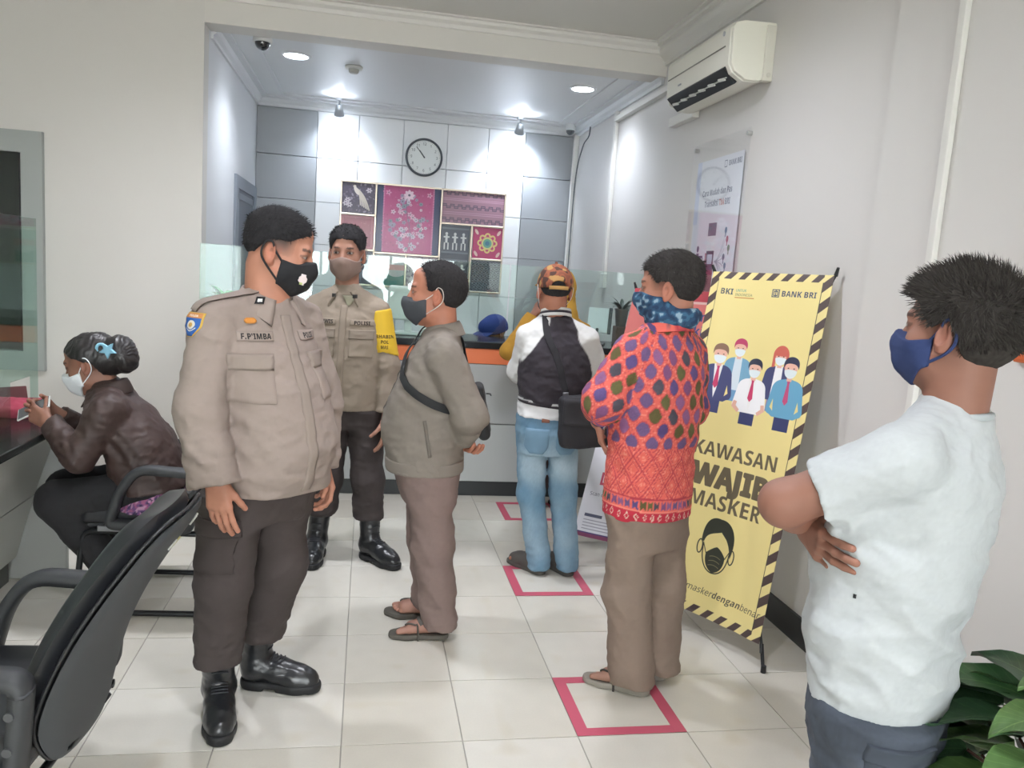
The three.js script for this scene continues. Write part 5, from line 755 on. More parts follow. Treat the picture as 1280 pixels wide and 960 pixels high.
// ---------------------------------------------------------------- officer in the foreground
{
  const t = thing('person', 'stout police officer in front wearing khaki shirt, black trousers and black mask', 'person', [-0.33, 0, 1.326]);
  const yaw = 46 * D2R, n = facing(yaw), l = V(Math.cos(yaw), 0, -Math.sin(yaw)), skin = lin('#b57f68');
  const J = { neck: [0.03, 1.41, 0.0], shR: [-0.115, 1.335, 0.13], elR: [-0.135, 1.09, 0.195], wrR: [-0.09, 0.872, 0.218], shL: [0.135, 1.335, -0.13], elL: [0.2, 1.07, -0.16], wrL: [0.205, 0.85, -0.1], hipR: [-0.05, 0.82, 0.075], knR: [-0.072, 0.49, 0.11], anR: [-0.094, 0.16, 0.07], hipL: [0.075, 0.82, -0.065], knL: [0.092, 0.5, -0.04], anL: [0.02, 0.17, -0.12] };
  const H = makeHead({ p: [0.066, 1.577, 0.012], yaw: 84 * D2R, pitch: 14 * D2R, roll: 0, s: 1.07 });
  const secs = [[0.79, 0.045, 0.006, 0.185, 0.182], [0.93, 0.06, 0.018, 0.194, 0.195], [1.06, 0.055, 0.012, 0.19, 0.186], [1.2, 0.03, 0.004, 0.19, 0.156], [1.31, 0.015, 0.0, 0.18, 0.122], [1.395, 0.02, -0.002, 0.1, 0.08]];
  let shirt = join(0.045, loft(secs, yaw), cone(J.neck, V(...J.shR).setY(1.355), 0.058, 0.066), cone(J.neck, V(...J.shL).setY(1.35), 0.058, 0.066));
  shirt = join(0.009, shirt, sleeve(J.shR, J.elR, J.wrR, [0.074, 0.07, 0.074], 0.04, 0.012), sleeve(J.shL, J.elL, J.wrL, [0.076, 0.074, 0.07], 0.04, 0.01));
  const fo = folds(0.0075, 7, 12, 7, 3), cr = creases(0.008, [0.5, 0.9, 0.2], 14, 2);
  shirt = cut(rumple(shirt, (x, y, z) => fo(x, y, z) + cr(x, y, z) * sstep(1.3, 1.0, y)), [0, 0.802, 0], [0, -1, 0], 0.003);
  const R1 = hand({ w: [-0.082, 0.868, 0.222], F: [0.16, -1, 0.06], N: [0.2, 0.05, -0.98], lr: 'R', s: 1.0, curl: [0.2, 0.24, 0.26, 0.3], thumb: [0.85, 0.45, 0.2], wr: 0.034 }), L1 = hand({ w: [0.222, 0.846, -0.1], F: [0.28, -1, 0.12], N: [-0.6, -0.2, 0.35], lr: 'L', s: 0.98, curl: [0.5, 0.55, 0.6, 0.7], thumb: [0.8, 0.5, 0.3], wr: 0.03 });
  const sc = skinColor(skin, H, { fade: 0.85 });
  bodyOf(t, [innerBody(J, secs, yaw, { color: skin, legR: [0.07, 0.045, 0.02] }), headMesh(H, V(...J.neck).add(V(0, -0.03, 0)), 0.066, 0.074, sc), surface(R1.field, 0.0032, handColor(skin, R1)), surface(L1.field, 0.0034, handColor(skin, L1))]);
  part('hair', hairMesh(H, { side: 0.003, top: 0.019, line: pw([[-0.1, -0.028], [-0.06, -0.015], [-0.03, 0.03], [0.0, 0.04], [0.035, 0.045], [0.055, 0.062], [0.07, 0.074]]), color: hairDark, strands: 2600, len: 0.017, seed: 5, width: 0.0011, back: 0.004 }), hairMat, t);
  const mk = part('face_mask', surface(maskField(H, { zmin: 0.024, sideTop: -0.012, sideBottom: -0.088, bottom: -0.13, out: 0.004 }), 0.003), mat('#1b1c20', 0.75), t, 'black cloth mask');
  earLoops(H, -0.016, -0.083, 0.02, 0.0038, mat('#1b1c20', 0.7), mk);
  { const mf = maskField(H, { zmin: 0.024, sideTop: -0.012, sideBottom: -0.088, bottom: -0.13, out: 0.004 }), o = H.to(-0.09, -0.052, 0.13), d = H.dir(0.75, -0.02, -0.55); part('mask_print', patch(mf, o, d, H.dir(0.55, 0, 0.83), H.dir(-0.1, 1, -0.1), 0.028, 0.036, { n: 6, m: 6, th: 0.001, lift: 0.0008, outline: (v) => [v < 0.5 ? 0.0 : 0.05, v < 0.2 ? 0.5 : v > 0.75 ? 0.6 : 1] }), label(64, 64, (c) => { c.fillStyle = '#e8dada'; c.fillRect(0, 0, 64, 64); c.fillStyle = '#c9d28a'; c.fillRect(0, 50, 40, 14); }), mk, 'pale printed emblem'); }
  const khaki = '#968880', km = mat(khaki, 0.9), st = part('shirt', surface(shirt, 0.0068, fabric(khaki, 0.05, 1)), clothMat, t, 'khaki long-sleeved uniform shirt');
  collar(st, [0.032, 1.418, 0.0], 50 * D2R, { r: 0.078, h: 0.03, fall: 0.05, open: 0.5, tip: 0.03, m: km });
  const chest = (a, y, out = 0.3) => V(0.02, y, 0.004).addScaledVector(l, a).addScaledVector(n, out), dn = n.clone().multiplyScalar(-1);
  part('placket', patch(shirt, chest(0.012, 1.1), dn, l, V(0, 1, 0), 0.036, 0.56, { n: 4, m: 40, th: 0.005, lift: 0.003 }), mat('#91847b', 0.9), st);
  for (const [a, w] of [[-0.105, 0.135], [0.105, 0.12]]) { const dd = n.clone().addScaledVector(l, a * 3).normalize().multiplyScalar(-1), o = chest(a * 0.95, 1.18, 0).addScaledVector(dd, -0.3), uu = V(0, 1, 0).cross(dd).normalize().multiplyScalar(-1); part('pocket', patch(shirt, o, dd, uu, V(0, 1, 0), w, 0.14, { n: 10, m: 10, th: 0.005, lift: 0.002 }), km, st); part('pocket_flap', patch(shirt, o.clone().setY(1.237), dd, uu, V(0, 1, 0), w + 0.006, 0.05, { n: 10, m: 6, th: 0.008, lift: 0.004, outline: (v) => [0, v < 0.4 ? 0.94 : 1] }), mat('#92857c', 0.9), st); }
  for (const [a, txt, w] of [[-0.085, "F.P'IMBA", 0.115], [0.085, 'POLISI', 0.105]]) { const dd = n.clone().addScaledVector(l, a * 3).normalize().multiplyScalar(-1), o = chest(a * 0.95, 1.315, 0).addScaledVector(dd, -0.3), uu = V(0, 1, 0).cross(dd).normalize().multiplyScalar(-1); part('name_tape', patch(shirt, o, dd, uu, V(0, 1, 0), w, 0.03, { n: 10, m: 4, th: 0.002, lift: 0.0035 }), letters(txt, khaki, '#211f20', 256, 64, '900 50px sans-serif'), st, 'embroidered black lettering'); }
  { const dd = n.clone().addScaledVector(l, -0.3).normalize().multiplyScalar(-1), o = chest(-0.09, 1.362, 0).addScaledVector(dd, -0.3).add(V(0, 0, 0)); part('rank_pin', patch(shirt, o, dd, V(0, 1, 0).cross(dd).multiplyScalar(-1), V(0, 1, 0), 0.04, 0.018, { n: 6, m: 4, th: 0.003, lift: 0.004, outline: (v) => [0, 0.6 + 0.4 * Math.sin(v * 3.1)] }), mat('#d08a3c', 0.5), st, 'golden chest pin'); }
  { const o = V(-0.3, 1.36, 0.35), d = V(0.52, -0.06, -0.62); const sh = label(128, 160, (c, w, h) => { c.fillStyle = '#c9a64c'; c.fillRect(0, 0, w, h); c.fillStyle = '#c2854e'; c.fillRect(6, 4, w - 12, 32); c.fillStyle = '#e9e3da'; c.font = 'bold 19px sans-serif'; c.textAlign = 'center'; c.fillText('POLDA', w / 2, 28); c.fillStyle = '#2f5fa8'; c.fillRect(6, 36, w - 12, 120); c.fillStyle = '#d9d3c2'; c.beginPath(); c.arc(w / 2, 82, 30, 0, 7); c.fill(); c.fillStyle = '#c49a50'; c.beginPath(); c.arc(w / 2, 82, 15, 0, 7); c.fill(); c.strokeStyle = '#e4dcc8'; c.lineWidth = 6; c.beginPath(); c.arc(w / 2, 76, 46, 0.5, 2.6); c.stroke(); });
    part('sleeve_badge', patch(shirt, o, d, V(0.72, 0, 0.6), V(0.05, 1, 0.1), 0.066, 0.076, { n: 8, m: 10, th: 0.003, lift: 0.003, outline: (v) => [0, v < 0.45 ? 0.25 + 0.75 * Math.sin((v / 0.45) * Math.PI / 2) : 1] }), sh, st, 'blue and gold shield badge'); }
  part('shoulder_loop', strap(shirt, [[0.0, 1.52, 0.09], [-0.06, 1.5, 0.12], [-0.13, 1.47, 0.16], [-0.19, 1.42, 0.19]], [[0.0, 1.38, 0.02], [-0.05, 1.33, 0.07], [-0.08, 1.3, 0.1], [-0.1, 1.3, 0.12]], 0.042, 0.005, 16), mat('#8f827a', 0.9), st);
  part('collar_badge', patch(join(0.01, shirt, cone([0.03, 1.42, 0.0], [0.03, 1.44, 0.0], 0.1)), [0.0, 1.425, 0.3], [0.1, 0, -1], [1, 0, 0.1], [0.2, 1, 0.3], 0.026, 0.024, { n: 6, m: 6, th: 0.003, lift: 0.002 }), label(64, 64, (c) => { c.fillStyle = '#1e1e22'; c.fillRect(0, 0, 64, 64); c.fillStyle = '#e4e2de'; c.fillRect(14, 18, 36, 12); c.fillRect(22, 32, 30, 12); c.beginPath(); c.arc(24, 38, 10, 0, 7); c.fill(); }), st, 'dark collar badge with white emblem');
  let tr = legsField(J, [[0.7, 0.03, 0.01, 0.15, 0.13], [0.86, 0.035, 0.01, 0.18, 0.165], [0.95, 0.04, 0.015, 0.18, 0.165]], yaw, [0.106, 0.09, 0.07], [0, 0.2, 0], [0, 0.2, 0]);
  const f2 = folds(0.007, 8, 11, 8, 9); tr = rumple(tr, (x, y, z) => f2(x, y, z) + 0.009 * (0.4 - Math.abs(noise(x * 6, y * 30, z * 6))) * sstep(0.42, 0.22, y));
  tr = tuck(tr, shirt, 0.81);
  const tt = part('trousers', surface(tr, 0.0075, fabric('#433b39', 0.09, 2)), clothMat, t, 'black uniform cargo trousers');
  for (const s of [0, 1]) part(s ? 'pocket_flap' : 'cargo_pocket', patch(tr, [-0.42, s ? 0.7 : 0.64, 0.42], [0.75, 0, -0.62], [0.62, 0, 0.75], [0.05, 1, 0], s ? 0.16 : 0.15, s ? 0.055 : 0.17, { n: 10, m: 10, th: s ? 0.008 : 0.005, lift: s ? 0.006 : 0.002, far: 0.6 }), mat('#3f3735', 0.9), tt);
  boot(t, [-0.105, -0.03], [0.05, 0.26], [-0.094, 0.25, 0.075], { L: 0.3 }); boot(t, [-0.045, -0.142], [0.255, 0.06], [0.012, 0.24, -0.122], { L: 0.3 });
}
// ---------------------------------------------------------------- officer standing behind, facing us
{
  const t = thing('person', 'slim police officer behind wearing tan face mask and a yellow armband', 'person', [-0.016, 0, -0.111]);
  const yaw = -10 * D2R, n = facing(yaw), l = V(Math.cos(yaw), 0, -Math.sin(yaw)), skin = lin('#a07461');
  const J = { neck: [-0.066, 1.42, -0.02], shR: [-0.218, 1.31, -0.045], elR: [-0.252, 1.05, -0.05], wrR: [-0.225, 0.8, 0.01], shL: [0.095, 1.315, 0.012], elL: [0.155, 1.05, 0.025], wrL: [0.16, 0.79, 0.07], hipR: [-0.1, 0.85, -0.02], knR: [-0.135, 0.44, 0.0], anR: [-0.16, 0.12, -0.04], hipL: [0.045, 0.85, 0.005], knL: [0.08, 0.45, 0.035], anL: [0.1, 0.13, 0.015] };
  const H = makeHead({ p: [-0.072, 1.603, -0.01], yaw: -10 * D2R, pitch: 4 * D2R, s: 1.1 });
  const secs = [[0.8, -0.04, -0.01, 0.165, 0.125], [0.95, -0.045, -0.01, 0.165, 0.13], [1.12, -0.055, -0.012, 0.178, 0.13], [1.26, -0.06, -0.014, 0.182, 0.112], [1.345, -0.064, -0.016, 0.15, 0.085], [1.4, -0.066, -0.018, 0.08, 0.065]];
  let shirt = join(0.04, loft(secs, yaw), cone(J.neck, V(...J.shR).setY(1.335), 0.05, 0.055), cone(J.neck, V(...J.shL).setY(1.335), 0.05, 0.055)); 
  shirt = join(0.018, shirt, sleeve(J.shR, J.elR, J.wrR, [0.066, 0.06, 0.055], 0.03), sleeve(J.shL, J.elL, J.wrL, [0.066, 0.06, 0.055], 0.03));
  shirt = cut(rumple(shirt, folds(0.005, 8, 12, 8, 12)), [0, 0.815, 0], [0, -1, 0], 0.003);
  const R1 = hand({ w: [-0.222, 0.79, 0.012], F: [0.05, -1, 0.1], N: [0.9, 0, -0.3], lr: 'R', s: 0.98 }), L1 = hand({ w: [0.16, 0.78, 0.075], F: [-0.05, -1, 0.15], N: [-0.9, 0, -0.3], lr: 'L', s: 0.98 });
  bodyOf(t, [innerBody(J, secs, yaw, { color: skin, legR: [0.07, 0.045, 0.02] }), headMesh(H, V(...J.neck).add(V(0, -0.03, 0)), 0.056, 0.062, skinColor(skin, H, { fade: 0.5 }), 0.004), surface(R1.field, 0.004, handColor(skin, R1)), surface(L1.field, 0.004, handColor(skin, L1))]);
  part('hair', hairMesh(H, { side: 0.006, top: 0.02, line: pw([[-0.1, -0.05], [-0.03, 0.0], [0.0, 0.03], [0.035, 0.02], [0.05, 0.05], [0.065, 0.07]]), color: hairDark, strands: 900, len: 0.014, seed: 15, cell: 0.0045 }), hairMat, t);
  const mo = { zmin: 0.022, sideTop: -0.02, sideBottom: -0.075, top: -0.004, bottom: -0.13, out: 0.005 }; const mk = part('face_mask', surface(maskField(H, mo), 0.0038), mat('#8d776d', 0.85), t, 'tan cloth mask'); earLoops(H, -0.02, -0.075, 0.022, 0.0015, mat('#9b8a82', 0.7), mk);
  const kh = '#928577', km = mat(kh, 0.9), st = part('shirt', surface(shirt, 0.0065, fabric(kh, 0.05, 21)), clothMat, t, 'khaki uniform shirt');
  collar(st, [-0.066, 1.412, -0.016], yaw, { r: 0.066, h: 0.026, fall: 0.045, open: 0.55, tip: 0.03, m: km });
  part('undershirt', patch(join(0.02, shirt, cone([-0.066, 1.36, -0.0], [-0.066, 1.42, 0.0], 0.06)), [-0.09, 1.375, 0.3], [0.17, 0, -1], [1, 0, 0.17], [0, 1, 0], 0.07, 0.05, { n: 8, m: 6, th: 0.003, outline: (v) => [0, 0.2 + 0.8 * v] }), mat('#9a9784', 0.9), t);
  const chest = (a, y, out = 0.3) => V(-0.058, y, -0.012).addScaledVector(l, a).addScaledVector(n, out), dn = n.clone().multiplyScalar(-1);
  part('placket', patch(shirt, chest(0, 1.09), dn, l, V(0, 1, 0), 0.034, 0.52, { n: 4, m: 36, th: 0.005, lift: 0.003 }), mat('#8e8173', 0.9), st);
  for (const a of [-0.095, 0.095]) { part('pocket', patch(shirt, chest(a, 1.16), dn, l, V(0, 1, 0), 0.115, 0.13, { th: 0.005, lift: 0.002 }), km, st); part('pocket_flap', patch(shirt, chest(a, 1.21), dn, l, V(0, 1, 0), 0.12, 0.045, { th: 0.008, lift: 0.005 }), mat('#897d70', 0.9), st); part('name_tape', patch(shirt, chest(a, 1.268), dn, l, V(0, 1, 0), 0.115, 0.03, { m: 4, th: 0.002, lift: 0.003 }), letters(a < 0 ? 'DARWIS' : 'POLISI', kh, '#2b2522', 256, 64, '900 54px sans-serif'), st, 'embroidered dark lettering'); }
  for (const a of [-0.052, 0.052]) part('collar_badge', patch(join(0.01, shirt, cone([-0.066, 1.395, -0.0], [-0.066, 1.41, 0.0], 0.094)), chest(a, 1.398), dn, l, V(0, 1, 0), 0.02, 0.018, { n: 4, m: 4, th: 0.003, lift: 0.003 }), mat('#2a2a2a', 0.6), st);
  // yellow band on his left sleeve
  const arm = sleeve(J.shL, J.elL, J.wrL, [0.069, 0.063, 0.056], 0.03), bandF = { f: (x, y, z) => Math.max(arm.f(x, y, z) - 0.003, y - 1.335 - (x - 0.1) * 0.2, 1.125 + Math.abs(x - 0.13) * -0.25 - y, 0.076 - x + (1.3 - y) * -0.09), b: [0.0, 1.06, -0.12, 0.3, 1.4, 0.16] };
  const bd = part('armband', surface(bandF, 0.005), mat('#dcb531', 0.7), t, 'yellow armband with dark lettering');
  ['BHABIN', 'POL', 'MAS'].forEach((s, k) => part('armband_print', patch(bandF, [0.14, 1.205 - k * 0.027, 0.35], [-0.02, 0, -1], [1, 0, -0.05], [0, 1, 0], 0.11 - k * 0.014, 0.029, { n: 8, m: 3, th: 0.001, lift: 0.0008, far: 0.36 }), letters(s, '#dcb531', '#4a3a18', 192, 56, '900 44px sans-serif'), bd));
  let tr = legsField(J, [[0.72, -0.04, -0.01, 0.13, 0.105], [0.86, -0.04, -0.01, 0.165, 0.12], [0.95, -0.042, -0.01, 0.155, 0.115]], yaw, [0.092, 0.082, 0.075], [0, 0.24, 0], [0, 0.24, 0]);
  tr = rumple(tr, (() => { const f2 = folds(0.006, 8, 12, 8, 31); return (x, y, z) => f2(x, y, z) + 0.012 * (0.4 - Math.abs(noise(x * 6, y * 26, z * 6))) * sstep(0.5, 0.3, y); })());
  part('trousers', surface(tuck(tr, shirt, 0.825), 0.0075, fabric('#3a3332', 0.09, 5)), clothMat, t, 'black uniform trousers');
  boot(t, [-0.168, -0.1], [-0.02, 0.26], [-0.158, 0.26, -0.045], { L: 0.29 }); boot(t, [0.07, -0.04], [0.17, 0.2], [0.1, 0.26, 0.0], { L: 0.29 });
}
// ---------------------------------------------------------------- man in the grey-brown jacket
{
  const t = thing('person', 'man in grey-brown jacket and brown trousers standing sideways with hands behind back', 'person', [0.345, 0, 0.75]);
  const yaw = -99 * D2R, n = facing(yaw), l = V(Math.cos(yaw), 0, -Math.sin(yaw)), skin = lin('#b2775f');
  const J = { neck: [-0.008, 1.3, -0.005], shL: [-0.01, 1.21, 0.165], elL: [0.1, 0.99, 0.205], wrL: [0.1, 0.862, 0.04], shR: [0.0, 1.2, -0.17], elR: [0.12, 0.985, -0.19], wrR: [0.115, 0.85, -0.04], hipL: [-0.038, 0.74, 0.075], knL: [-0.008, 0.4, 0.088], anL: [0.04, 0.06, 0.085], hipR: [-0.042, 0.74, -0.085], knR: [-0.01, 0.36, -0.088], anR: [0.012, 0.06, -0.108] };
  const H = makeHead({ p: [-0.045, 1.452, -0.01], yaw: -98 * D2R, pitch: 2 * D2R, s: 1.08 });
  const secs = [[0.715, -0.05, -0.01, 0.18, 0.158], [0.78, -0.055, -0.012, 0.182, 0.16], [0.91, -0.068, -0.013, 0.185, 0.17], [1.02, -0.058, -0.012, 0.185, 0.155], [1.13, -0.04, -0.01, 0.185, 0.128], [1.23, -0.02, -0.006, 0.165, 0.1], [1.29, -0.012, -0.004, 0.09, 0.075]];
  let jk = join(0.04, loft(secs, yaw), cone(J.neck, V(...J.shL).setY(1.23), 0.052, 0.06), cone(J.neck, V(...J.shR).setY(1.22), 0.052, 0.06)); jk = join(0.018, jk, sleeve(J.shL, J.elL, J.wrL, [0.073, 0.068, 0.05], 0.03, 0.005), sleeve(J.shR, J.elR, J.wrR, [0.073, 0.068, 0.05], 0.03, 0.005));
  const fo = folds(0.006, 8, 13, 8, 40), cr = creases(0.007, [0.8, 0.7, 0.0], 15, 8); jk = cut(rumple(jk, (x, y, z) => fo(x, y, z) + cr(x, y, z) * 0.8), [0, 0.722, 0], [0, -1, 0], 0.003); const bodyOnly = rumple(join(0.04, loft(secs, yaw), cone(J.neck, V(...J.shL).setY(1.23), 0.052, 0.06), cone(J.neck, V(...J.shR).setY(1.22), 0.052, 0.06)), fo);
  const L1 = hand({ w: [0.104, 0.862, 0.03], F: [0.12, -0.35, -0.92], N: [-0.9, 0, -0.2], lr: 'L', s: 0.95, curl: [0.4, 0.4, 0.4, 0.5] }), R1 = hand({ w: [0.122, 0.85, -0.06], F: [0.2, -0.5, 0.85], N: [0.3, 0.6, 0.4], lr: 'R', s: 0.95, curl: [0.6, 0.6, 0.6, 0.6] });
  const sc = skinColor(skin, H, { fade: 0.25 });
  bodyOf(t, [innerBody(J, secs, yaw, { color: skin }), headMesh(H, V(...J.neck).add(V(0, -0.03, 0)), 0.058, 0.066, sc), surface(L1.field, 0.0036, handColor(skin, L1)), surface(R1.field, 0.0036, handColor(skin, R1)),
    sandalFoot(t, [0.085, 0.087], [-0.245, -0.02], { skin: lin('#9c7262'), mirror: 1, ankle: [0.04, 0.14, 0.085], sole: '#57534c', straps: '#4b463f', strapLabel: 'dark strap' }), sandalFoot(t, [0.065, -0.108], [-0.2, -0.04], { skin: lin('#9c7262'), mirror: -1, ankle: [0.015, 0.14, -0.108], sole: '#57534c', straps: '#4b463f', strapLabel: 'dark strap' })]);
  part('hair', hairMesh(H, { side: 0.008, top: 0.016, line: pw([[-0.1, -0.075], [-0.05, -0.06], [-0.03, -0.01], [-0.012, 0.03], [0.01, 0.015], [0.025, 0.02], [0.035, 0.08], [0.05, 0.105], [0.1, 0.13]]), color: [0.032, 0.03, 0.031], strands: 1800, len: 0.013, seed: 44, back: 0.008 }), hairMat, t);
  const mo = { zmin: 0.03, sideTop: -0.014, sideBottom: -0.08, top: -0.004, bottom: -0.132, out: 0.006, bulge: 1.12 }; const mk = part('face_mask', surface(maskField(H, mo), 0.0034), mat('#45484d', 0.85), t, 'dark grey cloth mask');
  earLoops(H, -0.014, -0.08, 0.03, 0.0018, mat('#d9d2cc', 0.7), mk, 'white ear loop');
  const jc = '#80786f', jm = mat(jc, 0.92), st = part('jacket', surface(jk, 0.0068, fabric(jc, 0.06, 41)), clothMat, t, 'grey-brown zipped jacket');
  collar(st, [-0.012, 1.3, -0.004], yaw, { r: 0.07, h: 0.034, fall: 0.05, open: 0.35, tip: 0.02, m: jm });
  part('zipper', patch(jk, V(-0.4, 1.0, -0.07), n.clone().multiplyScalar(-1), l, V(0, 1, 0), 0.016, 0.52, { n: 2, m: 36, th: 0.004, lift: 0.003, far: 0.6 }), mat('#5d5851', 0.7), st);
  part('pocket_welt', patch(jk, [-0.085, 0.885, 0.4], [0.1, 0, -1], [1, 0.25, 0.1], [-0.2, 1, 0], 0.014, 0.15, { n: 3, m: 12, th: 0.005, lift: 0.003, far: 0.5 }), mat('#6d675f', 0.9), st);
  part('hem_band', surface(cut(cut(inflate(loft(secs, yaw), 0.006), [0, 0.775, 0], [0, 1, 0]), [0, 0.722, 0], [0, -1, 0]), 0.006), jm, st);
  let tr = legsField(J, [[0.6, -0.035, -0.006, 0.13, 0.11], [0.74, -0.045, -0.01, 0.165, 0.142], [0.85, -0.05, -0.01, 0.165, 0.145]], yaw, [0.092, 0.084, 0.071], [0, 0.062, 0], [0, 0.075, 0]);
  const f2 = folds(0.006, 8, 10, 8, 49), c2 = creases(0.01, [0.7, 0.7, 0], 11, 3); tr = rumple(tr, (x, y, z) => f2(x, y, z) + c2(x, y, z) + 0.008 * (0.4 - Math.abs(noise(x * 6, y * 28, z * 6))) * sstep(0.25, 0.08, y));
  part('trousers', surface(tuck(tr, jk, 0.735), 0.007, fabric('#7c6a64', 0.06, 50)), clothMat, t, 'brown trousers');
  // cross-body bag on his back
  const bag = thing('crossbody_bag', 'black cross-body pouch worn on the back of the grey-brown jacket', 'bag', [0.345, 0, 0.75]);
  const bf = rumple(join(0.015, rbx([0.165, 0.99, 0.06], [0.024, 0.115, 0.085], rotM(-9 * D2R, 0, 0.22), 0.022)), folds(0.003, 16, 16, 16, 3));
  part('pouch', surface(bf, 0.005), mat('#232527', 0.7), bag); part('pouch_zip', tube([[0.195, 1.05, -0.015], [0.199, 1.06, 0.055], [0.192, 1.065, 0.125]], 0.0035, 14, 6), mat('#4b4e50', 0.5), bag);
  part('strap', strap(inflate(bodyOnly, 0.013), [[0.2, 1.12, -0.06], [0.14, 1.3, -0.12], [0.0, 1.42, -0.13], [-0.16, 1.34, -0.06], [-0.24, 1.22, 0.06], [-0.2, 1.1, 0.2], [-0.08, 1.03, 0.3], [0.06, 1.0, 0.3], [0.2, 0.97, 0.16]], [[0, 1.1, -0.03], [0, 1.2, -0.06], [0, 1.24, -0.08], [-0.03, 1.2, -0.02], [-0.03, 1.14, 0.0], [-0.03, 1.09, 0.02], [-0.03, 1.04, 0.03], [0, 1.0, 0.02], [0.04, 0.97, 0.0]], 0.034, 0.004, 60), mat('#26282a', 0.8), bag);
}
// ---------------------------------------------------------------- customer at the counter in mustard
{
  const t = thing('person', 'customer in mustard top and veil standing at the teller counter with one arm raised', 'person', [1.27, 0, -1.06]);
  const yaw = 172 * D2R, skin = lin('#9a6a58');
  const J = { neck: [0.0, 1.33, 0.0], shL: [-0.16, 1.22, 0.0], elL: [-0.32, 1.06, -0.02], wrL: [-0.17, 1.3, -0.03], shR: [0.16, 1.22, 0], elR: [0.2, 1.0, -0.04], wrR: [0.14, 1.07, -0.18], hipL: [-0.08, 0.75, 0], knL: [-0.075, 0.42, 0.0], anL: [-0.07, 0.08, 0.02], hipR: [0.08, 0.75, 0], knR: [0.08, 0.42, 0], anR: [0.08, 0.08, 0.02] };
  const H = makeHead({ p: [0.01, 1.48, -0.02], yaw, pitch: 6 * D2R, s: 1.05 });
  const secs = [[0.72, 0, 0, 0.18, 0.13], [0.95, 0, 0, 0.17, 0.125], [1.12, 0, 0, 0.17, 0.115], [1.22, 0, 0, 0.15, 0.095], [1.3, 0, 0, 0.08, 0.07]];
  const L1 = hand({ w: [-0.168, 1.305, -0.03], F: [0.4, 1, -0.05], N: [0.9, -0.2, -0.2], lr: 'L', s: 0.95, curl: [0.15, 0.2, 0.2, 0.25] }), R1 = hand({ w: [0.135, 1.072, -0.19], F: [-0.2, 0.05, -1], N: [0, -1, 0], lr: 'R', s: 0.95 });
  bodyOf(t, [innerBody(J, secs, yaw, { color: skin }), headMesh(H, V(...J.neck), 0.052, 0.056, skinColor(skin, H, { fade: 0 }), 0.0045), surface(L1.field, 0.0042, handColor(skin, L1)), surface(R1.field, 0.0045, handColor(skin, R1)),
    sandalFoot(t, [-0.07, 0.06], [-0.02, -0.24], { skin, mirror: 1, ankle: [-0.07, 0.15, 0.02], sole: '#3a3532', straps: '#3a3532' }), sandalFoot(t, [0.08, 0.06], [0.03, -0.24], { skin, mirror: -1, ankle: [0.08, 0.15, 0.02], sole: '#3a3532', straps: '#3a3532' })]);
  let top = join(0.04, loft(secs, yaw), cone(J.neck, V(...J.shL), 0.05, 0.05), cone(J.neck, V(...J.shR), 0.05, 0.05)); top = join(0.015, top, sleeve(J.shL, J.elL, J.wrL, [0.06, 0.055, 0.048]), sleeve(J.shR, J.elR, J.wrR, [0.06, 0.055, 0.045]));
  part('top', surface(rumple(cut(top, [0, 0.74, 0], [0, -1, 0]), folds(0.005, 9, 13, 9, 60)), 0.0075, fabric('#b98a33', 0.07, 61)), clothMat, t, 'mustard long-sleeved top');
  const veil = rumple(carve(join(0.05, inflate(H.face, 0.008), cone(H.to(0, -0.02, -0.03), [0.02, 1.3, 0.02], 0.076, 0.085), cone([0.02, 1.3, 0.03], [0.04, 1.24, 0.04], 0.085, 0.07)), ell(H.to(0, -0.02, 0.12), [0.06, 0.095, 0.075], rotM(yaw)), 0.01), folds(0.004, 10, 16, 10, 63));
  part('veil', surface(veil, 0.006, fabric('#c79a3c', 0.07, 64)), clothMat, t, 'mustard head veil');
  let sk = legsField(J, [[0.5, 0, 0, 0.15, 0.11], [0.72, 0, 0, 0.165, 0.125], [0.85, 0, 0, 0.16, 0.12]], yaw, [0.1, 0.085, 0.075], [0, 0.16, 0], [0, 0.16, 0]); part('trousers', surface(rumple(sk, folds(0.005, 8, 10, 8, 66)), 0.008, fabric('#3d302e', 0.08, 67)), clothMat, t, 'dark brown trousers');
}
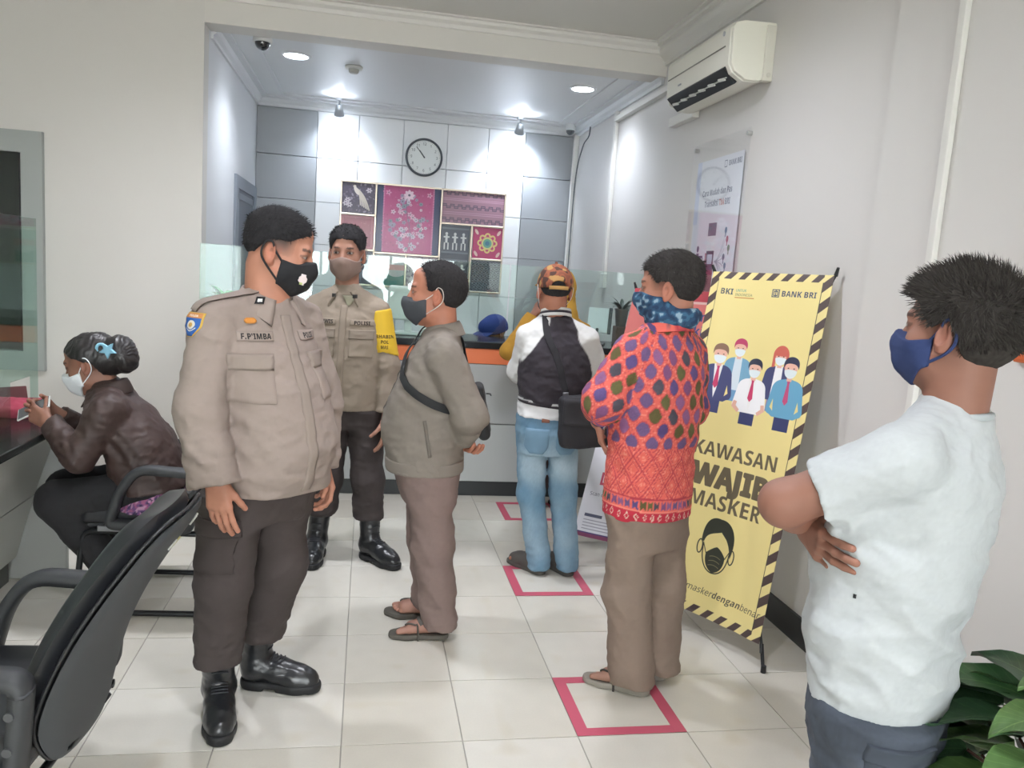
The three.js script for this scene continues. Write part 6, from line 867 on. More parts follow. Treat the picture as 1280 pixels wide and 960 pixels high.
// ---------------------------------------------------------------- teller behind the counter
{
  const t = thing('person', 'teller in a navy cap bowed low behind the glass of the counter', 'person', [0.985, 0, -2.02]), yaw = -8 * D2R, skin = lin('#8f6a5c');
  const J = { neck: [0, 0.98, -0.03], shL: [0.16, 0.9, -0.04], elL: [0.2, 0.7, 0.05], wrL: [0.1, 0.8, 0.22], shR: [-0.16, 0.9, -0.04], elR: [-0.2, 0.7, 0.05], wrR: [-0.1, 0.8, 0.22], hipL: [0.09, 0.5, -0.06], knL: [0.1, 0.48, 0.3], anL: [0.1, 0.1, 0.28], hipR: [-0.09, 0.5, -0.06], knR: [-0.1, 0.48, 0.3], anR: [-0.1, 0.1, 0.28] };
  const H = makeHead({ p: [-0.0, 1.1, 0.03], yaw: -62 * D2R, pitch: 22 * D2R, s: 1.1 }), secs = [[0.48, 0, -0.08, 0.17, 0.12], [0.7, 0, -0.07, 0.165, 0.11], [0.88, 0, -0.05, 0.16, 0.1], [0.95, 0, -0.04, 0.09, 0.07]];
  const Lh = hand({ w: J.wrL, F: [-0.2, -0.1, 1], N: [0, -1, 0.1], lr: 'L' }), Rh = hand({ w: J.wrR, F: [0.2, -0.1, 1], N: [0, -1, 0.1], lr: 'R' });
  bodyOf(t, [innerBody(J, secs, yaw, { color: skin }), headMesh(H, V(...J.neck), 0.05, 0.056, skinColor(skin, H, { fade: 0 }), 0.0045), surface(Lh.field, 0.005, handColor(skin, Lh)), surface(Rh.field, 0.005, handColor(skin, Rh))]);
  let top = join(0.02, join(0.04, loft(secs, yaw), cone(J.neck, J.shL, 0.045, 0.05), cone(J.neck, J.shR, 0.045, 0.05)), sleeve(J.shL, J.elL, J.wrL, [0.055, 0.05, 0.04]), sleeve(J.shR, J.elR, J.wrR, [0.055, 0.05, 0.04])); part('shirt', surface(top, 0.008, fabric('#5b6f92', 0.06, 70)), clothMat, t);
  const legs = legsField(J, [[0.42, 0, -0.06, 0.16, 0.12], [0.54, 0, -0.07, 0.165, 0.125]], yaw, [0.085, 0.07, 0.06], [0, 0.08, 0], [0, 0.08, 0]); part('trousers', surface(legs, 0.009, fabric('#2b2d34', 0.06, 71)), clothMat, t);
  const capF = cut(inflate(placed(join(0.02, HEADF.skull, ball([0, 0.07, 0.05], 0.036)), H.M), 0.016), H.to(0, 0.012, 0.02), H.dir(0, -1, 0.1)); const cap = part('cap', surface(capF, 0.0045), mat('#2b3f86', 0.8), t, 'navy cap'); const br = surface(placed(cut(cut(ell([0, 0.03, 0.09], [0.085, 0.02, 0.09]), [0, 0.03, 0], [0, -1, 0]), [0, 0, 0.03], [0, 0, -1]), H.M), 0.0045); part('cap_brim', br, mat('#2a3c7e', 0.8), cap);
  const mo = { zmin: 0.02, out: 0.005 }; part('face_mask', surface(maskField(H, mo), 0.0045), mat('#b8c4cc', 0.85), t);
  const c = thing('office_chair', 'teller chair hidden behind the counter under the bowed teller', 'chair', [0.985, 0, -2.1]); part('seat', rbox(-0.22, 0.22, 0.33, 0.385, -0.2, 0.22, 0.02, 2), mat('#3a3d42', 0.7), c); part('backrest', rbox(-0.2, 0.2, 0.45, 0.8, -0.26, -0.2, 0.02, 2), mat('#3a3d42', 0.7), c); part('pedestal', merge([rod([0, 0.03, 0], [0, 0.34, 0], 0.025), ...[0, 1, 2, 3, 4].map((k) => rod([0, 0.06, 0], [Math.sin(k * 1.257) * 0.24, 0.03, Math.cos(k * 1.257) * 0.24], 0.015)), rod([0, 0.5, -0.23], [0, 0.33, -0.15], 0.015)]), mat('#2a2c2f', 0.5), c);
  for (let k = 0; k < 5; k++) part('caster', (() => { const g = new THREE.SphereGeometry(0.026, 12, 8); g.translate(Math.sin(k * 1.257) * 0.24, 0.026, Math.cos(k * 1.257) * 0.24); return g; })(), mat('#1f2022', 0.5), c);
}
// ---------------------------------------------------------------- young man in jeans, seen from behind
{
  const t = thing('person', 'young man in light blue jeans and black and white baseball jacket seen from behind', 'person', [1.029, 0, 0.105]);
  const yaw = -173 * D2R, n = facing(yaw), l = V(Math.cos(yaw), 0, -Math.sin(yaw)), skin = lin('#a66f58');
  const J = { neck: [-0.06, 1.345, -0.012], shL: [-0.19, 1.245, -0.03], elL: [-0.195, 1.07, -0.13], wrL: [-0.08, 1.03, -0.36], shR: [0.105, 1.255, 0.01], elR: [0.185, 1.07, -0.04], wrR: [0.17, 1.03, -0.3], hipL: [-0.135, 0.83, -0.02], knL: [-0.12, 0.44, -0.02], anL: [-0.05, 0.05, -0.005], hipR: [0.01, 0.83, 0.0], knR: [0.045, 0.45, 0.008], anR: [0.095, 0.05, 0.02] };
  const H = makeHead({ p: [-0.075, 1.487, -0.02], yaw: 178 * D2R, pitch: 5 * D2R, s: 1.06 });
  const secs = [[0.9, -0.05, -0.008, 0.168, 0.12], [1.02, -0.045, -0.008, 0.18, 0.13], [1.14, -0.043, -0.008, 0.185, 0.125], [1.235, -0.048, -0.01, 0.165, 0.1], [1.3, -0.055, -0.012, 0.115, 0.082], [1.36, -0.062, -0.014, 0.074, 0.07]];
  let jk = join(0.04, loft(secs, yaw), cone(J.neck, V(...J.shL).setY(1.255), 0.045, 0.056), cone(J.neck, V(...J.shR).setY(1.262), 0.045, 0.056)); jk = join(0.016, jk, sleeve(J.shL, J.elL, J.wrL, [0.066, 0.066, 0.048]), sleeve(J.shR, J.elR, J.wrR, [0.066, 0.064, 0.048]));
  const fo = folds(0.0065, 8, 12, 8, 80), cr = creases(0.008, [0.75, 0.75, 0], 12, 5); const LSJ = sleeve(J.shL, J.elL, J.wrL, [0.066, 0.066, 0.048]), RSJ = sleeve(J.shR, J.elR, J.wrR, [0.066, 0.064, 0.048]), TJ = loft(secs, yaw); jk = cut(rumple(jk, (x, y, z) => fo(x, y, z) + cr(x, y, z) * sstep(1.2, 1.0, y)), [-0.05, 0.915, 0], [-0.1, -1, 0], 0.003);
  const tee = rumple(cut(inflate(loft([[0.83, -0.065, -0.01, 0.165, 0.122], [0.95, -0.055, -0.01, 0.162, 0.118], [1.05, -0.05, -0.01, 0.16, 0.115]], yaw), 0), [-0.06, 0.845, 0], [-0.06, -1, 0], 0.006), folds(0.006, 8, 14, 8, 85));
  const Lh = hand({ w: J.wrL, F: [0.3, -0.1, -1], N: [0, -1, 0], lr: 'L' }), Rh = hand({ w: J.wrR, F: [-0.3, -0.1, -1], N: [0, -1, 0], lr: 'R' });
  bodyOf(t, [innerBody(J, secs, yaw, { color: skin }), headMesh(H, V(...J.neck).add(V(0, -0.03, 0)), 0.056, 0.056, skinColor(skin, H, { fade: 0.3 })), surface(Lh.field, 0.0045, handColor(skin, Lh)), surface(Rh.field, 0.0045, handColor(skin, Rh)),
    sandalFoot(t, [-0.028, 0.035], [-0.13, -0.19], { clog: true, skin, mirror: 1, ankle: [-0.05, 0.15, -0.01], sole: '#55524d', straps: '#4f4b47', L: 0.265 }), sandalFoot(t, [0.115, 0.06], [-0.09, -0.21], { clog: true, skin, mirror: -1, ankle: [0.095, 0.15, 0.02], sole: '#55524d', straps: '#4f4b47', L: 0.265 })]);
  part('hair', hairMesh(H, { side: 0.004, top: 0.006, line: pw([[-0.1, -0.035], [-0.05, -0.02], [-0.02, 0.02], [0.05, 0.03]]), color: hairDark, strands: 300, len: 0.008, seed: 81, cell: 0.0045 }), hairMat, t);
  // camouflage cap with a gap above the rear strap
  let cap = cut(inflate(placed(join(0.02, HEADF.skull, ball([0, 0.07, 0.05], 0.036)), H.M), 0.014), H.to(0, 0.012, 0), H.dir(0, -1, 0.0), 0.004); cap = carve(cap, placed(ell([0, 0.022, -0.115], [0.036, 0.022, 0.035]), H.M), 0.003);
  const cc = [lin('#7b4634'), lin('#a9814f'), lin('#4a3129'), lin('#8d5138')], camo = (x, y, z) => { const a = noise(x * 24 + 5, y * 24, z * 24), b = noise(x * 30, y * 26 + 9, z * 30 + 4); return a > 0.16 ? cc[1] : b > 0.14 ? cc[2] : b < -0.2 ? cc[0] : cc[3]; };
  const cp = part('cap', surface(cap, 0.0036, camo), clothMat, t, 'rust and tan patterned cap'); part('cap_strap', sweep([-1, -0.5, 0, 0.5, 1].map((q) => H.to(q * 0.045, 0.012, -0.122 + q * q * 0.018)), () => [[-0.002, -0.009], [0.003, -0.009], [0.003, 0.009], [-0.002, 0.009]], V(0, 1, 0)), mat('#b0894f', 0.7), cp, 'tan rear strap'); part('cap_button', (() => { const g = new THREE.SphereGeometry(0.008, 12, 8); const p = H.to(0, 0.135, -0.016); g.translate(p.x, p.y, p.z); return g; })(), mat('#7b4634', 0.8), cp);
  part('cap_brim', surface(placed(cut(cut(ell([0, 0.03, 0.1], [0.08, 0.02, 0.085]), [0, 0.032, 0], [0, -1, 0]), [0, 0, 0.05], [0, 0, -1]), H.M), 0.0045, camo), clothMat, cp);
  part('face_mask', surface(maskField(H, { zmin: 0.02, out: 0.005 }), 0.0045), mat('#3d4148', 0.85), t); earLoops(H, -0.012, -0.07, 0.02, 0.0015, mat('#d8d8d6', 0.7), t);
  const dark = fabric('#322d34', 0.08, 82), white = fabric('#cfcfce', 0.03, 83), st = part('jacket', surface(jk, 0.0062, (x, y, z) => { const u = Math.abs((x + 0.045) * l.x + (z + 0.008) * l.z); const arm = sstep(-0.002, 0.006, TJ.f(x, y, z) + 0.006 - Math.min(LSJ.f(x, y, z), RSJ.f(x, y, z))), rg = y > 1.1 ? sstep(-0.003, 0.003, u - mix(0.19, 0.06, sstep(1.1, 1.37, y))) : 0; return lerp3(dark(x, y, z), white(x, y, z), Math.max(arm, rg)); }), clothMat, t, 'black baseball jacket with white raglan sleeves');
  { const ring = (y, r, h, m) => { const pts = []; for (let i = 0; i < 40; i++) { const a = (i / 40) * Math.PI * 2; pts.push(V(-0.06 + Math.sin(a) * r, y - Math.cos(a - yaw) * 0.018, -0.012 + Math.cos(a) * r * 0.95)); } pts.push(pts[0].clone(), pts[1].clone()); part('collar_rib', sweep(pts, () => [[-0.005, -h], [0.005, -h], [0.003, h], [-0.007, h]], V(0, 1, 0), false), m, st); }; ring(1.364, 0.079, 0.008, mat('#c9c9c8', 0.9)); ring(1.377, 0.077, 0.007, mat('#3a363d', 0.9)); ring(1.39, 0.074, 0.007, mat('#c4c4c3', 0.9)); }
  part('hem_rib', surface(cut(cut(inflate(loft(secs, yaw), 0.004), [-0.05, 0.937, 0], [0.1, 1, 0]), [-0.05, 0.905, 0], [-0.1, -1, 0]), 0.0055, (x, y) => { const v = (y + x * 0.1 - 0.905) / 0.035; return v > 0.3 && v < 0.55 ? lin('#bdbdbd') : lin('#2f2b31'); }), clothMat, st);
  part('tshirt', surface(tee, 0.006, fabric('#d9d9da', 0.03, 84)), clothMat, t, 'white t-shirt hem');
  let tr = legsField(J, [[0.66, -0.06, -0.01, 0.14, 0.11], [0.78, -0.06, -0.01, 0.16, 0.122], [0.88, -0.058, -0.01, 0.152, 0.112]], yaw, [0.086, 0.07, 0.06], [0, 0.03, 0], [0, 0.03, 0], { k: 0.03 });
  const f2 = folds(0.0055, 8, 12, 8, 88); tr = rumple(tr, (x, y, z) => f2(x, y, z) + 0.008 * (0.4 - Math.abs(noise(x * 7, y * 26, z * 7))) * (sstep(0.3, 0.08, y) + 0.5 * Math.exp(-Math.pow((y - 0.46) / 0.07, 2))));
  const blue = lin('#66889f'), pale = lin('#a9bcc6'), deep = lin('#547690');
  const tt = part('jeans', surface(tr, 0.0072, (x, y, z, nx, ny, nz) => { const n2 = noise(x * 14, y * 9, z * 14), k = clamp(0.75 * Math.exp(-Math.pow((y - 0.6) / 0.1, 2)) * sstep(0.0, 0.7, nz) + 0.35 * Math.exp(-Math.pow((y - 0.22) / 0.16, 2)) + 0.25 * n2); let c = lerp3(blue, pale, k); if (y > 0.8) c = lerp3(c, deep, 0.4); return mul3(c, 1 + 0.1 * noise(x * 160, y * 60, z * 160)); }), clothMat, t, 'faded light blue jeans');
  for (const [a, o] of [[-0.135, 0], [0.02, 1]]) part('back_pocket', patch(tr, [a, 0.735, 0.4], [0.0, 0, -1], [1, 0, 0], [0, 1, 0], 0.115, 0.13, { n: 10, m: 10, th: 0.005, lift: 0.002, far: 0.5, outline: (v) => [0, v < 0.25 ? 0.55 + v * 1.8 : 1] }), mat('#6f8ea4', 0.9), tt);
  part('leather_tag', patch(tr, [-0.1, 0.845, 0.4], [0, 0, -1], [1, 0, 0], [0, 1, 0], 0.04, 0.02, { n: 4, m: 3, th: 0.003, lift: 0.003, far: 0.5 }), mat('#8a5a48', 0.7), tt, 'brown leather tag');
  const bag = thing('messenger_bag', 'black messenger bag hanging at the hip of the man in jeans', 'bag', [1.029, 0, 0.105]);
  const bf = rumple(rbx([0.085, 0.855, 0.165], [0.132, 0.135, 0.04], rotM(0.05, -0.04, 0.05), 0.03), (x, y, z) => folds(0.004, 10, 12, 10, 5)(x, y, z) - 0.02 * sstep(0.8, 0.72, y) * Math.abs(x - 0.085) * 4); part('bag_body', surface(bf, 0.006), mat('#28272c', 0.75), bag);
  part('bag_flap', patch(bf, [0.085, 0.905, 0.45], [0, 0, -1], [1, -0.05, 0], [0, 1, 0], 0.245, 0.13, { n: 14, m: 10, th: 0.008, lift: 0.004, far: 0.5 }), mat('#2a292e', 0.75), bag);
  part('strap', strap(jk, [[0.0, 0.97, 0.3], [-0.03, 1.05, 0.3], [-0.06, 1.15, 0.3], [-0.1, 1.25, 0.28], [-0.125, 1.4, 0.12], [-0.11, 1.42, -0.08], [-0.04, 1.28, -0.3], [0.04, 1.12, -0.32], [0.13, 1.0, -0.26], [0.3, 0.96, -0.05], [0.28, 0.95, 0.15]], [[0.0, 0.96, 0.0], [-0.03, 1.04, 0.0], [-0.06, 1.14, 0.0], [-0.1, 1.22, 0.0], [-0.12, 1.22, 0.0], [-0.1, 1.22, -0.01], [-0.05, 1.2, -0.01], [0, 1.1, -0.01], [0.05, 1.0, -0.01], [0.05, 0.96, -0.01], [0.06, 0.95, 0.0]], 0.036, 0.004, 70), mat('#252429', 0.85), bag); part('buckle', patch(jk, [-0.012, 0.985, 0.4], [0, 0, -1], [1, 0.1, 0], [-0.2, 1, 0], 0.03, 0.022, { n: 4, m: 4, th: 0.004, lift: 0.008, far: 0.5 }), mat('#8c8d90', 0.4, { metalness: 0.7 }), bag);
}
// ---------------------------------------------------------------- man in the red batik shirt
{
  const t = thing('person', 'man in red batik shirt with diamond pattern and blue scarf over his face', 'person', [1.156, 0, 1.268]);
  const yaw = -152 * D2R, n = facing(yaw), l = V(Math.cos(yaw), 0, -Math.sin(yaw)), skin = lin('#a9745f');
  const J = { neck: [-0.038, 1.4, -0.01], shL: [-0.185, 1.3, 0.045], elL: [-0.275, 1.135, 0.06], wrL: [-0.25, 1.035, -0.08], shR: [0.095, 1.305, -0.1], elR: [0.16, 1.08, -0.2], wrR: [0.03, 1.02, -0.3], hipL: [-0.115, 0.76, 0.03], knL: [-0.112, 0.39, 0.02], anL: [-0.06, 0.03, 0.03], hipR: [0.025, 0.76, -0.05], knR: [0.05, 0.39, -0.05], anR: [0.066, 0.05, -0.04] };
  const H = makeHead({ p: [-0.045, 1.54, -0.005], yaw: -124 * D2R, pitch: 6 * D2R, s: 1.08 });
  const secs = [[0.69, -0.05, -0.012, 0.172, 0.138], [0.82, -0.053, -0.012, 0.172, 0.14], [0.95, -0.055, -0.012, 0.172, 0.142], [1.1, -0.052, -0.012, 0.182, 0.145], [1.24, -0.046, -0.012, 0.182, 0.128], [1.33, -0.042, -0.01, 0.14, 0.095], [1.39, -0.04, -0.01, 0.07, 0.068]];
  const T0 = loft(secs, yaw);
  const LS = sleeve(J.shL, J.elL, vv(J.elL).lerp(vv(J.wrL), 0.32), [0.072, 0.074, 0.074], 0.03, 0.02), RS = sleeve(J.shR, J.elR, vv(J.elR).lerp(vv(J.wrR), 0.2), [0.07, 0.07, 0.07], 0.03, 0.02);
  let sh = join(0.04, T0, cone(J.neck, V(...J.shL).setY(1.315), 0.052, 0.062), cone(J.neck, V(...J.shR).setY(1.32), 0.052, 0.062)); sh = join(0.014, sh, LS, RS);
  const fo = folds(0.0055, 7, 10, 7, 90), cr = creases(0.007, [0.6, 0.8, 0.2], 12, 4); sh = cut(rumple(sh, (x, y, z) => fo(x, y, z) + cr(x, y, z) * 0.7), [0, 0.7, 0], [0.03, -1, 0], 0.003);
  // batik: staggered lozenges above, woven zigzags and a patterned border below
  const coral = lin('#de675c'), deep = lin('#b23a47'), pinkish = lin('#e88a78'), red = lin('#b92c3f'), loz = ['#6d5680', '#5e5632', '#4d4a55', '#8a5c86', '#5b4a7c', '#63603a', '#7d4f78'].map(lin), pale = lin('#d7b9a8');
  const lozenge = (u, v) => {
    const pu = 0.07, pv = 0.052, r0 = Math.floor(v / pv); let best = 9, k = 0;
    for (const row of [r0, r0 + 1]) { const off = (row & 1) * 0.5, col = Math.floor(u / pu + off + 0.5), du = Math.abs(u / pu + off - col) * pu, dv = Math.abs(v - row * pv), d = Math.pow(du / 0.0232, 1.5) + Math.pow(dv / 0.0295, 1.5); if (d < best) { best = d; k = Math.abs((col * 7 + row * 5 + col * row * 3) % 7); } }
    if (best < 0.92) return mul3(loz[k], 1 + noise(u * 200, v * 200, 1) * 0.18); if (best < 1.1) return lerp3(deep, coral, 0.3);
    const a = noise(u * 130 + 3, v * 130, 4); return a > 0.3 ? lerp3(coral, deep, 0.6) : a < -0.3 ? pinkish : coral;
  };
  const weave = (u, v) => { const a = Math.abs(((u / 0.066) % 1 + 1) % 1 - 0.5) * 2, b = Math.abs(((v / 0.1 + 0.1) % 1 + 1) % 1 - 0.5) * 2, q = a + b, n2 = noise(u * 150, v * 150, 2); if (Math.abs(q - 1) < 0.09 || Math.abs(q - 0.62) < 0.05 || Math.abs(q - 1.4) < 0.05) return lerp3(deep, coral, 0.15 + 0.3 * Math.max(0, n2)); if (q < 0.16) return pinkish; return n2 > 0.3 ? pinkish : coral; };
  const onArm = (s, q) => { const a = vv(J['sh' + s]), b = vv(J['el' + s]), d = b.clone().sub(a), L = d.length(); d.divideScalar(L); const r = q.clone().sub(a), v = r.dot(d), e = r.addScaledVector(d, -v), x = V(0, 1, 0).cross(d).normalize(), y = d.clone().cross(x); return [Math.atan2(e.dot(x), e.dot(y)) * 0.075, v]; };
  const batik = (x, y, z) => {
    const q = V(x, y, z), dT = T0.f(x, y, z) + 0.004, dL = LS.f(x, y, z), dR = RS.f(x, y, z); if (dL < dT && dL < dR && y > 0.9) { const [u, v] = onArm('L', q); return lozenge(u + 0.01, v + 0.02); } if (dR < dT && y > 0.9) { const [u, v] = onArm('R', q); return lozenge(u, v); }
    const [cx, cz] = T0.at(y), a = Math.atan2((x - cx) * l.x + (z - cz) * l.z, -((x - cx) * n.x + (z - cz) * n.z)), u = a * clamp(Math.hypot(x - cx, z - cz), 0.05, 0.165), v = y + x * 0.03;
    if (v > 0.975) return lozenge(u, v - 0.99); if (v > 0.79) return weave(u, v);
    if (v > 0.783) return deep; if (v > 0.742) { const k = Math.floor(u / 0.028), s = Math.abs(u / 0.028 - k - 0.5), w = Math.abs((v - 0.763) / 0.021); return s < 0.36 && w < 0.8 && w < 0.35 + s * 1.6 ? loz[Math.abs(k * 3) % 7] : coral; } if (v > 0.737) return pinkish;
    const k = Math.abs(((u / 0.032) % 1 + 1) % 1 - 0.5), w = Math.abs((v - 0.718) / 0.028); return Math.abs(k + w * 0.5 - 0.22) < 0.05 ? pale : red;
  };
  const Lh = hand({ w: vv(J.wrL), F: [0.2, -0.9, 0.05], N: [0.9, 0.1, 0.25], lr: 'L', s: 0.96, curl: [0.3, 0.35, 0.4, 0.4], thumb: [0.55, 0.7, -0.2] }), Rh = hand({ w: J.wrR, F: [-0.8, -0.2, 0.2], N: [0.3, 0, 0.9], lr: 'R' });
  const sc = skinColor(skin, H, { fade: 0.75 });
  bodyOf(t, [innerBody(J, secs, yaw, { color: skin }), surface(join(0.02, cone(J.elL, J.wrL, 0.044, 0.028), cone(J.wrL, Lh.at(0.01, 0, 0), 0.028, 0.026)), 0.005, fabric('#a9745f', 0.05)), headMesh(H, V(...J.neck).add(V(0, -0.03, 0)), 0.058, 0.062, sc), surface(Lh.field, 0.0034, handColor(skin, Lh)), surface(Rh.field, 0.0045, handColor(skin, Rh)),
    sandalFoot(t, [-0.0, 0.085], [-0.22, -0.135], { skin: lin('#96705f'), mirror: 1, ankle: [-0.06, 0.15, 0.03], sole: '#8f897f', straps: '#3c3733', L: 0.27, strapLabel: 'dark sandal strap' }), sandalFoot(t, [0.1, -0.02], [-0.14, -0.16], { skin: lin('#96705f'), mirror: -1, ankle: [0.066, 0.15, -0.045], sole: '#8f897f', straps: '#3c3733', L: 0.27, strapLabel: 'dark sandal strap' })]);
  { const w = thing('wristwatch', 'dark wristwatch on the left wrist of the batik shirt man', 'watch', [1.156, 0, 1.268]), a = vv(J.wrL), d = vv(J.wrL).sub(vv(J.elL)).normalize(), pts = [], x = V(0, 1, 0).cross(d).normalize(), y = d.clone().cross(x); for (let i = 0; i < 26; i++) { const q = (i / 24) * 6.2832; pts.push(a.clone().addScaledVector(d, -0.022).addScaledVector(x, Math.cos(q) * 0.033).addScaledVector(y, Math.sin(q) * 0.033)); } part('strap', sweep(pts, () => [[-0.003, -0.009], [0.003, -0.009], [0.003, 0.009], [-0.003, 0.009]], d, false), mat('#2c2d4a', 0.6), w); const c = a.clone().addScaledVector(d, -0.022), o = V(0.15, 0.1, 1).addScaledVector(d, -V(0.15, 0.1, 1).dot(d)).normalize(); part('case', rod(c.clone().addScaledVector(o, 0.03), c.clone().addScaledVector(o, 0.044), 0.019, 0.018, 24), mat('#3b4270', 0.3, { metalness: 0.5 }), w); part('bezel', rod(c.clone().addScaledVector(o, 0.044), c.clone().addScaledVector(o, 0.046), 0.014, 0.013, 24), mat('#d8dade', 0.25, { metalness: 0.8 }), w); }
  part('hair', hairMesh(H, { side: 0.004, top: 0.021, line: pw([[-0.1, -0.06], [-0.05, -0.045], [-0.03, 0.0], [0.0, 0.03], [0.03, 0.025], [0.045, 0.05], [0.065, 0.07]]), color: [0.042, 0.038, 0.036], strands: 2400, len: 0.016, seed: 93, back: 0.006 }), hairMat, t);
  // blue scarf tied across nose and neck
  const scarfBase = join(0.025, inflate(join(0.02, HEADF.face, ball([0, -0.03, 0.085], 0.034)), 0.006), ell([0, -0.095, -0.012], [0.074, 0.05, 0.088], rotM(0, 0.25)), cone([0.02, -0.1, -0.07], [-0.03, -0.09, -0.075], 0.028, 0.024));
  const scarf = placed({ f: (x, y, z) => { const tp = z > 0.02 ? mix(-0.02, 0.0, sstep(0.02, 0.1, z)) : mix(-0.062, -0.02, sstep(-0.05, 0.02, z)); return Math.max(rumpleS(scarfBase, x, y, z), y - tp, -0.165 - y + Math.max(0, -z) * 0.25); }, b: [-0.1, -0.18, -0.12, 0.1, 0.02, 0.14] }, H.M);
  function rumpleS(b, x, y, z) { return b.f(x, y, z) - 0.004 * noise(x * 20, y * 60 + z * 20, z * 20) - 0.003 * (0.4 - Math.abs(noise(x * 30, y * 70 + z * 40, 3))); }
  const bl = ['#2a4a68', '#3d6684', '#8fa9bb', '#233a58'].map(lin); part('scarf', surface(scarf, 0.0038, (x, y, z) => { const a = noise(x * 45, y * 45, z * 45); return a > 0.3 ? bl[2] : a > 0.08 ? bl[1] : a < -0.25 ? bl[3] : bl[0]; }), clothMat, t, 'blue patterned scarf worn as a mask');
  const st = part('shirt', surface(sh, 0.0047, batik), clothMat, t, 'red batik shirt with lozenges and patterned border'); const cm = vcol(0.9);
  { const c = collar(st, [-0.038, 1.4, -0.01], yaw, { r: 0.07, h: 0.026, fall: 0.042, open: 0.4, tip: 0.02, m: cm }); paint(c.geometry, (x, y, z) => (noise(x * 120, y * 120, z * 120) > 0.12 ? deep : noise(x * 90, y * 90 + 4, z * 90) > 0.25 ? loz[2] : coral)); }
  let tr = legsField(J, [[0.58, -0.045, -0.01, 0.14, 0.11], [0.72, -0.048, -0.012, 0.165, 0.125], [0.85, -0.05, -0.012, 0.16, 0.12]], yaw, [0.092, 0.086, 0.08], [0, 0.035, 0], [0, 0.055, 0], { k: 0.035, between: 0.008 });
  const f2 = folds(0.006, 7, 9, 7, 97), c2 = creases(0.011, [0.7, 0.6, 0.2], 9, 7); tr = rumple(tr, (x, y, z) => f2(x, y, z) + c2(x, y, z) + 0.008 * (0.4 - Math.abs(noise(x * 6, y * 26, z * 6))) * sstep(0.25, 0.06, y));
  part('trousers', surface(tuck(tr, sh, 0.712), 0.007, fabric('#877669', 0.05, 98)), clothMat, t, 'taupe trousers');
}
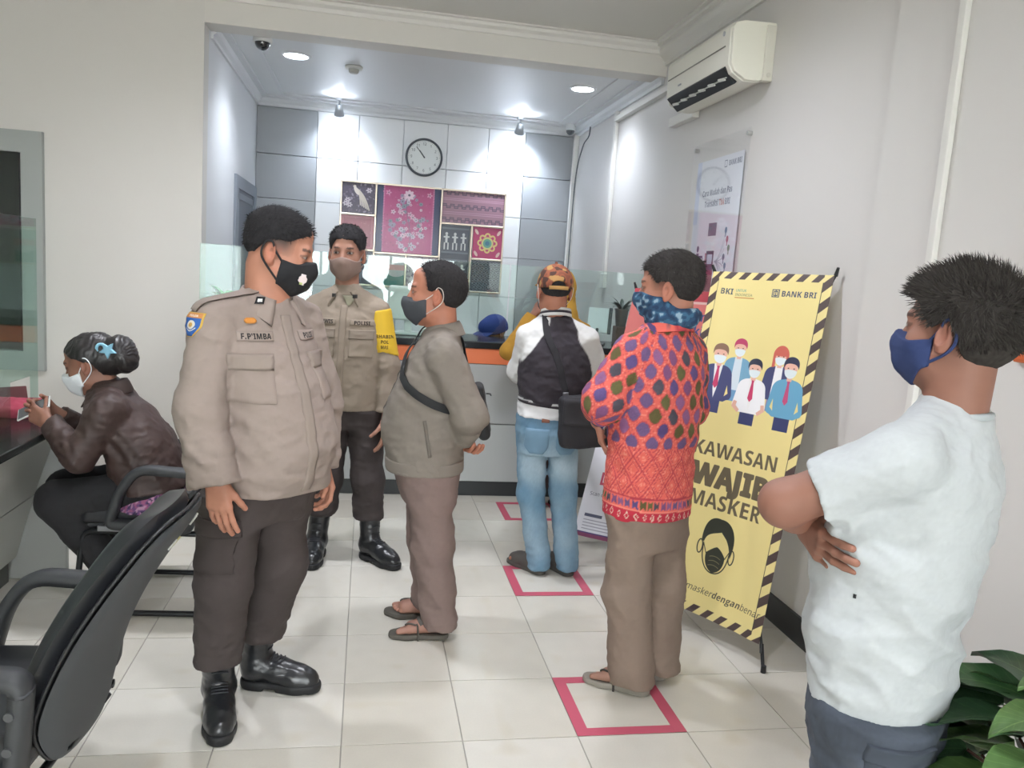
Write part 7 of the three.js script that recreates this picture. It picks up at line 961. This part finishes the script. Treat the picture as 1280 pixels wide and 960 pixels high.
// ---------------------------------------------------------------- young man in the pale grey t-shirt
{
  const t = thing('person', 'young man in pale grey t-shirt and navy mask with arms crossed', 'person', [1.319, 0, 2.631]);
  const yaw = -141 * D2R, n = facing(yaw), l = V(Math.cos(yaw), 0, -Math.sin(yaw)), skin = lin('#8f6453');
  const J = { neck: [-0.088, 1.338, -0.02], shL: [-0.262, 1.25, 0.085], elL: [-0.428, 1.128, -0.045], wrL: [-0.235, 1.04, -0.215], shR: [0.05, 1.25, -0.155], elR: [-0.07, 1.03, -0.29], wrR: [-0.325, 1.055, -0.11], hipL: [-0.215, 0.7, 0.045], knL: [-0.215, 0.4, 0.02], anL: [-0.2, 0.09, 0.06], hipR: [-0.09, 0.7, -0.09], knR: [-0.11, 0.4, -0.12], anR: [-0.085, 0.09, -0.08] };
  const H = makeHead({ p: [-0.102, 1.498, -0.022], yaw: -150 * D2R, pitch: -1 * D2R, s: 1.0 });
  const secs = [[0.7, -0.163, -0.03, 0.168, 0.132], [0.8, -0.168, -0.032, 0.17, 0.138], [0.94, -0.17, -0.032, 0.182, 0.148], [1.07, -0.155, -0.03, 0.192, 0.152], [1.19, -0.132, -0.028, 0.195, 0.145], [1.265, -0.108, -0.025, 0.17, 0.11], [1.328, -0.09, -0.02, 0.085, 0.072]];
  const LS = cut(join(0.03, cone(J.shL, J.elL, 0.071, 0.064)), vv(J.shL).lerp(vv(J.elL), 0.66), vv(J.elL).sub(vv(J.shL)), 0.004), RS = cut(cone(J.shR, J.elR, 0.07, 0.066), vv(J.shR).lerp(vv(J.elR), 0.7), vv(J.elR).sub(vv(J.shR)), 0.004);
  let sh = join(0.045, loft(secs, yaw), cone(J.neck, V(...J.shL).setY(1.262), 0.048, 0.06), cone(J.neck, V(...J.shR).setY(1.262), 0.048, 0.06)); sh = join(0.022, sh, LS, RS);
  const fo = folds(0.0065, 7, 10, 7, 110), cr = creases(0.012, [0.45, 0.9, -0.1], 9, 11), c3 = creases(0.006, [-0.5, 0.9, 0.3], 14, 15);
  sh = cut(rumple(sh, (x, y, z) => fo(x, y, z) + (cr(x, y, z) + c3(x, y, z)) * sstep(1.22, 1.05, y) * (0.5 + 0.5 * sstep(0.72, 0.8, y))), [-0.165, 0.715, 0], [0.02, -1, 0.05], 0.003);
  const Rh = hand({ w: [-0.332, 1.056, -0.1], F: [-0.16, -0.12, 0.95], N: [0.95, 0.05, 0.16], lr: 'R', s: 0.98, curl: [0.16, 0.18, 0.24, 0.3], thumb: [0.75, 0.5, 0.4], spread: 0.1, wr: 0.028 }), Lh = hand({ w: J.wrL, F: [0.75, -0.1, -0.5], N: [0.5, -0.1, 0.8], lr: 'L', s: 0.98, curl: [0.4, 0.4, 0.4, 0.4] });
  const sc = skinColor(skin, H, { fade: 0.35 }), armC = (x, y, z) => mul3(skin, 1 + 0.05 * noise(x * 30, y * 30, z * 30));
  bodyOf(t, [innerBody(J, secs, yaw, { color: skin, legR: [0.07, 0.055, 0.04] }), surface(join(0.025, cone(J.shL, J.elL, 0.05, 0.047), cone(J.elL, vv(J.elL).lerp(vv(J.wrL), 0.35), 0.046, 0.047), cone(vv(J.elL).lerp(vv(J.wrL), 0.35), J.wrL, 0.047, 0.03)), 0.005, armC), surface(join(0.025, cone(J.shR, J.elR, 0.05, 0.045), cone(J.elR, J.wrR, 0.045, 0.028)), 0.006, armC), headMesh(H, V(...J.neck).add(V(0, -0.045, 0)), 0.06, 0.066, sc, 0.003), surface(Rh.field, 0.003, handColor(skin, Rh)), surface(Lh.field, 0.0036, handColor(skin, Lh)),
    sandalFoot(t, [-0.18, 0.1], [-0.15, -0.19], { skin, mirror: 1, ankle: [-0.2, 0.15, 0.06], sole: '#3b3b3d', straps: '#2f2f31' }), sandalFoot(t, [-0.06, -0.04], [-0.15, -0.19], { skin, mirror: -1, ankle: [-0.085, 0.15, -0.08], sole: '#3b3b3d', straps: '#2f2f31' })]);
  part('hair', hairMesh(H, { side: 0.014, top: 0.03, line: pw([[-0.1, -0.115], [-0.06, -0.108], [-0.042, -0.04], [-0.03, 0.0], [-0.015, 0.035], [0.02, 0.012], [0.036, 0.03], [0.05, 0.055], [0.066, 0.072]]), color: [0.045, 0.04, 0.036], strands: 9000, len: 0.03, comb: (p) => V(0, -0.45, p.z > 0 ? 0.25 : -0.2).lerp(V(0, 0.3, p.z > 0.02 ? 0.75 : 0.3), sstep(0.015, 0.12, p.y + 0.03 * noise(p.x * 30, p.z * 30, 2))), seed: 112, lumps: 0.004, back: 0.014, cell: 0.0036, width: 0.0009 }), hairMat, t);
  const mo = { zmin: 0.016, sideTop: -0.012, sideBottom: -0.068, top: 0.0, bottom: -0.132, out: 0.0045, bulge: 1.05 }; const mk = part('face_mask', surface(maskField(H, mo), 0.0028), mat('#2a3a66', 0.85), t, 'navy blue mask'); earLoops(H, -0.012, -0.068, 0.016, 0.0035, mat('#2a3a66', 0.8), mk);
  const tc = lin('#b9bec0'), st = part('tshirt', surface(sh, 0.0062, (x, y, z) => mul3(tc, 1 + 0.05 * noise(x * 9, y * 9, z * 9) + 0.06 * noise(x * 130, y * 130, z * 130))), clothMat, t, 'pale heather grey t-shirt');
  { const pts = []; for (let i = 0; i < 40; i++) { const a = (i / 40) * Math.PI * 2; pts.push(V(-0.088 + Math.sin(a) * 0.073, 1.328 - Math.cos(a - yaw) * 0.012, -0.02 + Math.cos(a) * 0.071)); } part('neck_rib', new THREE.TubeGeometry(new THREE.CatmullRomCurve3(pts, true), 80, 0.0085, 8, true), mat('#aeb4b6', 0.9), st); }
  part('spot', patch(sh, [-0.62, 0.975, 0.25], [0.85, 0, -0.5], [0.5, 0, 0.85], [0.2, 1, 0], 0.006, 0.009, { n: 2, m: 2, th: 0.001, lift: 0.0005, far: 0.6 }), mat('#2a2c2e', 0.8), st, 'small dark spot');
  let tr = legsField(J, [[0.56, -0.155, -0.028, 0.14, 0.12], [0.68, -0.158, -0.03, 0.165, 0.132], [0.78, -0.162, -0.03, 0.16, 0.13]], yaw, [0.105, 0.09, 0.075], [0, 0.08, 0], [0, 0.08, 0], { k: 0.04 });
  const f2 = folds(0.006, 8, 10, 8, 118); tr = rumple(tr, (x, y, z) => f2(x, y, z) + 0.006 * (0.4 - Math.abs(noise(x * 12, y * 14, z * 12))) + 0.008 * (0.3 - Math.abs(noise(x * 5, y * 22, z * 5 + 3)))); const tt = part('shorts', surface(tuck(tr, sh, 0.73), 0.0065, (x, y, z) => mul3(lin('#454c57'), 1 + 0.4 * noise(x * 10, y * 8, z * 10) + 0.14 * noise(x * 140, y * 70, z * 140))), clothMat, t, 'faded dark denim trousers with cargo pockets');
  for (const [o, w, h, y] of [[[-0.1, 0, 0.5], 0.125, 0.13, 0.615], [[-0.1, 0, 0.5], 0.131, 0.04, 0.672]]) part(h > 0.1 ? 'cargo_pocket' : 'pocket_flap', patch(tr, [o[0] - 0.1, y, o[2]], [-0.06, 0, -1], [1, 0, -0.06], [0, 1, 0], w, h, { n: 12, m: 10, th: 0.006, lift: h > 0.1 ? 0.003 : 0.008, far: 0.6 }), mat('#414853', 0.9), tt);
}
// ---------------------------------------------------------------- seated woman
{
  const t = thing('person', 'seated woman in brown leather jacket and white mask holding a phone at the desk', 'person', [-0.867, 0, 0.442]);
  const yaw = -92 * D2R, n = facing(yaw), skin = lin('#8d6250');
  const J = { neck: [-0.19, 0.955, -0.03], shL: [-0.145, 0.885, 0.12], elL: [-0.25, 0.7, 0.155], wrL: [-0.4, 0.81, 0.045], shR: [-0.19, 0.875, -0.18], elR: [-0.3, 0.71, -0.19], wrR: [-0.41, 0.82, -0.085], hipL: [0.0, 0.545, 0.08], knL: [-0.36, 0.475, 0.06], anL: [-0.16, 0.2, 0.07], hipR: [-0.0, 0.545, -0.11], knR: [-0.4, 0.465, -0.17], anR: [-0.22, 0.16, -0.14] };
  const H = makeHead({ p: [-0.262, 1.055, -0.045], yaw: -97 * D2R, pitch: 20 * D2R, s: 1.06 });
  const secs = [[0.505, 0.0, -0.012, 0.185, 0.155], [0.6, -0.015, -0.014, 0.182, 0.15], [0.72, -0.058, -0.018, 0.18, 0.145], [0.82, -0.11, -0.024, 0.178, 0.13], [0.89, -0.155, -0.028, 0.15, 0.11], [0.945, -0.185, -0.03, 0.085, 0.075]];
  let jk = join(0.045, loft(secs, yaw), cone(J.neck, J.shL, 0.05, 0.06), cone(J.neck, J.shR, 0.05, 0.06)); jk = join(0.02, jk, sleeve(J.shL, J.elL, J.wrL, [0.072, 0.06, 0.045], 0.03, -0.01), sleeve(J.shR, J.elR, J.wrR, [0.072, 0.06, 0.045], 0.03, -0.01));
  const fo = folds(0.007, 9, 13, 9, 120), cr = creases(0.008, [0.8, 0.6, 0.1], 15, 21); jk = cut(rumple(jk, (x, y, z) => fo(x, y, z) + cr(x, y, z)), [0, 0.535, 0], [0.1, -1, 0], 0.003);
  const phoneC = V(-0.478, 0.862, -0.01);
  const Lh = hand({ w: [-0.405, 0.813, 0.042], F: [-0.85, 0.42, -0.35], N: [-0.35, 0.25, -0.88], lr: 'L', s: 0.95, curl: [0.55, 0.6, 0.62, 0.65], thumb: [0.75, 0.55, 0.35], wr: 0.028 }), Rh = hand({ w: [-0.41, 0.823, -0.085], F: [-0.85, 0.3, 0.42], N: [-0.2, 0.3, 0.9], lr: 'R', s: 0.95, curl: [0.55, 0.6, 0.62, 0.65], thumb: [0.75, 0.5, 0.3], wr: 0.028 });
  const bare = (an, ball2, toe) => join(0.02, cone(vv(an).add(V(-0.03, 0.05, 0)), an, 0.036, 0.035), cone(an, vv(an).add(V(0.02, -0.03, 0)), 0.034, 0.032), cone(vv(an).add(V(0.01, -0.02, 0)), ball2, 0.034, 0.03), cone(ball2, toe, 0.03, 0.016));
  bodyOf(t, [innerBody(J, secs, yaw, { color: skin, legR: [0.07, 0.055, 0.04] }), headMesh(H, V(...J.neck).add(V(0.01, -0.03, 0)), 0.05, 0.056, skinColor(skin, H, { fade: 0 })), surface(Lh.field, 0.0034, handColor(skin, Lh)), surface(Rh.field, 0.0036, handColor(skin, Rh)), surface(bare([-0.14, 0.2, 0.07], [-0.07, 0.06, 0.075], [-0.12, 0.024, 0.075]), 0.005, skin), surface(bare([-0.2, 0.16, -0.14], [-0.12, 0.045, -0.14], [-0.18, 0.022, -0.14]), 0.005, skin)]);
  const sk = HEADF.skull, hc = [0.022, 0.019, 0.019];
  { const f = { f(x, y, z) { const ax = Math.abs(x), th = 0.012 + 0.006 * noise(x * 20, y * 20, z * 20) + 0.0016 * Math.sin((y * 0.8 + z * 0.9) * 260 + 6 * noise(x * 30, y * 30, z * 30)); const d = smin(sk.f(x, y, z) - th, Math.hypot(x / 1.0, (y + 0.0) / 1.1, z + 0.085) - 0.06, 0.04); const ln = z > 0.035 ? mix(0.04, 0.072, sstep(0.035, 0.07, z)) : z > -0.03 ? mix(0.005, 0.04, sstep(-0.03, 0.035, z)) : mix(-0.09, 0.005, sstep(-0.06, -0.03, z)); return smaxf(d, ln - y, 0.008); }, b: [-0.11, -0.1, -0.16, 0.11, 0.16, 0.1] };
    const bun = rumple(join(0.02, ell([0, 0.02, -0.13], [0.064, 0.066, 0.058]), ell([0, -0.02, -0.135], [0.058, 0.055, 0.05])), (x, y, z) => 0.0016 * Math.sin(Math.atan2(y - 0.01, z + 0.15) * 14 + 5 * noise(x * 30, y * 30, z * 30)));
    const g = surface(join(0.014, f, bun), 0.0042, (x, y, z) => mul3(hc, 1 + 0.5 * noise(x * 40, y * 120, z * 120))); g.applyMatrix4(H.M); const hr = part('hair', g, vcol(0.42), t, 'black hair tied in a bun');
    const star = []; for (let k = 0; k < 10; k++) { const a = (k / 10) * 6.2832, r = k % 2 ? 0.012 : 0.029; star.push([Math.sin(a) * r, Math.cos(a) * r]); } const sg = extrude(star, 0.008, 0.004); sg.rotateY(Math.PI / 2); sg.rotateX(0.3); sg.translate(0.064, 0.035, -0.112); const ring = new THREE.TorusGeometry(0.016, 0.006, 8, 20); ring.rotateY(Math.PI / 2); ring.translate(0.066, 0.05, -0.088); const cg = merge([sg, ring]); cg.applyMatrix4(H.M); part('hair_clip', cg, mat('#8fc4dc', 0.5), hr, 'pale blue star hair clip'); }
  const mo = { zmin: 0.026, sideTop: -0.02, sideBottom: -0.075, top: -0.004, bottom: -0.128, out: 0.006 }; const mk = part('face_mask', surface(maskField(H, mo), 0.0034), mat('#e4e6ea', 0.8), t, 'white mask'); earLoops(H, -0.02, -0.075, 0.026, 0.0022, mat('#e4e6ea', 0.7), mk);
  part('jacket', surface(jk, 0.0068, (x, y, z) => mul3(lin('#40302c'), 1 + 0.16 * noise(x * 12, y * 12, z * 12) + 0.14 * noise(x * 70, y * 70, z * 70))), vcol(0.55), t, 'brown leather jacket');
  collar(t.children[t.children.length - 1], [-0.185, 0.952, -0.03], yaw, { r: 0.066, h: 0.032, fall: 0.05, open: 0.3, tip: 0.03, m: mat('#3c2d29', 0.55) });
  const bt = ['#6b4a78', '#9a5a7c', '#3e3150', '#b58aa4'].map(lin); part('blouse', surface(rumple(loft([[0.46, 0.01, -0.014, 0.192, 0.165], [0.555, -0.005, -0.014, 0.165, 0.13]], yaw), folds(0.004, 10, 14, 10, 125)), 0.0055, (x, y, z) => { const a = noise(x * 60, y * 60, z * 60), b = noise(x * 110, y * 40, z * 110 + 5); return b > 0.25 ? bt[3] : a > 0.15 ? bt[1] : a < -0.18 ? bt[2] : bt[0]; }), clothMat, t, 'purple patterned blouse hem');
  const leg = (s) => cut(join(0.035, cone(J['hip' + s], J['kn' + s], 0.084, 0.085), cone(J['kn' + s], J['an' + s], 0.088, 0.066)), vv(J['an' + s]), vv(J['an' + s]).sub(vv(J['kn' + s])), 0.006); 
  const legs2 = rumple(join(0.04, join(0.015, leg('L'), leg('R')), ell([-0.01, 0.535, -0.015], [0.14, 0.055, 0.158])), folds(0.006, 8, 9, 8, 128)); part('trousers', surface(legs2, 0.0072, fabric('#242426', 0.1, 129)), clothMat, t, 'wide black trousers');
  { const p = thing('phone', 'white-edged mobile phone held by the seated woman', 'phone', [-0.867 + phoneC.x, phoneC.y, 0.442 + phoneC.z]); p.rotation.set(0.35, -92 * D2R, 0.0, 'YXZ'); p.rotation.x = 0.5; p.rotation.z = -0.6; part('phone_case', rbox(-0.036, 0.036, -0.004, 0.004, -0.073, 0.073, 0.004, 3), mat('#e2e2e0', 0.4), p); part('display', rbox(-0.033, 0.033, 0.0035, 0.0048, -0.068, 0.068, 0.0006, 1), phys('#4d5356', 0.1, { clearcoat: 1 }), p); }
}

scene.traverse((o) => { if (o.isMesh) { o.castShadow = true; o.receiveShadow = true; } });
scene.updateMatrixWorld(true);
renderer.render(scene, camera);
